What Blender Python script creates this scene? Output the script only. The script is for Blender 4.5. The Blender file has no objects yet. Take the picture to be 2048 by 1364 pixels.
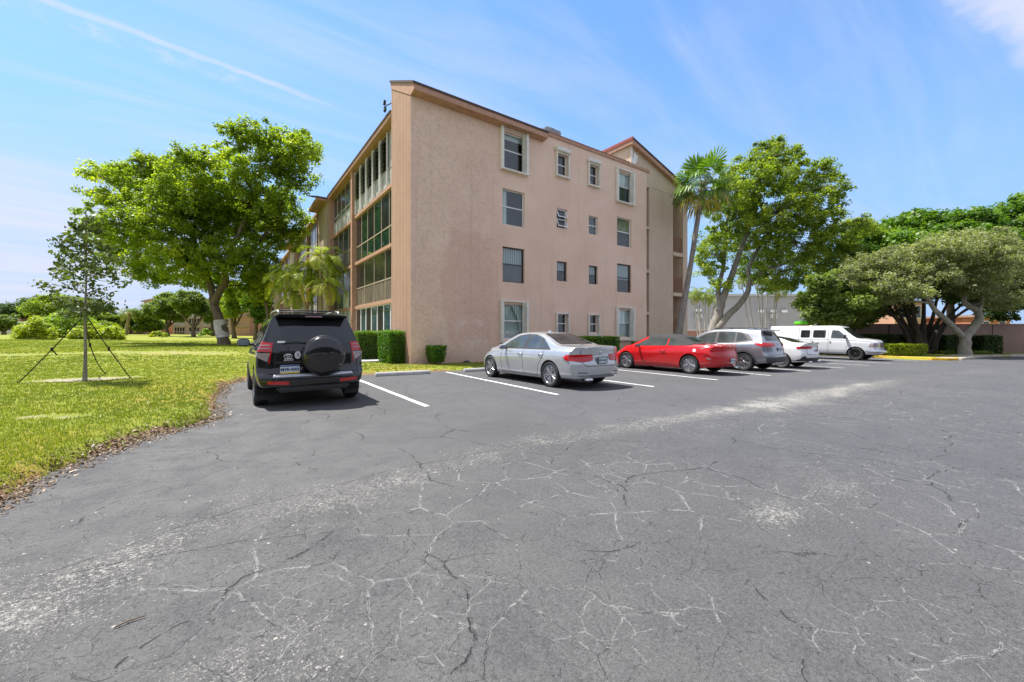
import bpy, bmesh, math, random
import numpy as np
from mathutils import Vector, Matrix, noise as mnoise
R = math.radians
C = bpy.context.scene.collection
rng = np.random.default_rng(11)
random.seed(5)
# ---------------------------------------------------------------- world frame
# x runs along the end wall of the block, y along its long facade, z up; the
# parking lot falls gently towards +x.
F = 803.0; TH = R(35.3); HOR = 664.0; CZ = 1.35
SN, CS = math.sin(TH), math.cos(TH)
SL = 0.0107
def gz(x): return -SL * x
def D(px, py, Z):
    """world point seen in direction (px,py) at depth Z metres"""
    a = (px - 1024) / F; b = (HOR - py) / F
    return Vector((Z * (a * CS + SN), Z * (-a * SN + CS), CZ + Z * b))
def DG(px, Z, z=None):
    p = D(px, HOR, Z)
    p.z = lawn_h(p.x, p.y) if z is None else z
    return p
def sm(a, b, t):
    t = np.clip((t - a) / (b - a), 0, 1); return t * t * (3 - 2 * t)

# ---------------------------------------------------------------- tagging
def tag(o, label=None, cat=None, group=None, kind=None):
    if label: o['label'] = label
    if cat: o['category'] = cat
    if group: o['group'] = group
    if kind: o['kind'] = kind
    return o
def empty(name, loc=(0, 0, 0), rz=0, label=None, cat=None, group=None):
    o = bpy.data.objects.new(name, None); C.objects.link(o)
    o.location = loc; o.rotation_euler = (0, 0, rz); o.empty_display_size = .2
    return tag(o, label, cat, group)
def copy_tree(o, parent=None):
    c = o.copy(); C.objects.link(c); c.parent = parent
    for ch in list(o.children): copy_tree(ch, c)
    return c

# ---------------------------------------------------------------- mesh buffer
class MB:
    def __init__(s): s.v = []; s.f = []; s.m = []
    def add(s, vs, fs, m=0):
        n = len(s.v); s.v += [tuple(v) for v in vs]
        for f in fs: s.f.append([i + n for i in f]); s.m.append(m)
        return s
    def box(s, a, b, m=0):
        x0, y0, z0 = a; x1, y1, z1 = b
        if x1 < x0: x0, x1 = x1, x0
        if y1 < y0: y0, y1 = y1, y0
        if z1 < z0: z0, z1 = z1, z0
        return s.add([(x0,y0,z0),(x1,y0,z0),(x1,y1,z0),(x0,y1,z0),(x0,y0,z1),(x1,y0,z1),(x1,y1,z1),(x0,y1,z1)],
              [(0,3,2,1),(4,5,6,7),(0,1,5,4),(1,2,6,5),(2,3,7,6),(3,0,4,7)], m)
    def rbox(s, a, b, r=.01, m=0):
        """box with chamfered edges"""
        bm = bmesh.new(); bmesh.ops.create_cube(bm, size=1)
        ce = [(a[i] + b[i]) / 2 for i in range(3)]; sz = [abs(b[i] - a[i]) for i in range(3)]
        for v in bm.verts: v.co = Vector([ce[i] + v.co[i] * sz[i] for i in range(3)])
        bmesh.ops.bevel(bm, geom=bm.edges[:], offset=min(r, min(sz) * .45), segments=2, affect='EDGES')
        return s.bm(bm, m)
    def bm(s, bm, m=0, M=None):
        bm.verts.ensure_lookup_table()
        vs = [(M @ v.co) if M else v.co.copy() for v in bm.verts]
        for i, v in enumerate(bm.verts): v.index = i
        s.add(vs, [[v.index for v in f.verts] for f in bm.faces], m); bm.free(); return s
    def tube(s, pts, rad, n=8, m=0, cap=True):
        pts = [Vector(p) for p in pts]; k = len(pts)
        if not hasattr(rad, '__len__'): rad = [rad] * k
        vs = []; fs = []; up = None
        for i, p in enumerate(pts):
            t = (pts[min(i + 1, k - 1)] - pts[max(i - 1, 0)])
            if t.length < 1e-9: t = Vector((0, 0, 1))
            t.normalize()
            if up is None:
                up = t.orthogonal().normalized()
            up = (up - t * up.dot(t))
            if up.length < 1e-6: up = t.orthogonal()
            up.normalize(); sd = t.cross(up)
            for j in range(n):
                a = 2 * math.pi * j / n
                vs.append(p + (up * math.cos(a) + sd * math.sin(a)) * rad[i])
        for i in range(k - 1):
            for j in range(n):
                a = i * n + j; b = i * n + (j + 1) % n
                fs.append((a, b, b + n, a + n))
        if cap:
            fs.append(tuple(range(n))[::-1]); fs.append(tuple(range((k - 1) * n, k * n)))
        return s.add(vs, fs, m)
    def lathe(s, prof, n=24, M=None, m=0):
        """prof: (radius, height) revolved about local z"""
        vs = []; fs = []; k = len(prof)
        for r, h in prof:
            for j in range(n):
                a = 2 * math.pi * j / n; v = Vector((r * math.cos(a), r * math.sin(a), h))
                vs.append(M @ v if M else v)
        for i in range(k - 1):
            for j in range(n):
                a = i * n + j; b = i * n + (j + 1) % n
                fs.append((a, b, b + n, a + n))
        if prof[0][0] > 1e-4: fs.append(tuple(range(n))[::-1])
        if prof[-1][0] > 1e-4: fs.append(tuple(range((k - 1) * n, k * n)))
        return s.add(vs, fs, m)
    def prism(s, poly, axis, a, b, m=0):
        """extrude 2-D polygon along axis ('x','y','z') from a to b"""
        def P(u, v, w): return {'x': (w, u, v), 'y': (u, w, v), 'z': (u, v, w)}[axis]
        n = len(poly); vs = [P(u, v, a) for u, v in poly] + [P(u, v, b) for u, v in poly]
        fs = [tuple(range(n)), tuple(range(n, 2 * n))[::-1]] + [(i, (i + 1) % n, (i + 1) % n + n, i + n) for i in range(n)]
        return s.add(vs, fs, m)
    def build(s, name, mats, parent=None, smooth=False, M=None, fix=True):
        me = bpy.data.meshes.new(name)
        me.from_pydata([tuple(M @ Vector(v)) for v in s.v] if M else s.v, [], s.f)
        if not isinstance(mats, (list, tuple)): mats = [mats]
        for mt in mats: me.materials.append(mt)
        if len(mats) > 1: me.polygons.foreach_set('material_index', s.m)
        me.update()
        if fix:
            b = bmesh.new(); b.from_mesh(me); bmesh.ops.recalc_face_normals(b, faces=b.faces); b.to_mesh(me); b.free()
        if smooth: me.shade_smooth() if smooth is True else smooth_angle(me, smooth)
        o = bpy.data.objects.new(name, me); C.objects.link(o)
        if parent is not None: o.parent = parent
        return o
def smooth_angle(me, ang):
    me.shade_smooth()
    b = bmesh.new(); b.from_mesh(me)
    for e in b.edges:
        if len(e.link_faces) == 2 and e.calc_face_angle(0) > R(ang): e.smooth = False
    b.to_mesh(me); b.free()
def np_mesh(name, V, Fc, mats, parent=None, attrs=None, smooth=False):
    """V (n,3), Fc (m,k) same-size faces"""
    me = bpy.data.meshes.new(name); k = Fc.shape[1]
    me.vertices.add(len(V)); me.vertices.foreach_set('co', V.astype(np.float32).ravel())
    me.loops.add(Fc.size); me.loops.foreach_set('vertex_index', Fc.astype(np.int32).ravel())
    me.polygons.add(len(Fc)); me.polygons.foreach_set('loop_start', np.arange(0, Fc.size, k, dtype=np.int32))
    me.update(calc_edges=True)
    for mt in (mats if isinstance(mats, (list, tuple)) else [mats]): me.materials.append(mt)
    for an, av in (attrs or {}).items():
        at = me.attributes.new(an, 'FLOAT', 'POINT'); at.data.foreach_set('value', av.astype(np.float32))
    if smooth: me.shade_smooth()
    o = bpy.data.objects.new(name, me); C.objects.link(o)
    if parent is not None: o.parent = parent
    return o

# ---------------------------------------------------------------- materials
class NT:
    def __init__(s, name):
        s.mat = bpy.data.materials.new(name); s.mat.use_nodes = True
        s.t = s.mat.node_tree; s.t.nodes.clear(); s.out = s.n('ShaderNodeOutputMaterial')
    def n(s, typ, props=None, **ins):
        nd = s.t.nodes.new(typ)
        for k, v in (props or {}).items(): setattr(nd, k, v)
        for k, v in ins.items():
            k = k.replace('_', ' ')
            s.set(nd.inputs[int(k[1:])] if k[0] == 'i' and k[1:].isdigit() else nd.inputs[k], v)
        return nd
    def set(s, inp, v):
        if isinstance(v, bpy.types.NodeSocket): s.t.links.new(v, inp)
        elif isinstance(v, bpy.types.Node): s.t.links.new(v.outputs[0], inp)
        elif isinstance(v, (tuple, list)) and len(v) == 3 and inp.type == 'RGBA': inp.default_value = (*v, 1)
        else: inp.default_value = v
    def math(s, op, a, b=0.0, c=None, clamp=False):
        nd = s.n('ShaderNodeMath', {'operation': op, 'use_clamp': clamp}); s.set(nd.inputs[0], a); s.set(nd.inputs[1], b)
        if c is not None: s.set(nd.inputs[2], c)
        return nd.outputs[0]
    def noise(s, scale, detail=4, rough=.55, vec=None, out=0, dist=0):
        nd = s.n('ShaderNodeTexNoise', Scale=scale, Detail=detail, Roughness=rough, Distortion=dist)
        if vec is not None: s.set(nd.inputs['Vector'], vec)
        return nd.outputs[out]
    def ramp(s, fac, stops):
        nd = s.n('ShaderNodeValToRGB'); s.set(nd.inputs[0], fac); el = nd.color_ramp.elements
        while len(el) < len(stops): el.new(.5)
        for e, (p, c) in zip(el, stops):
            e.position = p; e.color = (c, c, c, 1) if not hasattr(c, '__len__') else (*c, 1)
        return nd.outputs[0]
    def mix(s, f, a, b, mode='MIX'):
        nd = s.n('ShaderNodeMix', {'data_type': 'RGBA', 'blend_type': mode})
        s.set(nd.inputs[0], f); s.set(nd.inputs[6], a); s.set(nd.inputs[7], b); return nd.outputs[2]
    def ss(s, x, a, b):
        nd = s.n('ShaderNodeMapRange', {'interpolation_type': 'SMOOTHSTEP'}); s.set(nd.inputs[0], x); nd.inputs[1].default_value = a; nd.inputs[2].default_value = b
        return nd.outputs[0]
    def geo(s): return s.n('ShaderNodeNewGeometry').outputs['Position']
    def obj(s): return s.n('ShaderNodeTexCoord').outputs['Object']
    def bump(s, h, strength=.3, dist=.01):
        return s.n('ShaderNodeBump', Strength=strength, Distance=dist, Height=h).outputs[0]
    def pbr(s, col, rough=.6, bump=None, **kw):
        p = s.n('ShaderNodeBsdfPrincipled'); s.set(p.inputs['Base Color'], col); s.set(p.inputs['Roughness'], rough)
        for k, v in kw.items(): s.set(p.inputs[k.replace('_', ' ')], v)
        if bump is not None: s.set(p.inputs['Normal'], bump)
        s.t.links.new(p.outputs[0], s.out.inputs[0]); return s.mat
_mc = {}
def M_(name, col, rough=.6, var=.12, scale=3., bump=0, bscale=60., **kw):
    """general procedural material: base colour with noise variation"""
    if name in _mc: return _mc[name]
    t = NT(name); v = t.obj()
    n1 = t.noise(scale, 5, .6, v)
    dark = tuple(c * (1 - var * 1.6) for c in col); lite = tuple(min(1, c * (1 + var)) for c in col)
    c = t.ramp(n1, [(.3, dark), (.7, lite)])
    b = t.bump(t.noise(bscale, 3, .6, v), bump, .01) if bump else None
    _mc[name] = t.pbr(c, rough, b, **kw); return _mc[name]
def paint(name, col, metal=0., rough=.28, flake=.0):
    t = NT(name); v = t.obj()
    c = t.ramp(t.noise(1.7, 3, .5, v), [(.35, tuple(x * .93 for x in col)), (.65, col)])
    dust = t.math('MULTIPLY', t.ss(t.n('ShaderNodeSeparateXYZ', i0=v).outputs[2], .75, .2), t.noise(9, 4, .7, v))
    c = t.mix(t.math('MULTIPLY', dust, .22 if sum(col) > .1 else .05), c, (.22, .2, .17))
    return t.pbr(c, rough, None, Metallic=metal, Coat_Weight=.9, Coat_Roughness=.03, Specular_IOR_Level=.25)
def glassy(name, col=(.012, .014, .016), rough=.04):
    t = NT(name)
    wob = t.bump(t.noise(1.3, 2, .5, t.obj()), .06, .05)
    return t.pbr(t.ramp(t.noise(2.2, 3, .5, t.obj()), [(.3, tuple(c * .7 for c in col)), (.7, tuple(c * 1.3 for c in col))]), rough, wob, Specular_IOR_Level=.6, Coat_Weight=.2, Coat_Roughness=.02)
def clear_glass(name, tint=(.9, .95, .93), refl=1.45):
    t = NT(name)
    fr = t.n('ShaderNodeLayerWeight', Blend=.5, Normal=t.bump(t.noise(.9, 2, .5, t.obj()), .05, .05))
    gl = t.n('ShaderNodeBsdfGlossy', Roughness=.015, Color=(1, 1, 1)); tr = t.n('ShaderNodeBsdfTransparent', Color=tint)
    mx = t.n('ShaderNodeMixShader', i0=t.math('ADD', t.math('MULTIPLY', t.math('POWER', fr.outputs['Facing'], 5.), .9), .05, clamp=True), i1=tr, i2=gl); t.t.links.new(mx.outputs[0], t.out.inputs[0]); return t.mat
def stucco(name, c1, c2, bump=.5, bs=9., streak=True, patch=False, ribs=False):
    t = NT(name); v = t.geo()
    n1 = t.noise(.55, 6, .65, v); c = t.ramp(n1, [(.3, c1), (.72, c2)])
    fine = t.noise(38, 3, .7, v)
    c = t.mix(.25, c, t.ramp(fine, [(.3, tuple(x * .72 for x in c1)), (.7, tuple(min(1, x * 1.18) for x in c2))]))
    sp = t.n('ShaderNodeSeparateXYZ', i0=v)
    if streak:
        sv = t.n('ShaderNodeMapping', i0=v); sv.inputs['Scale'].default_value = (2.6, 2.6, .12)
        st = t.ss(t.noise(1.0, 5, .7, sv), .52, .75)
        c = t.mix(t.math('MULTIPLY', st, .36), c, tuple(x * .6 for x in c1))
        # damp grime just above the ground
        lo = t.math('MULTIPLY', t.ss(sp.outputs[2], .9, -.1), t.noise(2.5, 5, .7, v))
        c = t.mix(t.math('MULTIPLY', lo, .6), c, (.2, .13, .1))
    if patch:
        wob = t.math('MULTIPLY', t.math('SUBTRACT', t.noise(.8, 4, .6, v), .5), 2.2)
        px = t.math('ADD', sp.outputs[0], wob); pz = t.math('ADD', sp.outputs[2], t.math('MULTIPLY', wob, .5))
        m = t.math('MULTIPLY', t.math('MULTIPLY', t.ss(px, 7.3, 7.6), t.ss(px, 10.6, 9.6)), t.math('MULTIPLY', t.ss(pz, 5.9, 5.6), t.ss(pz, .4, 1.4)))
        c = t.mix(t.math('MULTIPLY', m, .4), c, (.62, .36, .28))
        # repaired pale smears low on the wall
        ms = t.math('MULTIPLY', t.math('MULTIPLY', t.ss(px, 7.8, 8.3), t.ss(px, 10.2, 9.6)), t.math('MULTIPLY', t.ss(pz, 2.3, 1.7), t.ss(t.noise(1.3, 3, .6, v), .5, .6)))
        c = t.mix(t.math('MULTIPLY', ms, .55), c, (.80, .66, .56))
    sw = t.noise(bs, 5, .66, v, dist=1.6)
    rgh = t.math('ADD', .22, t.math('MULTIPLY', t.ss(sp.outputs[0], 10.6, 9.4), .78)) if patch else 1.
    c = t.mix(t.math('MULTIPLY', t.ss(sw, .54, .38), t.math('MULTIPLY', rgh, .34)), c, tuple(x * .62 for x in c1))
    h = t.math('ADD', sw, t.math('MULTIPLY', fine, .35))
    if ribs:
        y = t.math('ADD', sp.outputs[1], t.math('MULTIPLY', t.noise(2, 2, .5, v), .05))
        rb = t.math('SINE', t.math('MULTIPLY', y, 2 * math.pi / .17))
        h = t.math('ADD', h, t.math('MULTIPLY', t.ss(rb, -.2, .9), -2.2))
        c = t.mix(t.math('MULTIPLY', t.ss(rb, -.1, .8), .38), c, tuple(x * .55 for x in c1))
    return t.pbr(c, .92, t.bump(t.math('MULTIPLY', h, rgh), bump, .03), Specular_IOR_Level=.2)
def leafmat(name, dark, lite, trans=.4, yellow=None, ysh=.8):
    t = NT(name)
    a = t.n('ShaderNodeAttribute', {'attribute_name': 'tint'}).outputs['Fac']
    stops = [(.0, dark), (ysh if yellow else 1., lite)]
    if yellow: stops.append((1., yellow))
    c = t.ramp(a, stops)
    df = t.n('ShaderNodeBsdfPrincipled'); t.set(df.inputs['Base Color'], c); df.inputs['Roughness'].default_value = .45; df.inputs['Specular IOR Level'].default_value = .35
    tr = t.n('ShaderNodeBsdfTranslucent'); t.set(tr.inputs[0], t.mix(1., c, (1.5, 1.55, .5), 'MULTIPLY'))
    mx = t.n('ShaderNodeMixShader', i0=trans, i1=df, i2=tr); t.t.links.new(mx.outputs[0], t.out.inputs[0]); return t.mat
def bark(name, c1, c2, sc=6.):
    t = NT(name); v = t.obj(); mp = t.n('ShaderNodeMapping', i0=v); mp.inputs['Scale'].default_value = (1, 1, .35)
    n = t.noise(sc, 6, .7, mp); return t.pbr(t.ramp(n, [(.3, c1), (.7, c2)]), .9, t.bump(n, .6, .04), Specular_IOR_Level=.2)

WHITE = M_('white_trim', (.82, .82, .80), .5, .07); CREAM = M_('cream_shutter', (.74, .72, .63), .55, .1, 5)
PINKTRIM = M_('salmon_trim', (.46, .26, .17), .7, .12, 4); BROWNTRIM = M_('brown_trim', (.3, .14, .08), .6, .12)
SHINGLE = M_('dark_shingle', (.09, .055, .045), .9, .25, 20, .4); REDTILE = M_('red_tile', (.32, .07, .05), .8, .2, 14, .3)
ALU = M_('aluminium', (.5, .5, .48), .4, .08, Metallic=.6); BRONZE = M_('bronze_frame', (.035, .03, .028), .4, .1)
BEIGEFR = M_('beige_frame', (.42, .34, .25), .55, .1)
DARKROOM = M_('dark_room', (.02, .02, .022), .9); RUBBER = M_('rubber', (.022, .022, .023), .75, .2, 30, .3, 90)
PLASTIC = M_('black_plastic', (.025, .025, .027), .5, .1, 20); CHROME = M_('chrome', (.75, .75, .76), .12, .04, Metallic=1.)
RIM = M_('alloy', (.42, .42, .44), .25, .05, Metallic=.9); RIMDARK = M_('dark_alloy', (.03, .03, .03), .35, .05, Metallic=.5)
SILH = M_('underbody', (.012, .012, .012), .9)
# ================================================================ ground
def seg_dist(px, py, pts):
    """unsigned distance to a polyline"""
    d = np.full(px.shape, 1e9)
    for (x0, y0), (x1, y1) in zip(pts[:-1], pts[1:]):
        dx, dy = x1 - x0, y1 - y0; L = dx * dx + dy * dy
        t = np.clip(((px - x0) * dx + (py - y0) * dy) / L, 0, 1)
        d = np.minimum(d, np.hypot(px - x0 - t * dx, py - y0 - t * dy))
    return d
def inside(px, py, poly):
    r = np.zeros(px.shape, bool); n = len(poly)
    for i in range(n):
        x0, y0 = poly[i]; x1, y1 = poly[(i + 1) % n]
        c = ((y0 > py) != (y1 > py)) & (px < (x1 - x0) * (py - y0) / (y1 - y0 + 1e-12) + x0)
        r ^= c
    return r
def vnoise(x, y, s, seed=0, oct=3):
    """cheap value noise, numpy"""
    x = np.asarray(x, float); y = np.asarray(y, float); out = np.zeros(x.shape); amp = 1; tot = 0
    for o in range(oct):
        xs, ys = x * s * 2 ** o + 37.1 * o + seed * 13.7, y * s * 2 ** o + 91.3 * o + seed * 7.9
        xi, yi = np.floor(xs), np.floor(ys); fx, fy = xs - xi, ys - yi
        fx = fx * fx * (3 - 2 * fx); fy = fy * fy * (3 - 2 * fy)
        def h(a, b):
            q = np.sin(a * 127.1 + b * 311.7 + seed * 74.7) * 43758.5453; return q - np.floor(q)
        out += amp * ((h(xi, yi) * (1 - fx) + h(xi + 1, yi) * fx) * (1 - fy) + (h(xi, yi + 1) * (1 - fx) + h(xi + 1, yi + 1) * fx) * fy)
        tot += amp; amp *= .5
    return out / tot
# outline of the asphalt (left edge beside the lawn, kerbless)
ASPH = [(-300, -300), (-40, -26), (-12, -7), (-4, 1.0), (-2.1, 3.2), (-1.55, 4.3), (-1.42, 4.9), (-1.34, 5.4), (-1.12, 6.1), (-.85, 6.75), (-.35, 7.35), (-.1, 7.9), (-.14, 9.4), (-.08, 11.2), (-.02, 12.4),
        (.45, 13.5), (2.2, 13.6), (4, 13.15), (9, 13.1), (20, 13.1), (35.6, 13.2), (37, 12), (36.6, 9.4), (35.4, 5.6), (37.2, 4.4), (46, 4.2), (58, -1.3), (90, -16.5), (300, -115), (300, -300)]
def asph_sd(x, y):
    """>0 outside the asphalt"""
    x = np.asarray(x, float); y = np.asarray(y, float)
    d = seg_dist(x, y, ASPH + ASPH[:1]); return np.where(inside(x, y, ASPH), -d, d)
def lawn_raw(x, y):
    x = np.asarray(x, float); y = np.asarray(y, float)
    g = -SL * np.clip(x, -45, 80)
    Z = x * SN + y * CS; X = x * CS - y * SN
    west = sm(6.2, 3.5, x)
    rise = .32 * sm(12, 30, Z) + .42 * sm(28, 60, Z)
    mound = .18 * np.exp(-((X + 16.5) / 7) ** 2 - ((Z - 22) / 4) ** 2)
    return g + west * (rise * .85 + mound) + .1
def lawn_np(x, y):
    sd = asph_sd(x, y) + (vnoise(x, y, 2.2, 3) - .5) * .22 + (vnoise(x, y, 9, 5) - .5) * .09
    f = sm(-.12, .3, sd)
    a = -SL * np.asarray(x, float)
    return a - .12 + (lawn_raw(x, y) + .02 - (a - .12)) * f + (vnoise(x, y, 1.3, 8) - .5) * .05 * f
def lawn_h(x, y): return float(lawn_raw(np.array([x]), np.array([y]))[0])
def axis(lo, hi, f0, f1, fine, grow=1.18):
    a = list(np.arange(f0, f1 + 1e-6, fine)); s = fine; v = f0
    L = []
    while v > lo: s *= grow; v -= s; L.append(v)
    s = fine; v = f1; Rr = []
    while v < hi: s *= grow; v += s; Rr.append(v)
    return np.array(L[::-1] + a + Rr)
def grid(name, xs, ys, hf, mat, attrs=None, keep=None):
    X, Y = np.meshgrid(xs, ys, indexing='ij'); Zv = hf(X, Y); n, m = X.shape
    V = np.stack([X, Y, Zv], -1).reshape(-1, 3); I = np.arange(n * m).reshape(n, m)
    Fc = np.stack([I[:-1, :-1], I[1:, :-1], I[1:, 1:], I[:-1, 1:]], -1).reshape(-1, 4)
    if keep is not None:
        k = keep(X, Y); kk = k[:-1, :-1] | k[1:, :-1] | k[1:, 1:] | k[:-1, 1:]; Fc = Fc[kk.reshape(-1)]
    at = {k: f(X, Y).reshape(-1) for k, f in (attrs or {}).items()}
    return np_mesh(name, V, Fc, mat, attrs=at, smooth=True)

def mk_lawnmat():
    t = NT('lawn_turf'); v = t.geo()
    big = t.noise(.28, 5, .6, v); mid = t.noise(1.6, 5, .65, v); fine = t.noise(28, 4, .75, v); vf = t.noise(95, 3, .7, v)
    c = t.ramp(t.math('ADD', t.math('MULTIPLY', big, .5), t.math('MULTIPLY', mid, .5)), [(.3, (.13, .185, .025)), (.48, (.23, .26, .035)), (.66, (.35, .30, .07))])
    c = t.mix(t.math('MULTIPLY', t.ss(fine, .35, .7), .55), c, (.33, .36, .04))
    c = t.mix(t.math('MULTIPLY', t.ss(vf, .55, .35), .6), c, (.09, .13, .012))
    bare = t.n('ShaderNodeAttribute', {'attribute_name': 'bare'}).outputs['Fac']
    soil = t.ramp(t.noise(22, 5, .75, v), [(.3, (.1, .06, .035)), (.5, (.27, .18, .11)), (.7, (.42, .31, .2))])
    sand = t.ramp(t.noise(14, 5, .7, v), [(.3, (.26, .23, .14)), (.7, (.46, .41, .32))])
    bm_ = t.ss(t.math('ADD', bare, t.math('MULTIPLY', t.math('SUBTRACT', t.noise(9, 4, .7, v), .5), .8)), .35, .65)
    c = t.mix(bm_, c, soil)
    sa = t.n('ShaderNodeAttribute', {'attribute_name': 'sand'}).outputs['Fac']
    c = t.mix(t.ss(t.math('ADD', sa, t.math('MULTIPLY', t.math('SUBTRACT', t.noise(3.5, 5, .75, v), .5), 2.0)), .45, .95), c, sand)
    dry = t.n('ShaderNodeAttribute', {'attribute_name': 'dry'}).outputs['Fac']
    c = t.mix(t.math('MULTIPLY', t.math('MULTIPLY', dry, t.ss(t.noise(5, 5, .7, v), .4, .65)), .6), c, (.4, .24, .06))
    h = t.math('ADD', fine, t.math('MULTIPLY', vf, .6))
    return t.pbr(c, .85, t.bump(h, .9, .03), Specular_IOR_Level=.15)
def sand_at(X, Y):
    Z = X * SN + Y * CS; Xc = X * CS - Y * SN
    p = np.exp(-((Z - 18.5 - .15 * (Xc + 20) - 3.5 * (vnoise(X, Y, .16, 41) - .5)) / (.4 + 1.6 * vnoise(X, Y, .3, 44))) ** 2) * sm(-11, -14, Xc) * .62          # sandy strip across the lawn
    s = np.exp(-(((X + 2.95) / 1.1) ** 2 + ((Y - 14.55) / .55) ** 2) ** 1.5) * 1.2        # ring round the sapling
    q = np.exp(-(((Xc + 9.6) / 1.0) ** 2 + ((Z - 15.3) / .5) ** 2)) * .75
    w = np.exp(-(((Xc + 16.5) / 3.5) ** 2 + ((Z - 33) / 1.5) ** 2)) * .6
    return p + s + q + w + .62 * np.exp(-(((Z - 6.3 - .1 * Xc) / .5) ** 2)) * sm(.5, .75, vnoise(X, Y, 1.2, 23)) * (X < 0)
def edge_bare(X, Y):
    sd = asph_sd(X, Y); n = vnoise(X, Y, 1.1, 2)
    wid = .10 + .28 * n
    b = sm(wid, wid * .2, sd)
    near = sm(-3, 4, Y)
    dirt = np.exp(-(((X - 5.6) / 1.6) ** 2 + ((Y - 15.1) / .25) ** 2)) + sm(14.85, 15.2, Y) * sm(5.5, 6, X) * sm(27, 26, X)
    # under the banyan on the right
    return np.clip(b + dirt * .9 + np.exp(-(((X - 50) / 7) ** 2 + ((Y - 9) / 3) ** 2)) * .9, 0, 1.3)
def dry_at(X, Y):
    sd = asph_sd(X, Y); return np.clip(sm(2.6, .2, sd) * sm(.35, .6, vnoise(X, Y, .6, 9)) * 1.4, 0, 1) * (X < 6)
LAWN = mk_lawnmat()
xs = axis(-420, 420, -6, 8, .085, 1.13); ys = axis(-300, 600, 1.5, 17, .085, 1.13)
tag(grid('lawn', xs, ys, lawn_np, LAWN, {'bare': edge_bare, 'sand': sand_at, 'dry': dry_at}), kind='structure')

# ---- asphalt
BAND = [(-1.6, 2.7), (.1, 3.6), (1.6, 3.75), (3.2, 3.9), (4.6, 3.85), (6.6, 3.75), (9, 3.55), (12.5, 3.5), (17.5, 3.3), (24, 2.6), (31, 1.6)]
def a_wear(X, Y):
    d = seg_dist(X, Y, BAND); n = vnoise(X, Y, 1.3, 4, 4)
    along = np.interp(X, [-2, 0, 1.5, 3, 4.5, 6, 12, 16, 19, 24, 30], [.34, .38, .42, .48, .6, .76, .85, .66, .34, .42, .2])
    w = np.interp(X, [-2, 3, 6, 10, 16, 30], [.5, .42, .46, .62, .7, .75])
    band = np.exp(-(d / (w * (.45 + n))) ** 2) * along
    band += .45 * np.exp(-((d) / (w * 2.4)) ** 2) * sm(.45, .75, vnoise(X, Y, 2.1, 6, 4)) * along
    blot = np.exp(-(((X - 4.5) / 1.15) ** 2 + ((Y - 1.25) / .55) ** 2) * (.5 + n * 1.2)) * .5 * (.55 + .9 * vnoise(X, Y, 3.2, 71)) + np.exp(-(((X - 3.35) / .35) ** 2 + ((Y - 1.35) / .22) ** 2)) * .6
    left = sm(2.6, -.8, X) * sm(5.4, 3.2, Y) * (.24 + sm(.4, .75, n) * .45)
    return band + blot + left
def a_smooth(X, Y):
    """1 where the newer smooth seal coat lies (parking side)"""
    yb = np.interp(X, [p[0] for p in BAND], [p[1] for p in BAND])
    return sm(-.05, .22, Y - yb + (vnoise(X, Y, 2.5, 12) - .5) * .5) * (.35 + .65 * sm(-1.2, 1.2, X + (vnoise(X, Y, .8, 14) - .5)))
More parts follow.
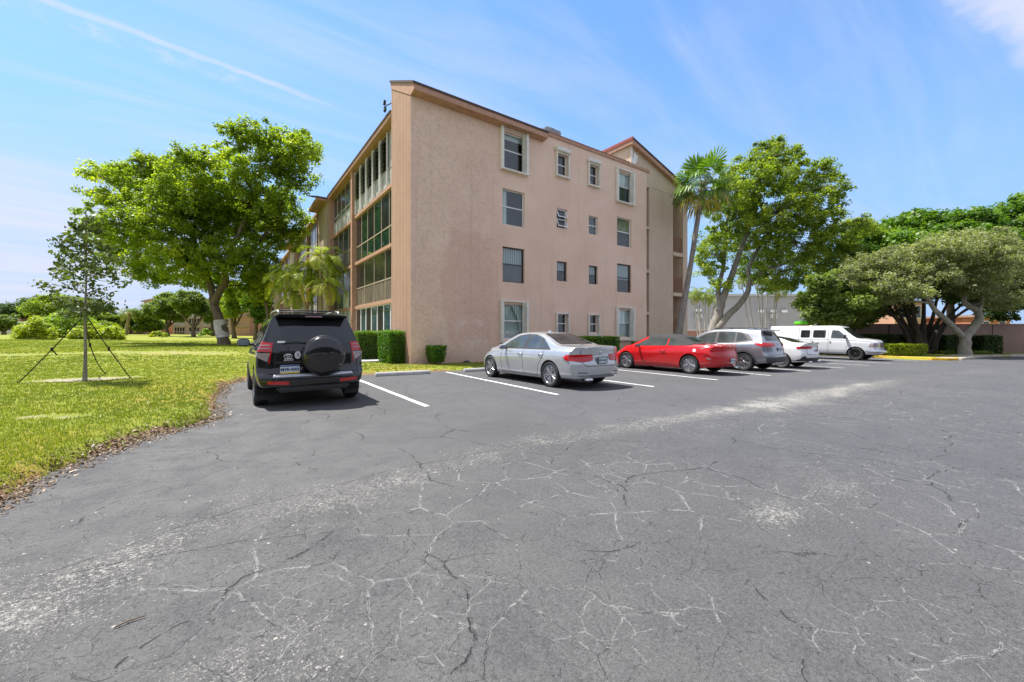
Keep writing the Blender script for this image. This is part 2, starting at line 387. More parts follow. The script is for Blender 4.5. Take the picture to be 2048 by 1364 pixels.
def mk_asphalt():
    t = NT('asphalt'); v = t.geo()
    wear = t.n('ShaderNodeAttribute', {'attribute_name': 'wear'}).outputs['Fac']
    smo = t.n('ShaderNodeAttribute', {'attribute_name': 'seal'}).outputs['Fac']
    big = t.noise(.35, 6, .6, v); mid = t.noise(2.3, 6, .65, v); fine = t.noise(55, 4, .75, v); vf = t.noise(190, 3, .75, v)
    c = t.ramp(t.math('ADD', t.math('MULTIPLY', big, .55), t.math('MULTIPLY', mid, .45)), [(.32, (.074, .074, .076)), (.5, (.087, .0865, .087)), (.68, (.104, .103, .102))])
    g = t.math('SUBTRACT', t.math('ADD', t.math('MULTIPLY', fine, .4), t.math('MULTIPLY', vf, .6)), .5)
    k = t.math('MULTIPLY', g, t.math('SUBTRACT', 4.4, t.math('MULTIPLY', smo, 2.2)))
    c = t.mix(1., c, t.n('ShaderNodeCombineColor', i0=t.math('ADD', 1, k), i1=t.math('ADD', 1, k), i2=t.math('ADD', 1, k)), 'MULTIPLY')
    # brownish dusty cast on the older part to the left
    sp = t.n('ShaderNodeSeparateXYZ', i0=v)
    c = t.mix(t.math('MULTIPLY', t.math('MULTIPLY', t.ss(sp.outputs[0], 3.2, -.6), t.ss(mid, .3, .65)), .35), c, (.17, .165, .155))
    c = t.mix(t.math('MULTIPLY', t.ss(sp.outputs[0], 1.5, 6.), .55), c, t.mix(1., c, (.90, .94, 1.06), 'MULTIPLY'))
    # exposed aggregate: pale stones get denser where the coat has worn off
    grain = t.noise(105, 3, .85, v); g2 = t.noise(42, 3, .8, v)
    n2 = t.noise(9, 5, .75, v)
    wr = t.math('ADD', wear, t.math('MULTIPLY', t.math('SUBTRACT', n2, .5), t.math('ADD', .55, t.math('MULTIPLY', wear, .7))))
    gm = t.math('ADD', t.math('MULTIPLY', grain, .6), t.math('MULTIPLY', g2, .4))
    wm = t.ss(t.math('ADD', gm, t.math('MULTIPLY', wr, .19)), .60, .69)
    stone = t.ramp(t.math('ADD', t.noise(31, 3, .8, v), t.ss(sp.outputs[0], 1., 7.) if False else 0.), [(.35, (.22, .215, .195)), (.65, (.46, .44, .40))])
    c = t.mix(t.math('MULTIPLY', wm, .85), c, stone)
    # dark pits between stones on the old coat
    pit = t.math('MULTIPLY', t.ss(t.noise(70, 4, .85, v), .43, .36), t.math('SUBTRACT', .75, t.math('MULTIPLY', smo, .6)))
    c = t.mix(pit, c, (.03, .03, .03))
    lf = t.math('MULTIPLY', t.ss(sp.outputs[0], 2.6, .2), t.math('SUBTRACT', 1, smo))
    c = t.mix(t.math('MULTIPLY', t.math('MULTIPLY', lf, t.ss(t.noise(34, 5, .85, v, dist=.8), .46, .40)), .5), c, (.03, .03, .03))
    dens = t.math('ADD', t.math('MULTIPLY', t.ss(t.noise(.9, 4, .6, v), .42, .7), .03), t.math('MULTIPLY', t.ss(wear, .05, .5), .12))
    vo3 = t.n('ShaderNodeTexVoronoi', {'feature': 'F1'}, Scale=22., Vector=v)
    spk = t.math('MULTIPLY', t.ss(t.math('ADD', vo3.outputs['Distance'], t.math('MULTIPLY', t.noise(60, 2, .6, v), .3)), .40, .28), t.math('LESS_THAN', t.n('ShaderNodeSeparateColor', i0=vo3.outputs['Color']).outputs[1], t.math('MULTIPLY', dens, .6)))
    c = t.mix(t.math('MULTIPLY', spk, .8), c, (.46, .44, .39))
    # cracks: warped cell networks, jagged at the small scale
    def cracks(scale, warp, wscale, seed, jag=.014):
        w1 = t.n('ShaderNodeVectorMath', {'operation': 'SCALE'}, i0=t.n('ShaderNodeVectorMath', {'operation': 'SUBTRACT'}, i0=t.noise(wscale, 2, .5, v, out=1), i1=(.5, .5, .5)).outputs[0], Scale=warp).outputs[0]
        w2 = t.n('ShaderNodeVectorMath', {'operation': 'SCALE'}, i0=t.n('ShaderNodeVectorMath', {'operation': 'SUBTRACT'}, i0=t.noise(11, 3, .6, v, out=1), i1=(.5, .5, .5)).outputs[0], Scale=jag * 4).outputs[0]
        wv = t.n('ShaderNodeVectorMath', {'operation': 'ADD'}, i0=t.n('ShaderNodeVectorMath', {'operation': 'ADD'}, i0=v, i1=w1).outputs[0], i1=w2)
        mp = t.n('ShaderNodeMapping', i0=wv.outputs[0]); mp.inputs['Location'].default_value = (seed, seed * .7, 0); mp.inputs['Scale'].default_value = (1, 1, 0); mp.inputs['Rotation'].default_value = (0, 0, .6)
        return t.n('ShaderNodeTexVoronoi', {'feature': 'DISTANCE_TO_EDGE', 'voronoi_dimensions': '2D'}, Scale=scale, Vector=mp).outputs['Distance']
    d1 = cracks(2.15, .3, 1.3, 3.3); d2 = cracks(5.2, .22, 2.4, 8.1, .012)
    z1 = t.ss(t.noise(.33, 3, .55, v), .40, .52); z2 = t.ss(t.noise(.6, 3, .6, v), .45, .55)
    old = t.math('SUBTRACT', 1, t.math('MULTIPLY', smo, .97))
    rag = t.math('MULTIPLY', t.noise(24, 4, .8, v), .03)
    gap = t.ss(t.noise(5, 4, .7, v), .36, .5)
    dust = t.math('MULTIPLY', t.math('MULTIPLY', t.ss(d1, .032, .004), gap), t.math('MULTIPLY', z1, old))
    dust = t.math('MAXIMUM', dust, t.math('MULTIPLY', t.math('MULTIPLY', t.ss(d2, .05, .006), t.math('MULTIPLY', z2, gap)), t.math('MULTIPLY', old, .7)))
    dl = t.ss(t.math('ADD', t.math('MULTIPLY', gm, .7), t.math('MULTIPLY', dust, .32)), .50, .62)
    c = t.mix(t.math('MULTIPLY', dl, t.math('MULTIPLY', t.ss(dust, .05, .6), .58)), c, (.30, .297, .287))
    core = t.math('MULTIPLY', t.math('MULTIPLY', t.ss(d1, .008, .0025), t.ss(t.noise(11, 4, .75, v), .44, .54)), t.math('MULTIPLY', z1, old))
    c3 = t.math('MULTIPLY', t.math('MULTIPLY', t.ss(d2, .017, .006), t.ss(t.noise(13, 4, .75, v), .48, .56)), t.math('MULTIPLY', old, t.ss(t.noise(.5, 3, .5, v), .5, .6)))
    core = t.math('MAXIMUM', core, t.math('MULTIPLY', c3, .8))
    d5 = cracks(8., .16, 3., 4.4, .008)
    core = t.math('MAXIMUM', core, t.math('MULTIPLY', t.math('MULTIPLY', t.ss(d5, .022, .006), t.ss(t.noise(8, 4, .75, v), .52, .6)), t.math('MULTIPLY', lf, .45)))
    # hairlines on the smooth side: short broken dashes
    d3 = cracks(.75, .9, .9, 1.7); d4 = cracks(2.6, .4, 2., 5.2)
    hair = t.math('MULTIPLY', t.ss(d3, .007, .002), t.math('MULTIPLY', t.ss(t.noise(.6, 3, .6, v), .42, .52), t.ss(t.noise(6, 4, .7, v), .46, .54)))
    hair = t.math('MAXIMUM', hair, t.math('MULTIPLY', t.ss(d4, .014, .005), t.math('MULTIPLY', t.ss(t.noise(9, 4, .7, v), .58, .64), .55)))
    # long joint where the two coats meet
    jn = t.n('ShaderNodeAttribute', {'attribute_name': 'joint'}).outputs['Fac']
    core = t.math('MAXIMUM', core, hair)
    c = t.mix(t.math('MULTIPLY', core, .58), c, (.028, .028, .028))
    jl = t.math('MULTIPLY', t.ss(t.math('ADD', t.math('ABSOLUTE', jn), t.math('MULTIPLY', rag, .6)), .02, .010), t.ss(t.noise(2.6, 4, .7, v), .42, .55))
    c = t.mix(t.math('MULTIPLY', jl, .8), c, (.025, .025, .025))
    hgt = t.math('ADD', t.math('MULTIPLY', fine, .5), t.math('MULTIPLY', vf, .5))
    hgt = t.math('SUBTRACT', t.math('ADD', hgt, t.math('MULTIPLY', spk, .4)), t.math('MULTIPLY', core, 3.))
    hgt = t.math('ADD', hgt, t.math('MULTIPLY', wm, .5))
    rough = t.math('SUBTRACT', .86, t.math('MULTIPLY', smo, .04))
    return t.pbr(c, rough, t.bump(hgt, .75, .012), Specular_IOR_Level=.3)
def a_joint(X, Y):
    yb = np.interp(X, [p[0] for p in BAND], [p[1] for p in BAND])
    return np.where(X < 7.5, Y - yb - .12 + (vnoise(X, Y, .9, 31, 4) - .5) * .3, 9)
xa = axis(-300, 300, -4, 9, .05, 1.16); ya = axis(-300, 60, -.5, 8, .05, 1.16)
tag(grid('parking_lot', xa, ya, lambda X, Y: -SL * X, mk_asphalt(), {'wear': a_wear, 'seal': a_smooth, 'joint': a_joint},
     keep=lambda X, Y: asph_sd(X, Y) < .35), kind='structure')

# ---- painted stall lines, thin sheets following the fall of the lot
def mk_line():
    t = NT('line_paint'); v = t.geo()
    n = t.noise(30, 5, .8, v); n2 = t.noise(3, 4, .7, v)
    c = t.mix(t.ss(t.math('ADD', n, t.math('MULTIPLY', n2, .5)), .76, .92), (.70, .70, .68), (.16, .16, .16))
    return t.pbr(c, .7, t.bump(t.noise(120, 3, .7, v), .5, .01))
LINE = mk_line()
for (x1, y1, x0, y0) in [(3.02, 7.0, 3.1, 12.9), (6.08, 6.8, 6.3, 12.9), (9.2, 6.5, 9.25, 12.9), (12.35, 6.45, 12.6, 12.9), (15.42, 6.2, 15.9, 12.9), (18.78, 6.1, 19.1, 12.9),
                         (22.15, 6.0, 22.4, 12.9), (25.35, 5.85, 25.6, 12.9), (28.45, 5.7, 28.7, 12.9), (33.0, 5.4, 33.1, 12.9)]:
    b = MB(); hw = .055
    k = 12; vs = []
    for i in range(k + 1):
        f = i / k; x = x1 + (x0 - x1) * f; y = y1 + (y0 - y1) * f
        for s in (-1, 1): vs.append((x + s * hw * (1 + .08 * math.sin(i * 2.3 + s)), y, gz(x + s * hw) + .004))
    b.add(vs, [(2 * i, 2 * i + 1, 2 * i + 3, 2 * i + 2) for i in range(k)])
    tag(b.build('stall_line', LINE), kind='structure')

# ---- concrete wheel stops
CONC = M_('concrete', (.46, .455, .44), .85, .15, 6, .4, 50)
def wheel_stop(cx, cy, label, yaw=0.):
    b = MB(); L = 1.83 / 2
    prof = [(-.08, 0), (-.075, .08), (-.05, .12), (.05, .12), (.075, .08), (.08, 0)]
    b.prism(prof, 'x', -L, L)
    o = b.build('wheel_stop', CONC); o.location = (cx, cy, gz(cx) + .002); o.rotation_euler = (0, math.atan(SL), yaw)
    m = o.modifiers.new('b', 'BEVEL'); m.width = .012; m.segments = 2
    tag(o, label, 'wheel stop', 'concrete wheel stops')
wheel_stop(4.68, 12.72, 'white concrete wheel stop at the head of the empty stall beside the black SUV', .0)
wheel_stop(7.75, 12.62, 'concrete wheel stop in front of the silver sedan', .02)
wheel_stop(14.2, 12.9, 'concrete wheel stop in front of the red convertible')
wheel_stop(17.3, 12.9, 'concrete wheel stop in front of the silver SUV')
wheel_stop(20.5, 12.9, 'concrete wheel stop in front of the white compact sedan')

# ---- footpath slabs beside the long facade, kerb island on the right
b = MB(); b.box((3.9, 17.0, lawn_h(5, 20) - .1), (6.2, 19.2, lawn_h(5, 20) + .05)); b.box((4.6, 19.2, lawn_h(5, 24) - .2), (6.2, 34, lawn_h(5, 24) + .045))
tag(b.build('footpath', CONC), kind='structure')
b = MB(); b.add([(27, 14.5, -.16), (74, 14.5, -.55), (74, 70, -.55), (27, 70, -.16)], [(0, 1, 2, 3)]); tag(b.build('added_rear_pavement', CONC), kind='structure')  # concrete sheet added to replace green lawn bounce on the warehouse
YEL = M_('yellow_kerb_paint', (.62, .4, .02), .6, .15, 5)
def kerb(name, pts, w, h, mat):
    b = MB(); vs = []
    for i, (x, y) in enumerate(pts):
        a = Vector(pts[max(i - 1, 0)]); c = Vector(pts[min(i + 1, len(pts) - 1)]); t = (c - a).normalized(); n = Vector((-t.y, t.x))
        for s, z in ((0, -.05), (.0, h - .02), (.1, h), (1 - .1, h), (1, h - .02), (1, -.05)):
            q = Vector((x, y)) + n * (s * w); vs.append((q.x, q.y, gz(q.x) + z))
    b.add(vs, [(i * 6 + j, i * 6 + j + 1, i * 6 + j + 7, i * 6 + j + 6) for i in range(len(pts) - 1) for j in range(5)] + [(0, 1, 2, 3, 4, 5), tuple(range(len(pts) * 6 - 6, len(pts) * 6))])
    return tag(b.build(name, mat), kind='structure')
kerb('yellow_kerb', [(37.15, 4.35), (36.2, 4.3), (35.5, 4.6), (35.2, 5.2), (35.6, 7), (36.2, 9.4), (36.9, 11.3), (36.2, 12.7), (34, 12.75), (29, 12.75)], -.16, .15, YEL)
b = MB()
for (a, c) in (((37.2, 4.2), (46, 4.0)), ((46, 4.0), (58, -1.5)), ((58, -1.5), (90, -16.7))):
    a = Vector(a); c = Vector(c); t = (c - a).normalized(); n = Vector((-t.y, t.x))
    p = [a, c, c + n * 1.5, a + n * 1.5]
    b.add([(q.x, q.y, gz(q.x) + z) for z in (-.05, .12) for q in p], [(0, 1, 2, 3), (4, 5, 6, 7), (0, 1, 5, 4), (1, 2, 6, 5), (2, 3, 7, 6), (3, 0, 4, 7)])
tag(b.build('pavement', M_('pale_pavement', (.5, .44, .36), .9, .12, 4, .3)), kind='structure')
# kerb in front of the building strip
kerb('kerb', [(9.3, 13.02), (20, 13.02), (29, 13.02)], -.14, .12, CONC)
# ================================================================ main block
WY = 15.4; WX = 5.95; GX = 6.25
STW = stucco('stucco_pink', (.71, .505, .375), (.84, .645, .50), 1., 6., patch=True)
STS = stucco('stucco_ribbed', (.44, .275, .20), (.55, .36, .27), .5, 16., ribs=True)
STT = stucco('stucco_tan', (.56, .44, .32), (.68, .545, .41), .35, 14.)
STB = stucco('stucco_pebble', (.42, .33, .24), (.55, .45, .34), .9, 12.)
bld = empty('apartment_building', (WX, WY, 0), 0, 'four storey salmon stucco apartment block with balconies along its sunny side, behind the parked cars', 'building')
OFF = Matrix.Translation((-WX, -WY, 0))
def bp(mb, name, mats, parent=bld, smooth=False):
    """part of the block, given in world coordinates"""
    o = mb.build(name, mats, parent, smooth, OFF); return o
def holes_wall(mb, x0, x1, z0, z1, y, rects, depth, m=0):
    """wall in plane y facing -y with openings; reveals go back by depth"""
    xs_ = sorted({x0, x1} | {r[0] for r in rects} | {r[1] for r in rects}); zs_ = sorted({z0, z1} | {r[2] for r in rects} | {r[3] for r in rects})
    for i in range(len(xs_) - 1):
        for j in range(len(zs_) - 1):
            cx, cz = (xs_[i] + xs_[i + 1]) / 2, (zs_[j] + zs_[j + 1]) / 2
            if any(r[0] < cx < r[1] and r[2] < cz < r[3] for r in rects): continue
            a, b_, c, d = xs_[i], xs_[i + 1], zs_[j], zs_[j + 1]
            mb.add([(a, y, c), (b_, y, c), (b_, y, d), (a, y, d)], [(0, 1, 2, 3)], m)
    for a, b_, c, d in rects:
        e = y + depth
        mb.add([(a, y, c), (b_, y, c), (b_, y, d), (a, y, d), (a, e, c), (b_, e, c), (b_, e, d), (a, e, d)],
               [(0, 4, 5, 1), (1, 5, 6, 2), (2, 6, 7, 3), (3, 7, 4, 0)], m)
# window table: x0,x1,z0,z1,kind
WIN = []
for (x0, x1) in ((10.37, 11.64), (18.33, 19.6)):
    for k, (z0, z1) in enumerate(((1.02, 2.66), (3.68, 5.32), (6.35, 8.02), (9.0, 10.68))): WIN.append((x0, x1, z0, z1, k, 'big'))
for (x0, x1) in ((13.7, 14.42), (16.02, 16.72)):
    for k, (z0, z1) in enumerate(((1.3, 2.28), (3.97, 4.98), (6.7, 7.7), (9.45, 10.5))): WIN.append((x0, x1, z0, z1, k, 'small'))
slots = [(21.06, 21.34, a, b_) for a, b_ in ((-.25, 2.42), (2.6, 5.02), (5.2, 7.72), (7.88, 10.3))]
openings = [(23.85, 25.02, a, b_) for a, b_ in ((-.2, 3.72), (3.95, 6.38), (6.6, 10.15))]
w = MB()
holes_wall(w, WX, 21.06, -.35, 11.2, WY, [q[:4] for q in WIN], .16)
bp(w, 'end_wall', STW)
w = MB(); holes_wall(w, 21.06, 25.5, -.5, 10.7, WY, slots + openings, .0)
# gable over the stair tower, roof falling to the right
w.add([(19.6, WY, 11.2), (21.06, WY, 11.2), (21.06, WY, 10.7), (25.5, WY, 10.7), (25.5, WY, 10.78), (19.6, WY, 12.62)], [(0, 1, 2, 3, 4, 5)])
w.add([(19.6, WY, 11.2), (19.6, WY + 9, 11.2), (19.6, WY + 9, 12.62), (19.6, WY, 12.62)], [(0, 1, 2, 3)])
w.box((25.5, WY, -.6), (25.54, WY + 10, 10.78))
for a, b_, c, d in slots:
    w.add([(a, WY, c), (b_, WY, c), (b_, WY, d), (a, WY, d), (a, WY + .35, c), (b_, WY + .35, c), (b_, WY + .35, d), (a, WY + .35, d)], [(0, 4, 5, 1), (1, 5, 6, 2), (2, 6, 7, 3), (3, 7, 4, 0), (4, 5, 6, 7)])
for a, b_, c, d in openings:
    w.add([(a, WY, c), (b_, WY, c), (b_, WY, d), (a, WY, d), (a, WY + 1.3, c), (b_, WY + 1.3, c), (b_, WY + 1.3, d), (a, WY + 1.3, d)], [(0, 4, 5, 1), (1, 5, 6, 2), (2, 6, 7, 3), (3, 7, 4, 0), (4, 5, 6, 7)])
bp(w, 'stair_tower_wall', STT)
# raised band at mid height of the tower + bits of downpipe in the slots
w = MB(); w.prism([(21.4, 10.32), (23.8, 10.32), (23.8, 10.36), (21.4, 10.36)], 'y', WY - .012, WY + .01); bp(w, 'wall_joint', STT)
for a, b_, c, d in slots:
    w = MB(); w.box((a + .02, WY + .2, c + (d - c) * .4), (b_ - .02, WY + .3, c + (d - c) * .43)); w.tube([(a + .2, WY + .25, c), (a + .2, WY + .25, d)], .03, 8)
    bp(w, 'slot_pipe', BROWNTRIM)
# landings railings in the openings
for a, b_, z in ((23.85, 25.02, 6.6), (23.85, 25.02, 3.95), (23.85, 25.02, 1.25)):
    w = MB(); w.box((a, WY + .04, z + 1.05), (b_, WY + .08, z + 1.09)); w.box((a, WY + .04, z + .08), (b_, WY + .08, z + .11))
    for i in range(11):
        x = a + .06 + i * (b_ - a - .12) / 10; w.box((x - .009, WY + .05, z + .1), (x + .009, WY + .07, z + 1.06))
    bp(w, 'railing', BROWNTRIM)
for z in (3.72, 6.38):
    w = MB(); w.box((23.72, WY - .05, z), (25.1, WY - .002, z + .23)); bp(w, 'landing_slab', STT)
# gable roof sheet of the stair tower (shed falling to +x) and its fascia
w = MB(); w.prism([(19.4, 12.70), (25.9, 10.72), (25.9, 10.82), (19.4, 12.82)], 'y', WY - .28, WY + 9.2); bp(w, 'tower_roof', [SHINGLE])
w = MB(); w.prism([(19.42, 12.45), (25.88, 10.48), (25.88, 10.717), (19.42, 12.697)], 'y', WY - .25, WY - .21); w.prism([(19.42, 12.45), (19.47, 12.45), (19.47, 12.66), (19.42, 12.66)], 'y', WY - .2, WY + 9.1)
w.prism([(19.45, 12.45), (25.88, 10.48), (25.88, 10.50), (19.45, 12.47)], 'y', WY - .2, WY - .003); bp(w, 'tower_fascia', PINKTRIM)
w = MB(); w.box((19.38, WY - .28, 12.67), (19.41, WY + 9.2, 12.84)); bp(w, 'tower_roof_edge', REDTILE)
w = MB(); w.box((19.57, WY + 2.2, 12.1), (19.599, WY + 3.2, 12.3)); bp(w, 'gable_vent', DARKROOM)
# white flashing and a loose white patch on the corner of the tower
w = MB(); w.box((19.57, WY - .015, 11.5), (19.72, WY - .004, 12.4)); w.add([(19.62, WY - .02, 11.42), (19.9, WY - .02, 11.38), (20.12, WY - .02, 11.6), (20.2, WY - .02, 11.95), (20.0, WY - .03, 12.0), (19.85, WY - .02, 12.15), (19.8, WY - .02, 11.85)], [(0, 1, 2, 3, 4, 5, 6)])
bp(w, 'flashing', WHITE)

# parapet cap over the windows
w = MB(); w.box((12.6, WY - .06, 11.2), (21.3, WY + .25, 11.36)); bp(w, 'parapet_cap', PINKTRIM)
w = MB(); w.box((12.6, WY - .075, 11.36), (19.4, WY + .27, 11.40)); bp(w, 'parapet_flashing', BROWNTRIM)
# flat roof and far walls so the block is a solid from other sides
w = MB(); w.box((WX + .4, WY + .3, 11.0), (21, 78, 11.12)); bp(w, 'flat_roof', M_('roof_felt', (.3, .29, .27), .9, .15))
w = MB(); w.box((20.9, WY + 9, -.6), (21.05, 78, 11.1)); w.box((WX + .4, 77.9, -.6), (21, 78, 11.1)); bp(w, 'rear_wall', STT)

# corner pilaster: ribbed panel facing the lawn, wedge top
w = MB(); w.add([(WX, WY, -.1), (WX, 17.7, -.1), (WX, 17.7, 12.40), (WX, WY, 11.12)], [(0, 1, 2, 3)])
w.add([(WX, 17.7, -.1), (12.6, 17.7, -.1), (12.6, 17.7, 12.4), (WX, 17.7, 12.4)], [(0, 1, 2, 3)])
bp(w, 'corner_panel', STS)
# shed roof of the corner unit
w = MB(); w.prism([(WY - .42, 11.16), (17.78, 12.58), (17.78, 12.48), (WY - .42, 11.06)], 'x', WX - .06, 12.82); bp(w, 'shed_roof', SHINGLE)
w = MB(); w.prism([(WY - .40, 10.86), (WY - .37, 10.86), (WY - .37, 11.085), (WY - .40, 11.065)], 'x', WX - .02, 12.78)
w.prism([(WY - .40, 10.86), (WY - .003, 10.80), (WY - .003, 10.78), (WY - .40, 10.84)], 'x', WX - .02, 12.78)
for x in (WX - .02, 12.75): w.prism([(WY - .369, 10.86), (WY - .003, 10.80), (17.74, 12.2), (17.74, 12.46), (WY - .369, 11.08)] if x < 7 else [(WY - .369, 10.86), (WY - .003, 10.80), (WY - .003, 11.27), (WY - .369, 11.08)], 'x', x, x + .03)
bp(w, 'eave_fascia', PINKTRIM)
for x in (7.9, 11.35):
    w = MB(); w.box((x, WY - .3, 10.822), (x + .75, WY - .2, 10.834)); bp(w, 'soffit_vent', DARKROOM)

# ---- windows of the end wall
PANE = clear_glass('window_glass')
def curtainmat(name, col, kind):
    t = NT(name); v = t.geo(); sp = t.n('ShaderNodeSeparateXYZ', i0=v)
    if kind == 'blind': w_ = t.math('SINE', t.math('MULTIPLY', sp.outputs[2], 2 * math.pi / .055)); c = t.mix(t.ss(w_, .1, .9), col, tuple(x * .35 for x in col))
    else:
        w_ = t.math('SINE', t.math('ADD', t.math('MULTIPLY', t.math('ADD', sp.outputs[0], sp.outputs[1]), 2 * math.pi / .13), t.math('MULTIPLY', t.noise(3, 2, .5, v), 3)))
        c = t.mix(t.ss(w_, -.4, .9), col, tuple(x * .55 for x in col))
    return t.pbr(c, .8)
CUR = curtainmat('white_curtain', (.85, .88, .88), 'c'); BLI = curtainmat('slat_blind', (.75, .78, .78), 'blind'); GRC = curtainmat('grey_curtain', (.42, .46, .5), 'c')
OLC = curtainmat('olive_blind', (.32, .33, .18), 'blind'); BLK = M_('dark_screen', (.045, .05, .06), .6, .2, 40)
def end_window(x0, x1, z0, z1, floor, kind, idx):
    r = empty('window', (x0 - WX, WY - WY, z0)); r.parent = bld
    O = Matrix.Translation((-x0, -WY, -z0))
    W = lambda mb, n, m, s=False: mb.build(n, m, r, s, O)
    dark = floor == 1
    FR = BRONZE if dark else WHITE
    fy = WY + .10; ft = .045 if kind == 'big' else .038
    b = MB(); b.box((x0, fy, z0), (x0 + ft, fy + .06, z1)); b.box((x1 - ft, fy, z0), (x1, fy + .06, z1)); b.box((x0 + ft, fy, z0), (x1 - ft, fy + .06, z0 + ft)); b.box((x0 + ft, fy, z1 - ft), (x1 - ft, fy + .06, z1))
    awn = (kind == 'small' and floor == 2 and x0 < 15)
    zm = z0 + (z1 - z0) * (.52 if kind == 'big' else .5)
    if not awn: b.box((x0 + ft, fy + .005, zm - .022), (x1 - ft, fy + .05, zm + .022))
    W(b, 'frame', FR)
    if awn:
        for q in range(2):
            za = z0 + .06 + q * .48; zt = za + .42; out = .2
            b = MB(); t_ = .03
            def tilt(z): return WY + .08 - out * (zt - z) / (zt - za)
            vs = []
            for (u0, u1, v0, v1) in ((x0 + .03, x0 + .07, za, zt), (x1 - .07, x1 - .03, za, zt), (x0 + .07, x1 - .07, za, za + .04), (x0 + .07, x1 - .07, zt - .04, zt)):
                b.add([(u0, tilt(v0), v0), (u1, tilt(v0), v0), (u1, tilt(v1), v1), (u0, tilt(v1), v1), (u0, tilt(v0) + .02, v0), (u1, tilt(v0) + .02, v0), (u1, tilt(v1) + .02, v1), (u0, tilt(v1) + .02, v1)],
                      [(0, 1, 2, 3), (4, 5, 6, 7), (0, 1, 5, 4), (1, 2, 6, 5), (2, 3, 7, 6), (3, 0, 4, 7)])
            W(b, 'awning_sash', WHITE)
            b = MB(); b.add([(x0 + .06, tilt(za) + .01, za), (x1 - .06, tilt(za) + .01, za), (x1 - .06, tilt(zt) + .01, zt), (x0 + .06, tilt(zt) + .01, zt)], [(0, 1, 2, 3)]); W(b, 'pane', PANE)
    else:
        b = MB(); b.box((x0 + ft, fy + .03, zm + .022), (x1 - ft, fy + .034, z1 - ft)); W(b, 'pane', PANE)
        b = MB(); b.box((x0 + ft, fy + .018, z0 + ft), (x1 - ft, fy + .022, zm - .022)); W(b, 'pane', PANE)
    # what is behind the glass
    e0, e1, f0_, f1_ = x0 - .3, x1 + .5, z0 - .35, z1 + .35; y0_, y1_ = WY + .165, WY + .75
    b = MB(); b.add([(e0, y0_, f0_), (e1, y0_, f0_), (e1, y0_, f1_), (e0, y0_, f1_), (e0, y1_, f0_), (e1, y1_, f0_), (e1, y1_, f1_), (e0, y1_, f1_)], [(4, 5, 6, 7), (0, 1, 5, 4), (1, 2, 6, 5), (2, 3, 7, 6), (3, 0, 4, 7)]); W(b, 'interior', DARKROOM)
    cy = WY + .19
    def sheet(u0, u1, v0, v1, mat, nm='curtain'):
        n = 24; vs = []; bb = MB()
        for i in range(n + 1):
            x = u0 + (u1 - u0) * i / n; y = cy + .02 * math.sin(i * 1.9)
            vs += [(x, y, v0), (x, y, v1)]
        bb.add(vs, [(2 * i, 2 * i + 2, 2 * i + 3, 2 * i + 1) for i in range(n)]); W(bb, nm, mat, True)
    if kind == 'big' and x0 < 12:
        if floor == 0:
            b = MB()
            b.box((x0 + .02, WY + .3, z0), (x1 - .02, WY + .305, z1)); W(b, 'blind', BLI)
            for s in (-1, 1):
                ce = (x0 + x1) / 2; e = x0 + .05 if s < 0 else x1 - .05
                b = MB(); b.add([(e, cy, z0 + .1), (e - s * .06, cy, z0 + .1), (e - s * .2, cy, z0 + .9), (ce, cy, z1 - .05), (e, cy, z1 - .05)], [(0, 1, 2, 3, 4)]); W(b, 'curtain', CUR)
        elif floor == 1: b = MB(); b.box((x0 - .05, cy, zm), (x1 + .2, cy + .01, z1)); W(b, 'blind', GRC); b = MB(); b.box((x0 - .05, cy, z0), (x1 + .2, cy + .01, zm)); W(b, 'screen', BLK)
        elif floor == 2: sheet(x0 + .03, x0 + .36, z0, z1, CUR)
        else: b = MB(); b.box((x0 - .05, cy, z1 - .28), (x1 + .2, cy + .01, z1)); W(b, 'blind', BLI)
    elif kind == 'big':
        if floor in (0, 3): sheet(x0 - .05, x1 + .2, zm, z1, CUR); b = MB(); b.box((x0 - .05, cy, z0), (x1 + .2, cy + .01, zm)); W(b, 'blind', BLK if floor == 3 else GRC)
        elif floor == 1: b = MB(); b.box((x0 - .05, cy, zm - .1), (x1 + .2, cy + .01, z1)); W(b, 'blind', GRC)
        else: b = MB(); b.box((x0 - .05, cy, zm), (x1 + .2, cy + .01, z1)); W(b, 'blind', OLC)
    else:
        if floor == 1: b = MB(); b.box((x0 - .05, cy, zm), (x1 + .2, cy + .01, z1)); W(b, 'blind', GRC)
        elif floor == 2: b = MB(); b.box((x0 - .05, cy, z0), (x1 + .2, cy + .01, z1)); W(b, 'blind', BLK)
    # hurricane-shutter housings: projecting cream frame on the top and ground floors
    if floor in (0, 3):
        p = .17 if kind == 'big' else .12; sw = .16 if kind == 'big' else .09; f0 = WY - .004
        g0 = z0 - .1; g1 = z1 + (.16 if kind == 'big' else .06)
        b = MB(); b.rbox((x0 - sw, f0 - p, g0), (x0 - .012, f0, g1), .012); W(b, 'shutter_box', CREAM)
        b = MB(); b.rbox((x1 + .012, f0 - p, g0), (x1 + sw, f0, g1), .012); W(b, 'shutter_box', CREAM)
        b = MB()
        b.box((x0 - .01, f0 - p * .6, g1 - .07), (x1 + .01, f0, g1)); W(b, 'shutter_rail', CREAM); b = MB(); b.box((x0 - sw - .01, f0 - p - .03, g0 - .06), (x1 + sw + .01, f0, g0 - .002)); W(b, 'shutter_rail', CREAM)
        if kind == 'small' and floor == 3:
            b = MB(); b.rbox((x0 - .14, f0 - .2, g1 + .002), (x1 + .14, f0, g1 + .22), .03); W(b, 'shutter_hood', CREAM)
        if kind == 'big':   # folded accordion slats
            b = MB()
            for i in range(4): b.box((x1 - .13 + i * .034, f0 - .12 - .02 * (i % 2), g0 + .02), (x1 - .118 + i * .034, f0 - .005, g1 - .08))
            W(b, 'shutter_slats', CREAM)
    return r
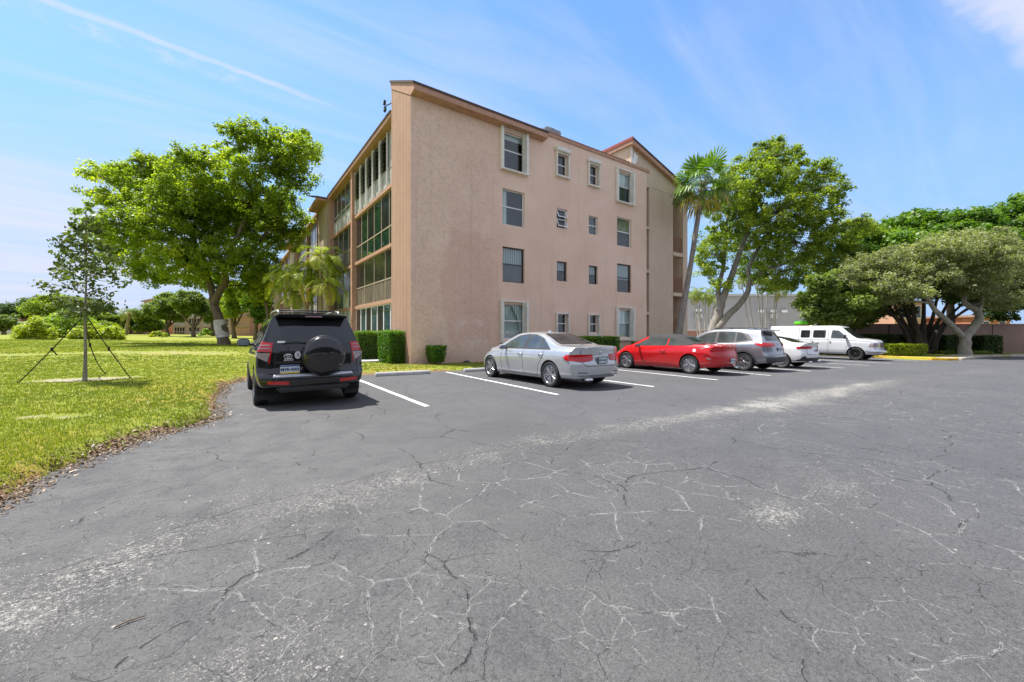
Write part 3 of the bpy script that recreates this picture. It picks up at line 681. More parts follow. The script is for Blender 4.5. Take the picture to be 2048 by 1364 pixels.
for i, q in enumerate(WIN): end_window(*q, i)

# ---- balcony glazing of the long facade
SCREEN = glassy('dark_screen_glass', (.016, .016, .018), .22); GREEN = glassy('green_glass', (.018, .045, .028), .03)
MIRR = glassy('mirror_glass', (.05, .09, .1), .02)
def kickmat():
    t = NT('stained_kick_panel'); v = t.geo(); mp = t.n('ShaderNodeMapping', i0=v); mp.inputs['Scale'].default_value = (1, 3.2, .35)
    n = t.noise(2.2, 5, .7, mp); return t.pbr(t.ramp(n, [(.3, (.06, .045, .03)), (.5, (.13, .10, .07)), (.7, (.27, .23, .18))]), .5)
KICK = kickmat(); GREY_PANEL = M_('weathered_white_panel', (.4, .4, .37), .6, .25, 2.5)
FLOORS = [(.05, 2.72), (2.9, 5.33), (5.52, 8.1), (8.3, 10.92)]
def glaz(y0, y1, z0, z1, cols, rows, glass, frame, parent, gl=None, fw=.035):
    """one storey of enclosure; rows = [(z share, material)]"""
    r = empty('balcony_enclosure', (GX - WX, y0 - WY, z0)); r.parent = parent
    O = Matrix.Translation((-GX, -y0, -z0)); x = GX + .06
    ys_ = [y0 + (y1 - y0) * i / cols for i in range(cols + 1)]
    b = MB()
    for y in ys_: b.box((x - .022, y - fw * .8, z0), (x + .02, y + fw * .8, z1))
    zc = z0; rr = []
    for sh_, mt in rows: rr.append((zc, zc + sh_ * (z1 - z0), mt)); zc = rr[-1][1]
    for q in [z0] + [e for _, e, _ in rr]: b.box((x - .02, y0 - fw, q - fw * .8), (x + .015, y1 + fw, q + fw * .8))
    b.build('frame', frame, r, False, O)
    for a, e, mt in rr:
        for i in range(cols):
            b = MB(); m_ = mt[i % len(mt)] if isinstance(mt, list) else mt
            b.add([(x, ys_[i], a), (x, ys_[i + 1], a), (x, ys_[i + 1], e), (x, ys_[i], e)], [(0, 1, 2, 3)])
            b.build('pane' if m_ in (SCREEN, GREEN, MIRR) else 'panel', m_, r, False, O)
    return r
def jalousie(y0, y1, z0, z1, parent):
    r = glaz(y0, y1, z0, z1, 6, [(.34, [GREY_PANEL]), (.66, [GREY_PANEL] + [SCREEN] * 5)], None, ALU, parent)
    x = GX; w_ = (y1 - y0) / 6
    for i in range(1, 6):
        b = MB(); ya, yb = y0 + i * w_ + .14, y0 + (i + 1) * w_ - .08; za = z0 + (z1 - z0) * .37; n = 7; hh = (z1 - za - .15) / n
        for j in range(n):
            z = za + j * hh
            b.add([(x - .12, ya, z), (x - .12, yb, z), (x + .03, yb, z + hh * .86), (x + .03, ya, z + hh * .86)], [(0, 1, 2, 3)])
        b.build('louvre', MIRR, r, False, Matrix.Translation((-GX, -y0, -z0)))
        b = MB()
        for yy in (ya, yb): b.box((x - .06, yy - .02, z0 + .05), (x + .03, yy + .02, z1))
        b.build('jalousie_frame', WHITE, r, False, Matrix.Translation((-GX, -y0, -z0)))
YB = [17.72, 25.17, 31.35]
def posts(y, z1=11.0, x=GX - .2, w_=.16):
    b = MB(); b.box((x, y - w_, -.1), (GX + .3, y + w_, z1)); bp(b, 'post', PINKTRIM)
for y in (25.25, 31.5): posts(y)
for z in (2.72, 5.33, 8.1):
    for a, c in ((17.75, 25.12), (25.38, 31.37)):
        b = MB(); b.box((GX - .06, a, z), (GX + .3, c, z + .16)); bp(b, 'floor_beam', PINKTRIM)
# bay 1
a, c = 17.8, 25.08
jalousie(a, c, *FLOORS[3], bld)
glaz(a, c, *FLOORS[2], 6, [(.34, GREEN), (.66, [GREEN, SCREEN])], None, BEIGEFR, bld)
glaz(a, c, *FLOORS[1], 4, [(.42, KICK), (.58, SCREEN)], None, BEIGEFR, bld)
glaz(a, c, *FLOORS[0], 7, [(.2, [SCREEN, MIRR, SCREEN]), (.8, [SCREEN, MIRR])], None, WHITE, bld, fw=.06)
a, c = 25.42, 31.33
glaz(a, c, *FLOORS[3], 5, [(.33, GREY_PANEL), (.12, SCREEN), (.55, SCREEN)], None, ALU, bld)
glaz(a, c, *FLOORS[2], 4, [(.4, KICK), (.6, SCREEN)], None, BEIGEFR, bld)
glaz(a, c, *FLOORS[1], 4, [(.42, [SCREEN, CUR, SCREEN]), (.58, SCREEN)], None, ALU, bld)
glaz(a, c, *FLOORS[0], 5, [(.72, [SCREEN, MIRR]), (.28, GREY_PANEL)], None, WHITE, bld)
# roof edge over bays 1-2
b = MB(); b.box((GX - .32, 17.75, 10.98), (GX + .3, 31.7, 11.18)); bp(b, 'facade_fascia', PINKTRIM)
b = MB(); b.box((GX - .36, 17.75, 11.18), (GX + .3, 31.7, 11.25)); bp(b, 'facade_roof_edge', SHINGLE)
# downspout with hopper beside the corner panel
def downspout(y, x, z1=10.95):
    b = MB(); b.rbox((x - .14, y - .06, -.05), (x - .02, y + .06, z1), .012); b.rbox((x - .18, y - .1, z1), (x + .0, y + .1, z1 + .22), .02)
    for z in (2.5, 5.2, 8): b.box((x - .15, y - .08, z), (x - .01, y + .08, z + .05))
    bp(b, 'downspout', BROWNTRIM)
downspout(17.9, GX - .05)
# second unit: pebble-dash panel standing proud, then repeated pairs of bays
def far_unit(y, n):
    b = MB(); b.box((WX - .05, y, -.2), (GX + .3, y + 3.4, 10.9)); b.box((GX + .3, y, -.2), (12, y + .1, 11)); bp(b, 'pebble_panel', STB)
    b = MB(); b.prism([(y - .25, 11.0), (y + 3.6, 12.1), (y + 3.6, 12.2), (y - .25, 11.1)], 'x', WX - .75, 12.5); bp(b, 'shed_roof', SHINGLE)
    b = MB(); b.box((WX - .7, y - .2, 10.86), (WX + .25, y + 3.5, 10.98)); b.box((WX - .72, y - .22, 10.98), (WX - .66, y + 3.5, 11.12)); bp(b, 'eave_fascia', PINKTRIM)
    downspout(y + 3.5, WX + .02)
    ya = y + 3.7
    for k in range(2):
        y0 = ya + k * 7.0; y1 = y0 + 6.8
        b = MB(); b.box((GX - .16, y1, -.1), (GX + .3, y1 + .2, 11)); bp(b, 'post', PINKTRIM)
        for z in (2.72, 5.33, 8.1):
            b = MB(); b.box((GX - .1, y0, z), (GX + .3, y1, z + .19)); bp(b, 'floor_beam', PINKTRIM)
        for fl in range(4):
            glaz(y0 + .05, y1 - .05, *FLOORS[fl], 4, [(.38, [KICK, GREY_PANEL, KICK, GREY_PANEL][(fl + k + n) % 4]), (.62, SCREEN)], None, ALU if (fl + k) % 2 else BEIGEFR, bld)
    b = MB(); b.box((GX - .32, ya - .1, 10.98), (GX + .3, ya + 14.1, 11.2)); bp(b, 'facade_fascia', PINKTRIM)
far_unit(31.75, 0); far_unit(49.6, 1)
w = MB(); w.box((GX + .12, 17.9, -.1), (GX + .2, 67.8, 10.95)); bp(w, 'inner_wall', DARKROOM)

# ---- loose things on the block
ac = empty('air_conditioner', (14.08, WY + 1.15, 11.17), 0, 'grey slatted air conditioner condenser on the roof beside the corner roof', 'air conditioner')
b = MB(); b.rbox((-.5, -.5, .1), (.5, .5, .95), .03); b.build('housing', M_('condenser_grey', (.2, .21, .2), .5, .15), ac)
b = MB()
for i in range(14):
    for s in (-1, 1): b.box((-.48 + i * .07, s * .52 - .006, .15), (-.45 + i * .07, s * .52 + .006, .9)); b.box((s * .52 - .006, -.48 + i * .07, .15), (s * .52 + .006, -.45 + i * .07, .9))
b.build('grille', M_('condenser_fins', (.42, .43, .42), .4, .1, Metallic=.6), ac)
b = MB(); b.lathe([(.42, .955), (.42, 1.0), (.40, 1.02), (.05, 1.03), (.0, 1.03)], 20); b.build('fan_guard', PLASTIC, ac)
b = MB(); b.box((-.45, -.45, 0), (-.35, .45, .1)); b.box((.35, -.45, 0), (.45, .45, .1)); b.build('feet', ALU, ac)
fl = empty('floodlight', (WX, 17.82, 11.6), 0, 'twin head security floodlight on the top rear edge of the ribbed corner wall', 'floodlight')
b = MB(); b.tube([(.05, -.1, 0), (0, .08, 0), (-.08, .3, .02)], .025, 8); b.build('bracket', PLASTIC, fl)
for (dy, dz, a) in ((.5, .22, .5), (.42, -.12, -.4)):
    b = MB(); b.rbox((-.05, -.1, -.11), (.05, .1, .11), .02); M2 = Matrix.Translation((-.12, dy, dz)) @ Matrix.Rotation(a, 4, 'X')
    o = b.build('lamp_head', PLASTIC, fl, False, M2); b = MB(); b.box((-.056, -.075, -.085), (-.051, .075, .085)); b.build('lens', glassy('lamp_lens', (.3, .32, .34), .1), fl, False, M2)
    b = MB(); b.tube([(-.08, .28, .02), (-.12, dy, dz)], .018, 6); b.build('arm', PLASTIC, fl)
b = MB(); b.tube([(21.75, WY - .03, 1.1), (21.72, WY - .06, 1.0), (21.8, WY - .06, .85), (21.72, WY - .06, .72), (21.76, WY - .05, .6)], .035, 8)
b.box((21.65, WY - .035, .85), (21.85, WY - .003, 1.15))
bp(b, 'hose_bib', BROWNTRIM)
bl = MB(); bl.lathe([(0, .12), (.1, .1), (.16, .05), (.17, 0)], 12); o = bl.build('utility_cover', PLASTIC, None, True); o.location = (8.4, 15.22, lawn_h(8.4, 15.2)); tag(o, 'small dark round utility cover at the foot of the end wall', 'utility cover')
# ================================================================ vehicles
def interp(pts, x, smooth=True):
    """monotone cubic through (x,v) pairs"""
    n = len(pts)
    if x <= pts[0][0]: return pts[0][1]
    if x >= pts[-1][0]: return pts[-1][1]
    for i in range(n - 1):
        x0, v0 = pts[i]; x1, v1 = pts[i + 1]
        if x0 <= x <= x1:
            h = x1 - x0; t = (x - x0) / h; d = (v1 - v0) / h
            def sl(j):
                if j <= 0 or j >= n - 1: return d
                a = (pts[j][1] - pts[j - 1][1]) / (pts[j][0] - pts[j - 1][0]); b = (pts[j + 1][1] - pts[j][1]) / (pts[j + 1][0] - pts[j][0])
                return 0 if a * b <= 0 else 2 * a * b / (a + b)
            m0, m1 = sl(i), sl(i + 1)
            return (2*t**3 - 3*t*t + 1) * v0 + (t**3 - 2*t*t + t) * h * m0 + (-2*t**3 + 3*t*t) * v1 + (t**3 - t*t) * h * m1
def smax(a, b, k): 
    h = max(k - abs(a - b), 0) / k; return max(a, b) + h * h * k * .25
def smin(a, b, k): return -smax(-a, -b, k)
def chaikin(p, it=2):
    for _ in range(it):
        q = [p[0]]
        for a, b in zip(p[:-1], p[1:]):
            q += [(a[0] * .75 + b[0] * .25, a[1] * .75 + b[1] * .25), (a[0] * .25 + b[0] * .75, a[1] * .25 + b[1] * .75)]
        q.append(p[-1]); p = q
    return p
class Car:
    def __init__(s, P):
        s.P = P; s.bm = None
    def section(s, x):
        P = s.P; w = interp(P['w'], x); sh = interp(P['sh'], x); top = interp(P['top'], x); zb = interp(P['bot'], x)
        top = max(top, sh + .02); wr = P['wr']; H = P['H']
        t = min(1, max(0, (top - sh) / (H - sh)))
        wb = w - P.get('shelf', .075); yr = wb + (wr - wb) * (t ** 1.1)
        wm = P.get('waist', .5); g = top - sh
        rk = min(.07, g * .3)
        return chaikin([(0, zb), (w * .8, zb), (w - .07, zb + .01), (w - .03, zb + .09), (w - .012, zb + .2), (w, sh * wm + .08), (w + P.get('bulge', 0), sh - .2), (w - .008, sh - .09), (w - .03, sh - .015), (wb + .01, sh + .012 * min(1, g * 8)),
            (wb + (yr - wb) * .35, sh + g * .35), (yr + (wb - yr) * .15, sh + g * .8), (yr - .02, top - rk * .45), (yr - .12, top - rk * .12), (yr * .5, top - .005 + .0), (0, top + P.get('crown', .012))], 2)
    def build_bm(s):
        P = s.P; L = P['L']; bm = bmesh.new()
        xs_ = [i * L / P.get('n', 96) for i in range(P.get('n', 96) + 1)]
        cR, pR = P.get('cR', (.22, 3.2)); cF, pF = P.get('cF', (.4, 2.6)); W = max(v for _, v in P['w'])
        kk = P.get('k', .09)
        def clampx(x, y, z):
            u = abs(y) / W
            a = interp(P['R'], z) + cR * u ** pR; b = interp(P['F'], z) - cF * u ** pF
            return smin(smax(x, a, kk), b, kk)
        rings = []
        secs = [(x, s.section(x)) for x in xs_]
        def ringcap(x, sec, far):
            out = []; zc = sec[0][1] + (P['H'] * .3)
            ztop = sec[-1][1]; zc = (sec[0][1] + ztop) / 2
            for k in [i / 14 for i in range(13, 0, -1)]:
                out.append((far, [(y * k, zc + (z - zc) * k) for y, z in sec]))
            return out
        allr = ringcap(0, secs[0][1], -3)[::-1] + secs + ringcap(L, secs[-1][1], L + 3)
        rows = []
        for x, sec in allr:
            row = []
            full = sec + [(-y, z) for y, z in sec[-2:0:-1]]
            for y, z in full: row.append(bm.verts.new((clampx(x, y, z), y, z)))
            rows.append(row)
        m = len(rows[0])
        for a, b in zip(rows[:-1], rows[1:]):
            for j in range(m): bm.faces.new((a[j], a[(j + 1) % m], b[(j + 1) % m], b[j]))
        for row in (rows[0], rows[-1]):
            c = bm.verts.new(sum((v.co for v in row), Vector()) / m)
            for j in range(m): bm.faces.new((row[j], row[(j + 1) % m], c))
        bmesh.ops.remove_doubles(bm, verts=bm.verts, dist=.0006)
        bmesh.ops.recalc_face_normals(bm, faces=bm.faces)
        s.bm = bm
        # arches
        for cx in P['axles']:
            s.hole(cx, P['rw'] + .0, P.get('ra', P['rw'] + .045))
        return bm
    def hole(s, cx, cz, r):
        bm = s.bm; n = 28; W = s.P['w'][len(s.P['w']) // 2][1]; ym = W - .34
        pl = []
        for i in range(n):
            a = 2 * math.pi * (i + .5) / n; nn = Vector((math.cos(a), 0, math.sin(a))); pl.append((Vector((cx, 0, cz)) + nn * r, nn))
        def near(): return [f for f in bm.faces if abs(f.calc_center_median().y) > ym and abs(f.calc_center_median().x - cx) < r + .12 and f.calc_center_median().z < cz + r + .12]
        for co_, nn in pl:
            g = near(); ed = {e for f in g for e in f.edges}; vv = {v for f in g for v in f.verts}
            bmesh.ops.bisect_plane(bm, geom=list(g) + list(ed) + list(vv), dist=1e-5, plane_co=co_, plane_no=nn)
        kill = []
        for f in near():
            c = f.calc_center_median()
            if all((c - co_).dot(nn) < 1e-6 for co_, nn in pl): kill.append(f)
        bmesh.ops.delete(bm, geom=kill, context='FACES')
    def patch(s, poly, view, off=.004, thick=0., cond=None):
        """piece of body skin inside a convex polygon; view '+y','-y' -> poly (x,z); '-x','+x' -> poly (y,z); '+z' -> (x,y)"""
        src = s.bm; ax = view[1]; sg = 1 if view[0] == '+' else -1
        iu, iv, iw = {'y': (0, 2, 1), 'x': (1, 2, 0), 'z': (0, 1, 2)}[ax]
        u0, u1 = min(p[0] for p in poly), max(p[0] for p in poly); v0, v1 = min(p[1] for p in poly), max(p[1] for p in poly)
        bm = bmesh.new(); mp = {}
        for f in src.faces:
            if f.normal[iw] * sg < .06: continue
            us = [v.co[iu] for v in f.verts]; vs = [v.co[iv] for v in f.verts]
            if max(us) < u0 or min(us) > u1 or max(vs) < v0 or min(vs) > v1: continue
            if ax == 'y' and f.calc_center_median().y * sg < .3: continue
            if ax == 'x':
                c = f.calc_center_median().x
                if cond is None and ((sg < 0 and c > s.P['L'] * .5) or (sg > 0 and c < s.P['L'] * .5)): continue
            if cond and not cond(f): continue
            q = []
            for v in f.verts:
                if v.index not in mp or mp[v.index][0] is not v: mp[v.index] = (v, bm.verts.new(v.co))
                q.append(mp[v.index][1])
            try: bm.faces.new(q)
            except ValueError: pass
        # orientation of polygon
        A = sum(poly[i][0] * poly[(i + 1) % len(poly)][1] - poly[(i + 1) % len(poly)][0] * poly[i][1] for i in range(len(poly)))
        for i in range(len(poly)):
            p = poly[i]; q = poly[(i + 1) % len(poly)]; du, dv = q[0] - p[0], q[1] - p[1]
            if abs(du) + abs(dv) < 1e-9: continue
            nu, nv = (dv, -du) if A > 0 else (-dv, du)
            n = Vector((0, 0, 0)); n[iu] = nu; n[iv] = nv; c = Vector((0, 0, 0)); c[iu] = p[0]; c[iv] = p[1]
            g = bm.verts[:] + bm.edges[:] + bm.faces[:]
            if not g: break
            bmesh.ops.bisect_plane(bm, geom=g, dist=1e-6, plane_co=c, plane_no=n.normalized(), clear_outer=True)
        bmesh.ops.remove_doubles(bm, verts=bm.verts, dist=1e-5)
        bm.normal_update()
        mv = [(v, v.normal.copy()) for v in bm.verts]
        for v, n in mv: v.co += n * off
        return bm
    def put(s, name, polys, view, mat, off=.004, parent=None, both=False, cond=None, rnd=0):
        mb = MB()
        if polys and not hasattr(polys[0][0], '__len__'): polys = [polys]
        for pl in polys:
            if rnd: pl = roundpoly(pl, rnd)
            b = s.patch(pl, view, off, cond=cond)
            mb.bm(b)
        if not mb.f: print('EMPTY PATCH', name, view); return None
        return mb.build(name, mat, parent or s.root, True, fix=False)
    def surf(s, u, v, view):
        """point on the skin"""
        ax = view[1]; sg = 1 if view[0] == '+' else -1
        from mathutils.bvhtree import BVHTree
        if not hasattr(s, 'bvh'): s.bvh = BVHTree.FromBMesh(s.bm)
        o = Vector((0, 0, 0)); d = Vector((0, 0, 0)); iu, iv, iw = {'y': (0, 2, 1), 'x': (1, 2, 0), 'z': (0, 1, 2)}[ax]
        o[iu] = u; o[iv] = v; o[iw] = sg * 9; d[iw] = -sg
        h = s.bvh.ray_cast(o, d); return h[0] if h[0] is not None else Vector((u, 0, v))
def roundpoly(p, r, n=3):
    out = []; k = len(p)
    for i in range(k):
        a, b, c = Vector(p[i - 1]), Vector(p[i]), Vector(p[(i + 1) % k])
        d1 = (a - b); d2 = (c - b); q = min(r, d1.length * .45, d2.length * .45); s0 = b + d1.normalized() * q; s1 = b + d2.normalized() * q
        for j in range(n + 1):
            t = j / n; pt = s0 * (1 - t) ** 2 + b * 2 * t * (1 - t) + s1 * t * t; out.append((pt.x, pt.y))
    return out
def wheel(parent, cx, cy, r, wd, side, spokes=5, double=False, rimmat=None, rimr=.66, sw=.028, hubcap=False):
    """wheel standing on z=0; side=+1 outer face towards +y"""
    w = empty('wheel', (cx, cy, r)); w.parent = parent
    M = Matrix.Rotation(-math.pi / 2 * side, 4, 'X'); rr = r * rimr; h = wd / 2
    b = MB(); pr = [(rr * .98, -h * .86), (rr + .012, -h * .97), (r * .93, -h), (r * .985, -h * .84), (r, -h * .6), (r, -h * .32), (r - .007, -h * .3), (r - .007, -h * .22), (r, -h * .2), (r, h * .2), (r - .007, h * .22), (r - .007, h * .3), (r, h * .32), (r, h * .6), (r * .985, h * .84), (r * .93, h), (r * .86, h * 1.03), (rr + .012, h * .97), (rr * .98, h * .86), (rr * .95, h * .5), (rr * .95, -h * .86), (rr * .98, -h * .86)]
    b.lathe(pr, 40, M); b.build('tyre', RUBBER, w, 40)
    rm = rimmat or RIM
    b = MB(); b.lathe([(rr * .99, h * .5), (rr * 1.0, h * .9), (rr * .965, h * .93), (rr * .92, h * .8), (rr * .9, h * .2)], 40, M)
    for i in range(spokes):
        a = 2 * math.pi * i / spokes + .3
        for da in ((-.16, .16) if double else (0,)):
            p0 = Vector((math.cos(a + da * .5) * .045, math.sin(a + da * .5) * .045, h * .72)); p1 = Vector((math.cos(a + da) * rr * .95, math.sin(a + da) * rr * .95, h * .82))
            d = (p1 - p0).normalized(); t = Vector((-d.y, d.x, 0)).normalized(); s0 = sw * (1.35 if not double else .8); s1 = sw * (.95 if not double else .7)
            if spokes == 5 and not double: s0, s1 = sw * 1.6, sw * 1.0
            vs = []
            for p, s_ in ((p0, s0), (p1, s1)):
                for q, z in ((-s_, -.03), (-s_, -.006), (-s_ * .6, .006), (s_ * .6, .006), (s_, -.006), (s_, -.03)): vs.append(M @ (p + t * q + Vector((0, 0, z))))
            b.add(vs, [(i, i + 1, i + 7, i + 6) for i in range(5)] + [(0, 5, 11, 6), (0, 1, 2, 3, 4, 5), (6, 7, 8, 9, 10, 11)])
    b.lathe([(0, h * .80), (.035, h * .79), (.05, h * .7), (.062, h * .5)], 20, M)
    b.build('rim', rm, w, 35)
    b = MB(); b.lathe([(0, h * .12), (rr * .55, h * .12), (rr * .56, -h * .1), (rr * .93, -h * .15)], 28, M); b.build('brake_disc', SILH, w, True)
    return w
def finish(car, name_body, paintmat):
    b = MB(); bmc = car.bm.copy(); o = b.bm(bmc).build('body', paintmat, car.root, 38, fix=False)
    for cx in car.P['axles']:
        r = car.P.get('ra', car.P['rw'] + .045) + .004; W = interp(car.P['w'], cx)
        n = 28
        for s in (-1, 1):
            mb = MB(); vs = []
            for j in range(n + 1):
                a = -.3 + (math.pi + .6) * j / n
                for y in (W - .03, W - .38): vs.append((cx + r * math.cos(a), s * y, car.P['rw'] + r * math.sin(a)))
            mb.add(vs, [(2 * j, 2 * j + 1, 2 * j + 3, 2 * j + 2) for j in range(n)])
            mb.add([(cx + r * math.cos(a), s * (W - .38), car.P['rw'] + r * math.sin(a)) for a in [-.3 + (math.pi + .6) * j / n for j in range(n + 1)]], [tuple(range(n + 1))])
            mb.build('wheel_arch', SILH, car.root)
    P = car.P
    mb = MB(); mb.rbox((P['axles'][0] - .2, -.55, P['rw'] - .13), (P['axles'][1] + .2, .55, P['rw'] + .1), .05)
    mb.build('underbody', SILH, car.root)
def seam(car, pts, view, w_=.006, name='panel_gap', mat=None, off=.0015):
    """thin dark joint along a polyline on the skin"""
    polys = []
    for a, b in zip(pts[:-1], pts[1:]):
        a = Vector(a); b = Vector(b); d = (b - a).normalized(); n = Vector((-d.y, d.x)) * w_; e = d * w_ * .5
        polys.append([tuple(a - e + n), tuple(b + e + n), tuple(b + e - n), tuple(a - e - n)])
    return car.put(name, polys, view, mat or SILH, off)
def textobj(body, size, mat, parent, M, extrude=.002, name='lettering', bold=0., shear=0.):
    cu = bpy.data.curves.new(name, 'FONT'); cu.body = body; cu.size = size; cu.extrude = extrude; cu.align_x = 'CENTER'; cu.align_y = 'CENTER'; cu.offset = bold; cu.shear = shear; cu.resolution_u = 3
    tmp = bpy.data.objects.new('t', cu); C.objects.link(tmp); dg = bpy.context.evaluated_depsgraph_get()
    me = bpy.data.meshes.new_from_object(tmp.evaluated_get(dg)); bpy.data.objects.remove(tmp)
    me.name = name; me.transform(M); me.materials.clear(); me.materials.append(mat)
    o = bpy.data.objects.new(name, me); C.objects.link(o)
    if parent is not None: o.parent = parent
    return o
REARM = lambda x, y, z, tilt=0: Matrix.Translation((x, y, z)) @ Matrix.Rotation(-math.pi / 2, 4, 'Z') @ Matrix.Rotation(math.pi / 2 - tilt, 4, 'X')   # text read from behind the car
def plate(car, y, z, txt, top, bottom, txtcol, base=(.75, .76, .74), frame=False, tilt=.06, sub=None, supr=None):
    x = min(car.surf(y + dy_, z + dz_, '-x').x for dy_ in (-.14, .14) for dz_ in (-.06, .06)) - .022
    r = empty('licence_plate', (x, y, z)); r.parent = car.root
    M0 = Matrix.Rotation(-tilt, 4, 'Y')
    b = MB(); b.rbox((-.004, -.152, -.076), (.006, .152, .076), .006); b.build('plate_sheet', M_('plate_white', base, .4, .03), r, False, M0)
    def strip(z0, z1, col, nm):
        b = MB(); b.box((-.0065, -.149, z0), (-.0045, .149, z1)); b.build(nm, M_('plate_' + '%02x%02x%02x' % tuple(int(c * 255) for c in col), col, .4, .03), r, False, M0)
    if top: strip(.05, .073, top, 'top_band')
    if bottom: strip(-.073, -.05, bottom, 'bottom_band')
    tc = M_('plate_ink_%d' % int(sum(txtcol) * 100), txtcol, .4, .02)
    textobj(txt, .068, tc, r, M0 @ REARM(-.008, 0, -.004), .001, 'plate_number', .0022)
    if frame:
        b = MB()
        for (a, c) in (((-.012, -.165, -.09), (.004, -.150, .09)), ((-.012, .150, -.09), (.004, .165, .09)), ((-.012, -.15, -.09), (.004, .15, -.076)), ((-.012, -.15, .076), (.004, .15, .09))): b.box(a, c)
        b.build('plate_frame', PLASTIC, r, False, M0)
    return r
def mirror(car, x, z, side, size=(.12, .2, .15), mat=None, glassfwd=False):
    y = abs(car.surf(x, z, '+y').y)
    r = empty('door_mirror', (x, side * y, z)); r.parent = car.root
    bm = bmesh.new(); bmesh.ops.create_uvsphere(bm, u_segments=16, v_segments=10, radius=1)
    for v in bm.verts:
        p = v.co; q = Vector([math.copysign(abs(c) ** .6, c) for c in p]); v.co = Vector((q.x * size[0] / 2 * (1.0 if p.x > 0 else .45), q.y * size[1] / 2, q.z * size[2] / 2))
    b = MB(); b.bm(bm, 0, Matrix.Translation((0, side * (size[1] / 2 + .07), .02))); b.build('mirror_housing', mat or PLASTIC, r, True)
    b = MB(); b.tube([(0, -side * .03, -.02), (0, side * .1, -.01)], [.035, .025], 8); b.build('mirror_arm', PLASTIC, r, True)
    b = MB(); b.rbox((-size[0] * .25 - .006, side * .085, -size[2] * .33 + .02), (-size[0] * .25 + .004, side * (size[1] + .055), size[2] * .36 + .02), .003); b.build('mirror_glass', glassy('mirror_face', (.2, .25, .3), .03), r)
    return r
def handle(car, x, z, side, mat, w_=.2):
    p = car.surf(x, z, '+y' if side > 0 else '-y'); y = abs(p.y)
    b = MB(); b.tube([(x - w_ / 2, side * (y - .005), z), (x - w_ / 2 + .02, side * (y + .03), z + .004), (x + w_ / 2 - .02, side * (y + .03), z + .004), (x + w_ / 2, side * (y - .005), z)], .014, 8); b.build('door_handle', mat, car.root, True)
REDL = paint('tail_lamp_red', (.5, .008, .012), 0, .12); CLRL = glassy('lamp_clear', (.32, .27, .26), .06); WGL = glassy('car_glass', (.015, .018, .02), .03)
LGL = glassy('car_glass_light', (.05, .06, .06), .03)
def start(P, name, loc, rz, label, cat='car'):
    c = Car(P); c.root = empty(name, (loc[0], loc[1], gz(loc[0]) + .005), rz, label, cat); c.root.rotation_euler = (0, 0, rz); c.build_bm(); return c
AM = (.55, .12, .02)

# ---- 1 black SUV with a spare wheel on the tailgate -------------------------
BK = paint('black_paint', (.006, .006, .008), 0, .2)
P = dict(L=4.35, H=1.69, wr=.635, axles=(.86, 3.48), rw=.345, ra=.40, shelf=.06, cR=(.20, 4.), cF=(.45, 2.5), k=.07, waist=.5,
    w=[(0, .87), (.4, .905), (1.5, .91), (3.2, .905), (4.0, .87), (4.35, .8)],
    sh=[(0, 1.06), (1.2, 1.03), (2.6, 1.0), (3.3, .98), (4.0, .86), (4.35, .75)],
    top=[(0, 1.685), (.5, 1.70), (1.6, 1.70), (2.3, 1.67), (2.75, 1.52), (3.25, 1.12), (3.4, 1.06), (4.0, .96), (4.35, .8)],
    bot=[(0, .40), (.5, .32), (.9, .22), (3.5, .2), (4.35, .28)],
    R=[(.2, .16), (.34, .05), (.42, 0), (.56, 0), (.62, .05), (.68, .10), (1.0, .13), (1.1, .15), (1.55, .34), (1.68, .42)],
    F=[(.2, 4.2), (.4, 4.35), (.6, 4.33), (.8, 4.2), (1., 4.0)])
c = start(P, 'parked_suv', (1.3, 8.02), R(90), 'black SUV seen from behind with a covered spare wheel on its tailgate, beside the lawn')
g = c.root
for sd in ('+y', '-y'):
    c.put('side_window', [(2.0, 1.08), (2.9, 1.05), (2.66, 1.35), (2.45, 1.53), (2.08, 1.56)], sd, WGL, rnd=.03)
    c.put('side_window', [(1.22, 1.09), (1.94, 1.08), (2.0, 1.56), (1.32, 1.56)], sd, WGL, rnd=.03)
    c.put('side_window', [(.62, 1.16), (1.12, 1.10), (1.2, 1.55), (.78, 1.53)], sd, WGL, rnd=.05)
    seam(c, [(1.98, 1.05), (1.98, .5), (1.96, .3)], sd); seam(c, [(1.15, 1.07), (1.2, .75)], sd); seam(c, [(2.98, 1.0), (3.0, .5)], sd)
    s = 1 if sd == '+y' else -1
    handle(c, 2.1, .93, s, BK); handle(c, 1.32, .95, s, BK); mirror(c, 2.78, 1.1, s, (.13, .24, .18), BK)
    c.put('reflector', [(s * .42, .43), (s * .74, .45), (s * .74, .50), (s * .42, .49)], '-x', REDL, .006)
    # tail lamp: wraps the corner
    for nm, pz, mt in (('lamp_lens_upper', [(s * .66, 1.16), (s * .86, 1.2), (s * .98, 1.02), (s * .68, 1.0)], REDL), ('lamp_lens_lower', [(s * .69, .985), (s * .95, .99), (s * .86, .90), (s * .735, .83)], CLRL), ('lamp_rim', [(s * .645, 1.18), (s * .66, 1.18), (s * .72, .80), (s * .70, .79)], REDL)):
        c.put(nm, pz, '-x', mt, .008 if mt is not CLRL else .009)
    for z0 in (1.06, 1.115):
        c.put('lamp_stripe', [(s * .69, z0), (s * .95, z0), (s * .95, z0 + .018), (s * .69, z0 + .018)], '-x', CLRL, .011)
    b = MB(); b.box((.50, s * .62, .13), (.53, s * .885, .42)); b.build('mud_flap', RUBBER, g)
    b = MB(); b.box((3.02, s * .64, .13), (3.05, s * .885, .36)); b.build('mud_flap', RUBBER, g)
c.put('rear_window', [(-.73, 1.14), (.73, 1.14), (.64, 1.58), (-.64, 1.58)], '-x', WGL, .005, rnd=.05)
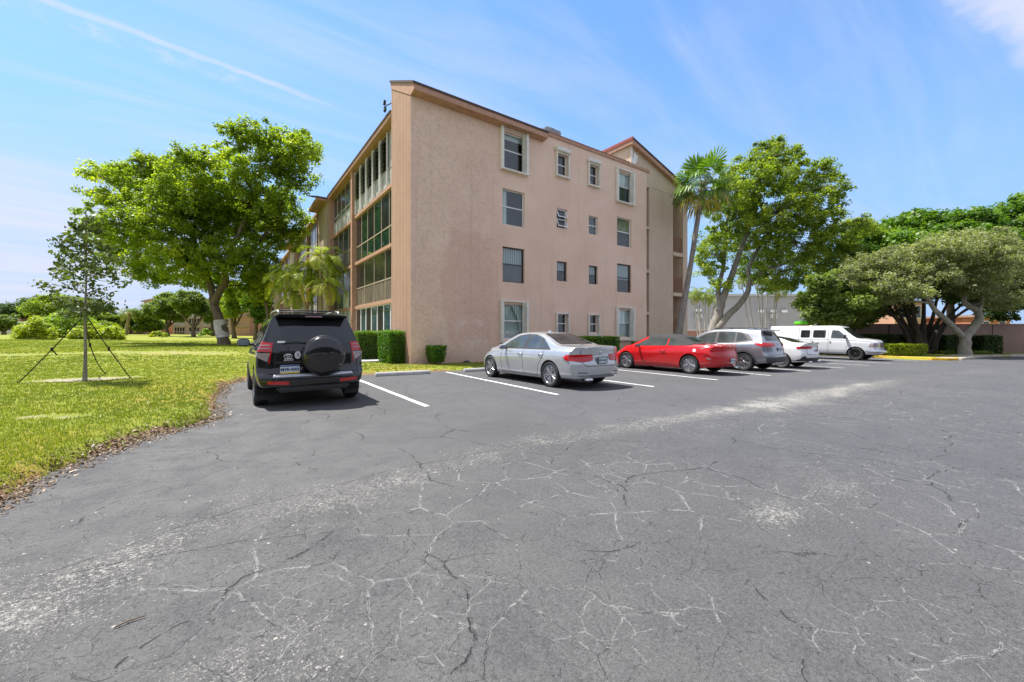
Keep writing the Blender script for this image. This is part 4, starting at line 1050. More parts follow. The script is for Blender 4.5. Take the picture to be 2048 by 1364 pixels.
c.put('windscreen', [(-.66, 1.12), (.66, 1.12), (.54, 1.60), (-.54, 1.60)], '+x', WGL, .005, rnd=.05)
seam(c, [(.75, .72), (.75, 1.0)], '-x'); seam(c, [(-.77, .60), (-.77, 1.0)], '-x'); seam(c, [(.75, .62), (-.77, .62)], '-x'); seam(c, [(.42, .62), (.42, 1.1)], '-x')
c.put('bumper_step', [(-.66, .565), (.66, .565), (.64, .605), (-.64, .605)], '-x', M_('scuffed_silver', (.4, .4, .41), .35, .15, Metallic=.7), .012)
b = MB(); b.rbox((.0, -.60, .30), (.3, .60, .42), .04); b.build('lower_valance', PLASTIC, g)
b = MB(); b.rbox((.17, -.60, 1.62), (.5, .60, 1.668), .02); b.build('spoiler', BK, g); b = MB(); b.box((.166, -.14, 1.633), (.172, .14, 1.653)); b.build('brake_light', M_('lamp_pink', (.4, .22, .22), .3), g)
# spare wheel
sp_ = empty('spare_wheel', (.0, -.15, .93)); sp_.parent = g
MM = Matrix.Rotation(-math.pi / 2, 4, 'Y')
b = MB(); b.lathe([(0, .155), (.12, .153), (.24, .142), (.315, .115), (.345, .085), (.358, .04), (.36, -.06), (.34, -.1), (.2, -.1)], 56, MM); b.build('wheel_cover', BK, sp_, 50)
b = MB(); b.lathe([(.362, .03), (.368, .02), (.368, -.05), (.36, -.06)], 56, MM); b.build('cover_band', PLASTIC, sp_, True)
M_('penn_yellow', (.7, .5, .05))
plate(c, .40, .70, 'MVR·4302', (.03, .05, .2), (.75, .52, .04), (.02, .03, .09), (.55, .62, .7), frame=False)
b = MB(); xx = c.surf(.4, .82, '-x').x; b.rbox((xx - .05, .2, .80), (xx + .02, .62, .835), .012); b.build('plate_garnish', CHROME if False else BK, g)
# badge: overlapping ovals, round sticker, model letters
def torus_ring(mb, cx, cy, cz, a, b_, r, n=28):
    mb.tube([(cx, cy + a * math.cos(2 * math.pi * i / n), cz + b_ * math.sin(2 * math.pi * i / n)) for i in range(n + 1)], r, 6, cap=False)
xx = c.surf(.42, .93, '-x').x - .008; b = MB(); torus_ring(b, xx, .42, .925, .064, .042, .0065); torus_ring(b, xx, .42, .94, .036, .017, .005); torus_ring(b, xx, .42, .925, .017, .038, .005); b.build('oval_badge', CHROME, g, True)
xx = c.surf(.27, .94, '-x').x - .004; b = MB(); b.lathe([(0, .004), (1, .004), (1, 0)], 28, Matrix.Translation((xx, .27, .945)) @ Matrix.Rotation(-math.pi / 2, 4, 'Y') @ Matrix.Diagonal((.068, .05, 1, 1))); st = b.build('round_sticker', M_('sticker_white', (.7, .7, .7), .5, .04), g)
textobj('S', .085, M_('sticker_ink', (.02, .02, .02), .5, .02), st, REARM(xx - .006, .27, .945), .0008, 'sticker_letter')
xx = c.surf(.42, .85, '-x').x - .008; textobj('RAV4', .062, CHROME, g, REARM(xx, .42, .86), .002, 'model_lettering', .001, .25)
xx = c.surf(.5, 1.16, '-x').x; c.put('window_sticker', [(.46, 1.165), (.58, 1.165), (.58, 1.195), (.46, 1.195)], '-x', M_('sticker_white', (.7, .7, .7)), .008)
q0, q1 = c.surf(.02, 1.13, '-x'), c.surf(.44, 1.16, '-x'); b = MB(); b.tube([(q0.x - .02, .02, 1.15), (q1.x - .03, .30, 1.175), (q1.x - .025, .5, 1.16)], .009, 6); b.build('wiper', PLASTIC, g, True)
xx = c.surf(.45, 1.0, '-x').x; b = MB(); b.rbox((xx - .02, .28, 1.0), (xx + .01, .56, 1.02), .008); b.build('tailgate_handle', BK, g)
for s in (-1, 1):
    pts = [(.62, s * .52, 1.70), (.66, s * .53, 1.755), (.9, s * .535, 1.77), (1.6, s * .535, 1.775), (2.05, s * .53, 1.76), (2.15, s * .52, 1.70)]
    b = MB(); b.tube(pts, .017, 8); b.build('roof_rail', ALU, g, True)
for x in (.95, 1.85):
    b = MB(); b.tube([(x, -.53, 1.775), (x, 0, 1.79), (x, .53, 1.775)], .014, 8); b.build('roof_bar', PLASTIC, g, True)
b = MB(); b.tube([(.62, 0, 1.70), (.48, 0, 1.86)], [.006, .003], 6); b.lathe([(.03, 1.69), (.02, 1.715), (0, 1.72)], 10, Matrix.Translation((.62, 0, 0))); b.build('aerial', PLASTIC, g, True)
finish(c, 'body', BK)
for x in P['axles']:
    for s in (-1, 1): wheel(g, x, s * .80, .345, .22, s, 5)

# ---- 2 silver sedan ---------------------------------------------------------
SV = paint('silver_paint', (.52, .535, .55), .55, .25)
P = dict(L=4.72, H=1.435, wr=.53, axles=(.98, 3.86), rw=.335, ra=.372, shelf=.07, cR=(.26, 3.4), cF=(.5, 2.4), k=.07, bulge=.012,
    w=[(0, .86), (.5, .905), (1.2, .915), (2.4, .905), (3.9, .90), (4.4, .86), (4.72, .78)],
    sh=[(0, .96), (.8, .955), (2, .93), (3.4, .885), (4.1, .80), (4.72, .62)],
    top=[(0, 1.05), (.25, 1.065), (.75, 1.085), (1.0, 1.16), (1.45, 1.33), (1.75, 1.405), (2.3, 1.435), (2.75, 1.41), (3.1, 1.27), (3.55, 1.03), (3.7, .985), (4.3, .87), (4.72, .68)],
    bot=[(0, .28), (.6, .24), (1, .2), (3.9, .17), (4.72, .22)],
    R=[(.2, .12), (.3, .045), (.42, .01), (.6, 0), (.66, .012), (.72, .035), (.9, .06), (1.0, .06), (1.06, .065)],
    F=[(.2, 4.6), (.35, 4.72), (.55, 4.71), (.7, 4.6), (.85, 4.3)])
c = start(P, 'parked_sedan', (7.68, 6.92), R(90), 'silver four door sedan parked nearest the end wall of the block'); g = c.root
for sd in ('+y', '-y'):
    s = 1 if sd == '+y' else -1
    c.put('window_surround', [(.98, .965), (3.38, .94), (3.34, .965), (3.0, 1.17), (2.7, 1.32), (2.3, 1.372), (1.9, 1.36), (1.5, 1.26)], sd, PLASTIC, .003, rnd=.04)
    c.put('side_window', [(2.2, .975), (3.22, .96), (2.92, 1.17), (2.66, 1.29), (2.3, 1.35), (2.2, 1.352)], sd, LGL, .006, rnd=.02)
    c.put('side_window', [(1.44, .985), (2.08, .975), (2.08, 1.35), (1.86, 1.335), (1.53, 1.245)], sd, LGL, .006, rnd=.02)
    c.put('quarter_window', [(1.08, .99), (1.39, .985), (1.47, 1.225), (1.3, 1.15)], sd, LGL, .006, rnd=.02)
    seam(c, [(2.14, .94), (2.14, .5), (2.1, .25)], sd); seam(c, [(1.22, .94), (1.28, .75), (1.45, .55), (1.5, .25)], sd); seam(c, [(3.2, .9), (3.24, .6), (3.2, .25)], sd); seam(c, [(1.5, .26), (3.2, .25)], sd)
    seam(c, [(.42, .80), (1.3, .805), (2.2, .80), (3.4, .77)], sd, .006, 'crease_shade', M_('silver_shadow', (.2, .21, .22), .4), .001)  # crease drawn as a darker strip, its shade painted on the side
    handle(c, 2.26, .82, s, SV); handle(c, 1.34, .84, s, SV); mirror(c, 3.02, .96, s, (.12, .22, .14), SV)
    c.put('tail_light', [(s * .36, .83), (s * .36, .705), (s * .62, .685), (s * .90, .72), (s * .93, .86), (s * .62, .875)], '-x', REDL, .011, rnd=.03)
    c.put('tail_light_side', [(.0, .875), (.0, .72), (.34, .72), (.42, .80), (.30, .85)], sd, REDL, .014, rnd=.03)
    c.put('rear_reflector', [(s * .48, .41), (s * .72, .42), (s * .72, .44), (s * .48, .43)], '-x', PLASTIC, .004)
    c.put('headlamp', [(4.0, .72), (4.5, .60), (4.62, .68), (4.3, .76)], sd, CLRL, .004)
cnd = lambda f: f.calc_center_median().x < 2.2 and f.normal.z > .2
c.put('rear_window', [(-.62, 1.105), (.62, 1.105), (.47, 1.385), (-.47, 1.385)], '-x', WGL, .005, cond=cnd, rnd=.06)
c.put('windscreen', [(-.66, 1.03), (.66, 1.03), (.5, 1.37), (-.5, 1.37)], '+x', WGL, .005, rnd=.04)
seam(c, [(-.62, .98), (-.66, .70), (-.5, .58), (.5, .58), (.66, .70), (.62, .98)], '-x')
seam(c, [(-.70, .345), (.70, .345)], '-x', .012, 'bumper_groove', M_('groove_grey', (.15, .155, .16), .5), .002)
plate(c, 0, .72, 'JZW R51', None, None, (.02, .12, .06), (.66, .7, .66), frame=True)
xx = c.surf(0, .88, '-x').x - .006; b = MB(); b.lathe([(0, .006), (.034, .005), (.041, 0)], 24, Matrix.Translation((xx, 0, .905)) @ Matrix.Rotation(-math.pi / 2, 4, 'Y')); rb = b.build('round_badge', CHROME, g, True)
for k, col in enumerate(((.03, .12, .45), (.7, .7, .7), (.03, .12, .45), (.7, .7, .7))):
    b = MB(); a0 = k * math.pi / 2; b.add([(xx - .0075, 0, .905)] + [(xx - .0075, .026 * math.cos(a0 + i * math.pi / 12), .905 + .026 * math.sin(a0 + i * math.pi / 12)) for i in range(7)], [tuple(range(8))]); b.build('badge_quarter', M_('badge_%d' % (k % 2), col, .3, .02), rb)
b = MB(); b.tube([(.0, .36, .245), (.25, .36, .25)], .035, 12); b.build('exhaust', CHROME, g, True); b = MB(); b.tube([(.0, .46, .245), (.25, .46, .25)], .035, 12); b.build('exhaust', CHROME, g, True)
b = MB(); b.prism([(1.95, 1.43), (2.12, 1.435), (1.99, 1.485), (1.955, 1.48)], 'y', -.02, .02); b.build('roof_fin', SV, g)
finish(c, 'body', SV)
for x in P['axles']:
    for s in (-1, 1): wheel(g, x, s * .80, .335, .225, s, 5, True, rimr=.72)

# ---- 3 red convertible with a black soft top -------------------------------
RD = paint('red_paint', (.55, .006, .010), 0, .22); SOFT = M_('soft_top', (.03, .03, .032), .85, .15, 8, .3, 140)
P = dict(L=4.9, H=1.41, wr=.52, axles=(1.08, 3.84), rw=.34, ra=.385, shelf=.05, cR=(.34, 2.8), cF=(.55, 2.3), k=.1, bulge=.015,
    w=[(0, .82), (.6, .895), (1.2, .91), (2.4, .895), (3.9, .905), (4.5, .85), (4.9, .75)],
    sh=[(0, .90), (.6, .97), (1.4, .965), (2.6, .92), (3.5, .88), (4.2, .78), (4.9, .60)],
    top=[(0, 1.0), (.5, 1.045), (.92, 1.065), (1.1, 1.12), (1.6, 1.30), (2.0, 1.385), (2.5, 1.41), (2.95, 1.375), (3.25, 1.23), (3.7, .99), (3.85, .96), (4.5, .80), (4.9, .64)],
    bot=[(0, .30), (.6, .24), (1, .18), (3.9, .16), (4.9, .2)],
    R=[(.2, .22), (.3, .1), (.45, .02), (.62, 0), (.7, .02), (.85, .06), (1.0, .05)],
    F=[(.2, 4.75), (.35, 4.9), (.5, 4.9), (.65, 4.75), (.85, 4.4)])
c = start(P, 'parked_convertible', (14.3, 6.95), R(90), 'red convertible with its black soft top up'); g = c.root
for sd in ('+y', '-y'):
    s = 1 if sd == '+y' else -1
    c.put('side_window', [(2.02, .985), (3.42, .95), (3.12, 1.16), (2.9, 1.27), (2.5, 1.315), (2.06, 1.31)], sd, LGL, .006, rnd=.03)
    c.put('quarter_window', [(1.42, 1.0), (1.97, .985), (2.0, 1.30), (1.86, 1.27)], sd, LGL, .006, rnd=.03)
    seam(c, [(2.0, .96), (2.0, .5), (2.02, .24)], sd); seam(c, [(3.42, .9), (3.45, .6), (3.4, .24)], sd); handle(c, 2.16, .80, s, RD); mirror(c, 3.22, .95, s, (.12, .22, .14), RD)
    seam(c, [(1.75, .34), (3.3, .31)], sd, .012, 'sill_line', M_('red_dark', (.3, .004, .006), .4), .003)
    c.put('tail_light', [(s * .50, .90), (s * .50, .70), (s * .80, .68), (s * .97, .74), (s * .90, .93)], '-x', REDL, .011, rnd=.04)
    c.put('tail_light_side', [(.1, .92), (.12, .74), (.30, .76), (.38, .9), (.30, .94)], sd, REDL, .014, rnd=.03)
    c.put('side_marker', [(.42, .875), (.70, .925), (.66, .945), (.5, .935), (.42, .9)], sd, CLRL, .006)
    c.put('bumper_lamp', [(.30, .55), (.45, .57), (.43, .61), (.32, .60)], sd, CLRL, .006)
    c.put('fuel_sticker', [(.82, .80), (.93, .80), (.93, .90), (.82, .90)], sd, M_('sticker_white', (.7, .7, .7)), .006) if s > 0 else None
    c.put('headlamp', [(4.2, .66), (4.7, .55), (4.78, .62), (4.4, .72)], sd, CLRL, .004)
# soft top = skin of the cabin in cloth
c.put('soft_top', [(.94, -.66), (2.98, -.60), (2.98, .60), (.94, .66)], '+z', SOFT, .012, cond=lambda f: f.calc_center_median().z > 1.0)
for sd in ('+y', '-y'):
    c.put('soft_top_side', [(1.2, 1.03), (1.42, .995), (1.46, 1.0), (1.9, 1.30), (2.06, 1.325), (2.55, 1.335), (2.95, 1.29), (2.98, 1.31), (2.6, 1.42), (1.9, 1.40), (1.6, 1.3)], sd, SOFT, .011) if False else None
    c.put('soft_top_side', [(.96, 1.03), (1.44, 1.0), (1.92, 1.3), (1.9, 1.42), (1.0, 1.2)], sd, SOFT, .011)
    c.put('soft_top_side', [(1.88, 1.29), (2.55, 1.325), (2.98, 1.26), (2.98, 1.34), (2.5, 1.42), (1.88, 1.42)], sd, SOFT, .011)
c.put('rear_window', [(-.40, 1.13), (.40, 1.13), (.34, 1.30), (-.34, 1.30)], '-x', WGL, .018, cond=lambda f: f.calc_center_median().x < 2.2 and f.normal.z > .2, rnd=.05)
c.put('windscreen', [(-.66, .99), (.66, .99), (.5, 1.34), (-.5, 1.34)], '+x', WGL, .005, rnd=.04)
b = MB(); b.tube([(.22, -.55, 1.035), (.13, -.48, 1.06), (.10, 0, 1.065), (.13, .48, 1.06), (.22, .55, 1.035)], .011, 8); b.build('spoiler', RD, g, True)
seam(c, [(-.46, .98), (-.5, .66), (.5, .66), (.46, .98)], '-x')
plate(c, 0, .50, '7K4 LPD', None, None, (.04, .2, .1), (.68, .7, .68))
b = MB(); b.tube([(.05, -.5, .23), (.3, -.5, .24)], .04, 12); b.build('exhaust', CHROME, g, True)
finish(c, 'body', RD)
for x in P['axles']:
    for s in (-1, 1): wheel(g, x, s * .79, .34, .22, s, 5, False, rimr=.70, sw=.036)

# ---- 4 silver SUV -----------------------------------------------------------
SV2 = paint('grey_silver_paint', (.29, .30, .335), .6, .25)
CLAD = M_('grey_cladding', (.055, .057, .06), .6, .1, 20)
P = dict(L=4.6, H=1.66, wr=.565, axles=(.98, 3.66), rw=.355, ra=.40, shelf=.07, cR=(.24, 3.4), cF=(.5, 2.4), k=.08,
    w=[(0, .88), (.5, .915), (1.2, .92), (2.4, .91), (3.7, .91), (4.3, .86), (4.6, .8)],
    sh=[(0, 1.12), (1.2, 1.07), (2.4, 1.02), (3.4, .99), (4.1, .90), (4.6, .72)],
    top=[(0, 1.60), (.5, 1.64), (1.5, 1.67), (2.2, 1.66), (2.7, 1.57), (3.1, 1.35), (3.5, 1.10), (3.65, 1.06), (4.3, .95), (4.6, .78)],
    bot=[(0, .36), (.6, .28), (1, .2), (3.7, .2), (4.6, .26)],
    R=[(.2, .16), (.34, .06), (.48, 0), (.62, 0), (.72, .05), (1.0, .09), (1.12, .14), (1.5, .40), (1.62, .46)],
    F=[(.2, 4.5), (.4, 4.6), (.6, 4.58), (.8, 4.45), (1., 4.2)])
c = start(P, 'parked_suv', (17.45, 6.65), R(90), 'silver grey SUV with dark wheel arch cladding, beside the red convertible'); g = c.root
for sd in ('+y', '-y'):
    s = 1 if sd == '+y' else -1
    c.put('window_surround', [(.66, 1.2), (1.2, 1.10), (3.28, 1.05), (2.95, 1.30), (2.6, 1.5), (2.1, 1.565), (1.3, 1.55), (.9, 1.44)], sd, PLASTIC, .003, rnd=.04)
    c.put('side_window', [(2.18, 1.10), (3.16, 1.075), (2.88, 1.29), (2.58, 1.45), (2.18, 1.535)], sd, LGL, .006, rnd=.03)
    c.put('side_window', [(1.38, 1.13), (2.06, 1.11), (2.06, 1.54), (1.4, 1.53)], sd, LGL, .006, rnd=.03)
    c.put('quarter_window', [(.84, 1.22), (1.3, 1.14), (1.31, 1.52), (1.1, 1.48)], sd, LGL, .006, rnd=.03)
    seam(c, [(2.12, 1.06), (2.12, .6), (2.1, .34)], sd); seam(c, [(1.26, 1.1), (1.3, .95), (1.48, .7), (1.5, .34)], sd); seam(c, [(3.2, 1.0), (3.24, .6), (3.2, .34)], sd)
    c.put('sill_cladding', [(1.35, .20), (3.3, .19), (3.3, .36), (1.35, .38)], sd, CLAD, .012)
    for cx in P['axles']:
        ar = []
        for j in range(12):
            a0 = math.pi * j / 12 + .0; a1 = math.pi * (j + 1) / 12
            ar.append([(cx + .40 * math.cos(a0), .355 + .40 * math.sin(a0)), (cx + .48 * math.cos(a0), .355 + .48 * math.sin(a0)), (cx + .48 * math.cos(a1), .355 + .48 * math.sin(a1)), (cx + .40 * math.cos(a1), .355 + .40 * math.sin(a1))])
        c.put('arch_cladding', ar, sd, CLAD, .014)
    handle(c, 2.26, .93, s, SV2); handle(c, 1.44, .95, s, SV2); mirror(c, 2.98, 1.08, s, (.13, .22, .16), SV)
    c.put('tail_light', [(s * .40, 1.06), (s * .42, 1.00), (s * .66, .94), (s * .95, .98), (s * .93, 1.10), (s * .66, 1.09)], '-x', REDL, .011, rnd=.03)
    c.put('tail_light_side', [(.05, 1.09), (.08, .97), (.44, 1.0), (.62, 1.10), (.30, 1.12)], sd, REDL, .014, rnd=.03)
    b = MB(); b.tube([(.7, s * .5, 1.665), (.8, s * .505, 1.70), (2.0, s * .505, 1.715), (2.3, s * .49, 1.66)], .016, 8); b.build('roof_rail', PLASTIC, g, True)
c.put('rear_window', [(-.66, 1.20), (.66, 1.20), (.55, 1.52), (-.55, 1.52)], '-x', WGL, .005, rnd=.05)
c.put('windscreen', [(-.66, 1.1), (.66, 1.1), (.52, 1.56), (-.52, 1.56)], '+x', WGL, .005, rnd=.04)
c.put('rear_bumper', [(-.80, .36), (.80, .36), (.86, .56), (-.86, .56)], '-x', CLAD, .010, rnd=.05)
b = MB(); b.rbox((.04, -.45, .30), (.2, .45, .40), .04); b.build('skid_plate', ALU, g)
b = MB(); b.rbox((.22, -.52, 1.57), (.55, .52, 1.61), .018); b.build('spoiler', SV2, g)
seam(c, [(-.7, 1.1), (-.74, .66), (.74, .66), (.7, 1.1)], '-x')
plate(c, 0, .86, 'GQT E43', None, None, (.03, .15, .08), (.68, .7, .68))
xx = c.surf(0, 1.06, '-x').x - .008; b = MB(); torus_ring(b, xx, 0, 1.06, .06, .04, .006); torus_ring(b, xx, 0, 1.075, .034, .016, .005); torus_ring(b, xx, 0, 1.06, .016, .036, .005); b.build('oval_badge', CHROME, g, True)
finish(c, 'body', SV2)
for x in P['axles']:
    for s in (-1, 1): wheel(g, x, s * .80, .355, .23, s, 5, True, rimr=.70)

# ---- 5 white compact sedan --------------------------------------------------
WP = paint('white_paint', (.78, .79, .80), 0, .25)
P = dict(L=4.6, H=1.42, wr=.52, axles=(1.0, 3.7), rw=.33, ra=.37, shelf=.07, cR=(.30, 3.), cF=(.5, 2.4), k=.08,
    w=[(0, .84), (.5, .885), (1.2, .895), (2.4, .89), (3.7, .89), (4.3, .84), (4.6, .78)],
    sh=[(0, .99), (.8, .98), (2, .94), (3.4, .89), (4.1, .80), (4.6, .66)],
    top=[(0, 1.07), (.35, 1.09), (.6, 1.12), (1.2, 1.31), (1.75, 1.40), (2.2, 1.42), (2.7, 1.39), (3.1, 1.22), (3.5, 1.02), (3.65, .98), (4.3, .87), (4.6, .72)],
    bot=[(0, .32), (.6, .26), (1, .2), (3.7, .18), (4.6, .22)],
    R=[(.2, .2), (.32, .08), (.45, .02), (.6, 0), (.72, .02), (.9, .07), (1.0, .06), (1.08, .02)],
    F=[(.2, 4.5), (.4, 4.6), (.6, 4.58), (.8, 4.4), (1., 4.1)])
c = start(P, 'parked_sedan', (20.45, 6.45), R(90), 'white compact sedan with a dark rear diffuser, between the silver SUV and the van'); g = c.root
for sd in ('+y', '-y'):
    s = 1 if sd == '+y' else -1
    c.put('side_window', [(1.0, 1.04), (3.3, .97), (2.95, 1.19), (2.6, 1.32), (2.2, 1.355), (1.6, 1.31)], sd, WGL, .005, rnd=.03)
    seam(c, [(2.1, 1.34), (2.1, .6), (2.08, .28)], sd); seam(c, [(1.26, .98), (1.5, .6), (1.5, .28)], sd); handle(c, 2.24, .84, s, WP); handle(c, 1.4, .87, s, WP); mirror(c, 3.0, .98, s, (.12, .2, .14), WP)
    c.put('tail_light', [(s * .34, .955), (s * .36, .91), (s * .6, .84), (s * .92, .85), (s * .9, .95), (s * .62, .965)], '-x', REDL, .011, rnd=.02)
    c.put('tail_light_side', [(.0, .95), (.02, .85), (.34, .87), (.46, .93), (.3, .955)], sd, REDL, .014)
    c.put('bumper_corner', [(s * .58, .34), (s * .86, .34), (s * .84, .52), (s * .72, .56)], '-x', PLASTIC, .008)
c.put('diffuser', [(-.6, .32), (.6, .32), (.66, .48), (-.66, .48)], '-x', PLASTIC, .012)
c.put('rear_window', [(-.62, 1.12), (.62, 1.12), (.46, 1.37), (-.46, 1.37)], '-x', WGL, .005, cond=lambda f: f.calc_center_median().x < 2. and f.normal.z > .2, rnd=.05)
c.put('windscreen', [(-.64, 1.02), (.64, 1.02), (.5, 1.35), (-.5, 1.35)], '+x', WGL, .005, rnd=.04)
b = MB(); b.rbox((.07, -.56, 1.072), (.2, .56, 1.092), .008); b.build('boot_lip', PLASTIC, g)
seam(c, [(-.62, 1.0), (-.64, .62), (.64, .62), (.62, 1.0)], '-x')
plate(c, 0, .78, '58B HTN', (.5, .05, .05), None, (.25, .05, .05), (.62, .55, .55))
b = MB(); b.tube([(.02, -.45, .30), (.3, -.45, .31)], .04, 12); b.build('exhaust', CHROME, g, True); b = MB(); b.tube([(.02, .45, .30), (.3, .45, .31)], .04, 12); b.build('exhaust', CHROME, g, True)
finish(c, 'body', WP)
for x in P['axles']:
    for s in (-1, 1): wheel(g, x, s * .78, .33, .22, s, 5, True, rimr=.74, sw=.022, rimmat=RIM)

# ---- 6 white van, backed into its stall -------------------------------------
VW = paint('van_paint', (.66, .68, .70), 0, .3)
P = dict(L=5.75, H=2.08, wr=.76, axles=(1.25, 4.75), rw=.38, ra=.44, shelf=.03, cR=(.08, 6), cF=(.22, 4.), k=.06, waist=.45,
    w=[(0, .98), (2, 1.0), (4.6, 1.0), (5.2, .97), (5.75, .9)],
    sh=[(0, 1.2), (3.5, 1.2), (4.6, 1.17), (5.2, 1.14), (5.75, 1.05)],
    top=[(0, 2.05), (.3, 2.08), (3.6, 2.08), (3.95, 2.02), (4.45, 1.6), (4.8, 1.33), (4.95, 1.29), (5.45, 1.21), (5.66, 1.16), (5.75, 1.10)],
    bot=[(0, .42), (2, .36), (4.75, .34), (5.75, .36)],
    R=[(.3, .12), (.5, .0), (.7, .0), (.8, .06), (2.0, .12)],
    F=[(.3, 5.6), (.45, 5.72), (.62, 5.75), (.66, 5.72), (1.05, 5.70), (1.18, 5.6)])
c = start(P, 'parked_van', (31.3, 12.4), R(-90), 'white passenger van with black wheels, at the far end of the row', 'van'); g = c.root
for sd in ('+y', '-y'):
    s = 1 if sd == '+y' else -1
    c.put('side_window', [(3.55, 1.30), (4.42, 1.28), (4.30, 1.40), (3.95, 1.76), (3.6, 1.80)], sd, LGL, .006, rnd=.06)
    c.put('side_window', [(2.62, 1.32), (3.28, 1.32), (3.28, 1.80), (2.62, 1.80)], sd, WGL, .006, rnd=.07)
    c.put('side_window', [(1.95, 1.32), (2.45, 1.32), (2.45, 1.80), (1.95, 1.80)], sd, WGL, .006, rnd=.07)
    for x in (3.42, 2.53, 1.85): seam(c, [(x, 1.95), (x, .42)], sd, .007)
    seam(c, [(4.40, 1.25), (4.36, .85), (4.22, .5)], sd, .004); seam(c, [(1.85, .42), (4.25, .42)], sd, .006)
    for x in (3.5, 2.6): 
        p_ = c.surf(x, 1.08, sd); b = MB(); b.rbox((x, p_.y - .005, 1.02), (x + .05, p_.y + s * .03, 1.12), .008); b.build('door_handle', PLASTIC, g)
    mirror(c, 4.28, 1.38, s, (.14, .24, .26), PLASTIC)
    c.put('headlamp', [(5.33, .80), (5.7, .80), (5.7, 1.02), (5.42, 1.03)], sd, CLRL, .006, rnd=.03)
    c.put('headlamp_front', [(s * .5, .80), (s * .95, .80), (s * .9, 1.02), (s * .5, 1.02)], '+x', CLRL, .007, rnd=.03)
    c.put('drip_rail', [(.2, 1.97), (3.9, 1.97), (3.9, 1.985), (.2, 1.985)], sd, VW, .012)
cf = lambda f: f.calc_center_median().x > 3.6 and f.normal.z > .2 and f.calc_center_median().z > 1.25
c.put('windscreen', [(-.84, 1.30), (.84, 1.30), (.72, 1.95), (-.72, 1.95)], '+x', WGL, .005, cond=cf, rnd=.05)
c.put('grille', [(-.48, .76), (.48, .76), (.48, 1.04), (-.48, 1.04)], '+x', CHROME, .012, rnd=.03)
for k in range(3): c.put('grille_slot', [(-.42, .79 + k * .085), (.42, .79 + k * .085), (.42, .84 + k * .085), (-.42, .84 + k * .085)], '+x', PLASTIC, .016)
b = MB(); b.tube([(5.35, -.99, .56), (5.62, -.93, .56), (5.80, -.6, .56), (5.84, 0, .56), (5.80, .6, .56), (5.62, .93, .56), (5.35, .99, .56)], .095, 10); b.build('front_bumper', CHROME, g, 40)
b = MB(); b.rbox((-.1, -.9, .45), (.05, .9, .62), .03); b.build('rear_bumper', CHROME, g)
finish(c, 'body', VW)
for x in P['axles']:
    for s in (-1, 1): wheel(g, x, s * .86, .38, .26, s, 8, False, RIMDARK, .58, .02)
# ================================================================ vegetation
def quads(cen, nor, tan, ln, wd, bend=0.):
    """leaf rhombs: centre, normal, long axis, length, width arrays"""
    bi = np.cross(nor, tan); l = ln[:, None]; w_ = wd[:, None]
    a = cen - tan * l * .5; c = cen + tan * l * .5 - nor * l * bend; b = cen + bi * w_ * .5 - tan * l * .08; d = cen - bi * w_ * .5 - tan * l * .08
    V = np.stack([a, b, c, d], 1).reshape(-1, 3); return V, np.arange(len(cen) * 4).reshape(-1, 4)
def unit(v): return v / np.maximum(np.linalg.norm(v, axis=1, keepdims=True), 1e-9)
def leaf_clumps(cc, cr, per, size, up=.7, squash=.75, rngl=rng, tint=None, out=.6):
    n = len(cc); k = n * per
    c = np.repeat(cc, per, 0); r = np.repeat(cr, per)[:, None]
    d = unit(rngl.normal(size=(k, 3))); rad = rngl.random((k, 1)) ** .5
    off = d * rad * r; off[:, 2] *= squash
    nor = unit(rngl.normal(size=(k, 3)) * .55 + np.array([0, 0, up]) + d * out)
    tan = unit(np.cross(nor, rngl.normal(size=(k, 3))))
    s = size * (.6 + .8 * rngl.random(k))
    V, Fc = quads(c + off, nor, tan, s, s * .62, .12)
    ct = np.repeat(rngl.random(n) if tint is None else tint, per)
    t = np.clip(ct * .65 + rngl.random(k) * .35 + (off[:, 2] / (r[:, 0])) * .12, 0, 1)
    return V, Fc, np.repeat(t, 4)
def crown_clumps(blobs, dens, cr, seed=1, inner=.4):
    g = np.random.default_rng(seed); C_, R_, T_ = [], [], []
    for (p, rx, rz) in blobs:
        n = max(3, int(dens * (rx * rx + 2 * rx * rz) / 3)); d = unit(g.normal(size=(n, 3)))
        f = g.random((n, 1)) ** inner; q = d * f * np.array([rx, rx, rz]); C_.append(np.array(p) + q)
        R_.append(cr * (.6 + .8 * g.random(n))); T_.append(np.clip(g.random() * .45 + g.random(n) * .55, 0, 1))
    return np.concatenate(C_), np.concatenate(R_), np.concatenate(T_)
def wig(p, q, n=6, amp=.12, seed=0):
    g = random.Random(seed); p = Vector(p); q = Vector(q); L = (q - p).length; out = []
    for i in range(n + 1):
        t = i / n; w_ = Vector((g.uniform(-1, 1), g.uniform(-1, 1), g.uniform(-.5, .5))) * amp * L * math.sin(math.pi * t) * .5
        sag = Vector((0, 0, 1)) * L * .10 * math.sin(math.pi * t); out.append(p.lerp(q, t) + w_ + sag)
    return out
def smoothpath(pts, n=4):
    pts = [Vector(p) for p in pts]; out = []
    for i in range(len(pts) - 1):
        p0 = pts[max(i - 1, 0)]; p1 = pts[i]; p2 = pts[i + 1]; p3 = pts[min(i + 2, len(pts) - 1)]
        for j in range(n):
            t = j / n; out.append(.5 * ((2 * p1) + (-p0 + p2) * t + (2 * p0 - 5 * p1 + 4 * p2 - p3) * t * t + (-p0 + 3 * p1 - 3 * p2 + p3) * t ** 3))
    out.append(pts[-1]); return out
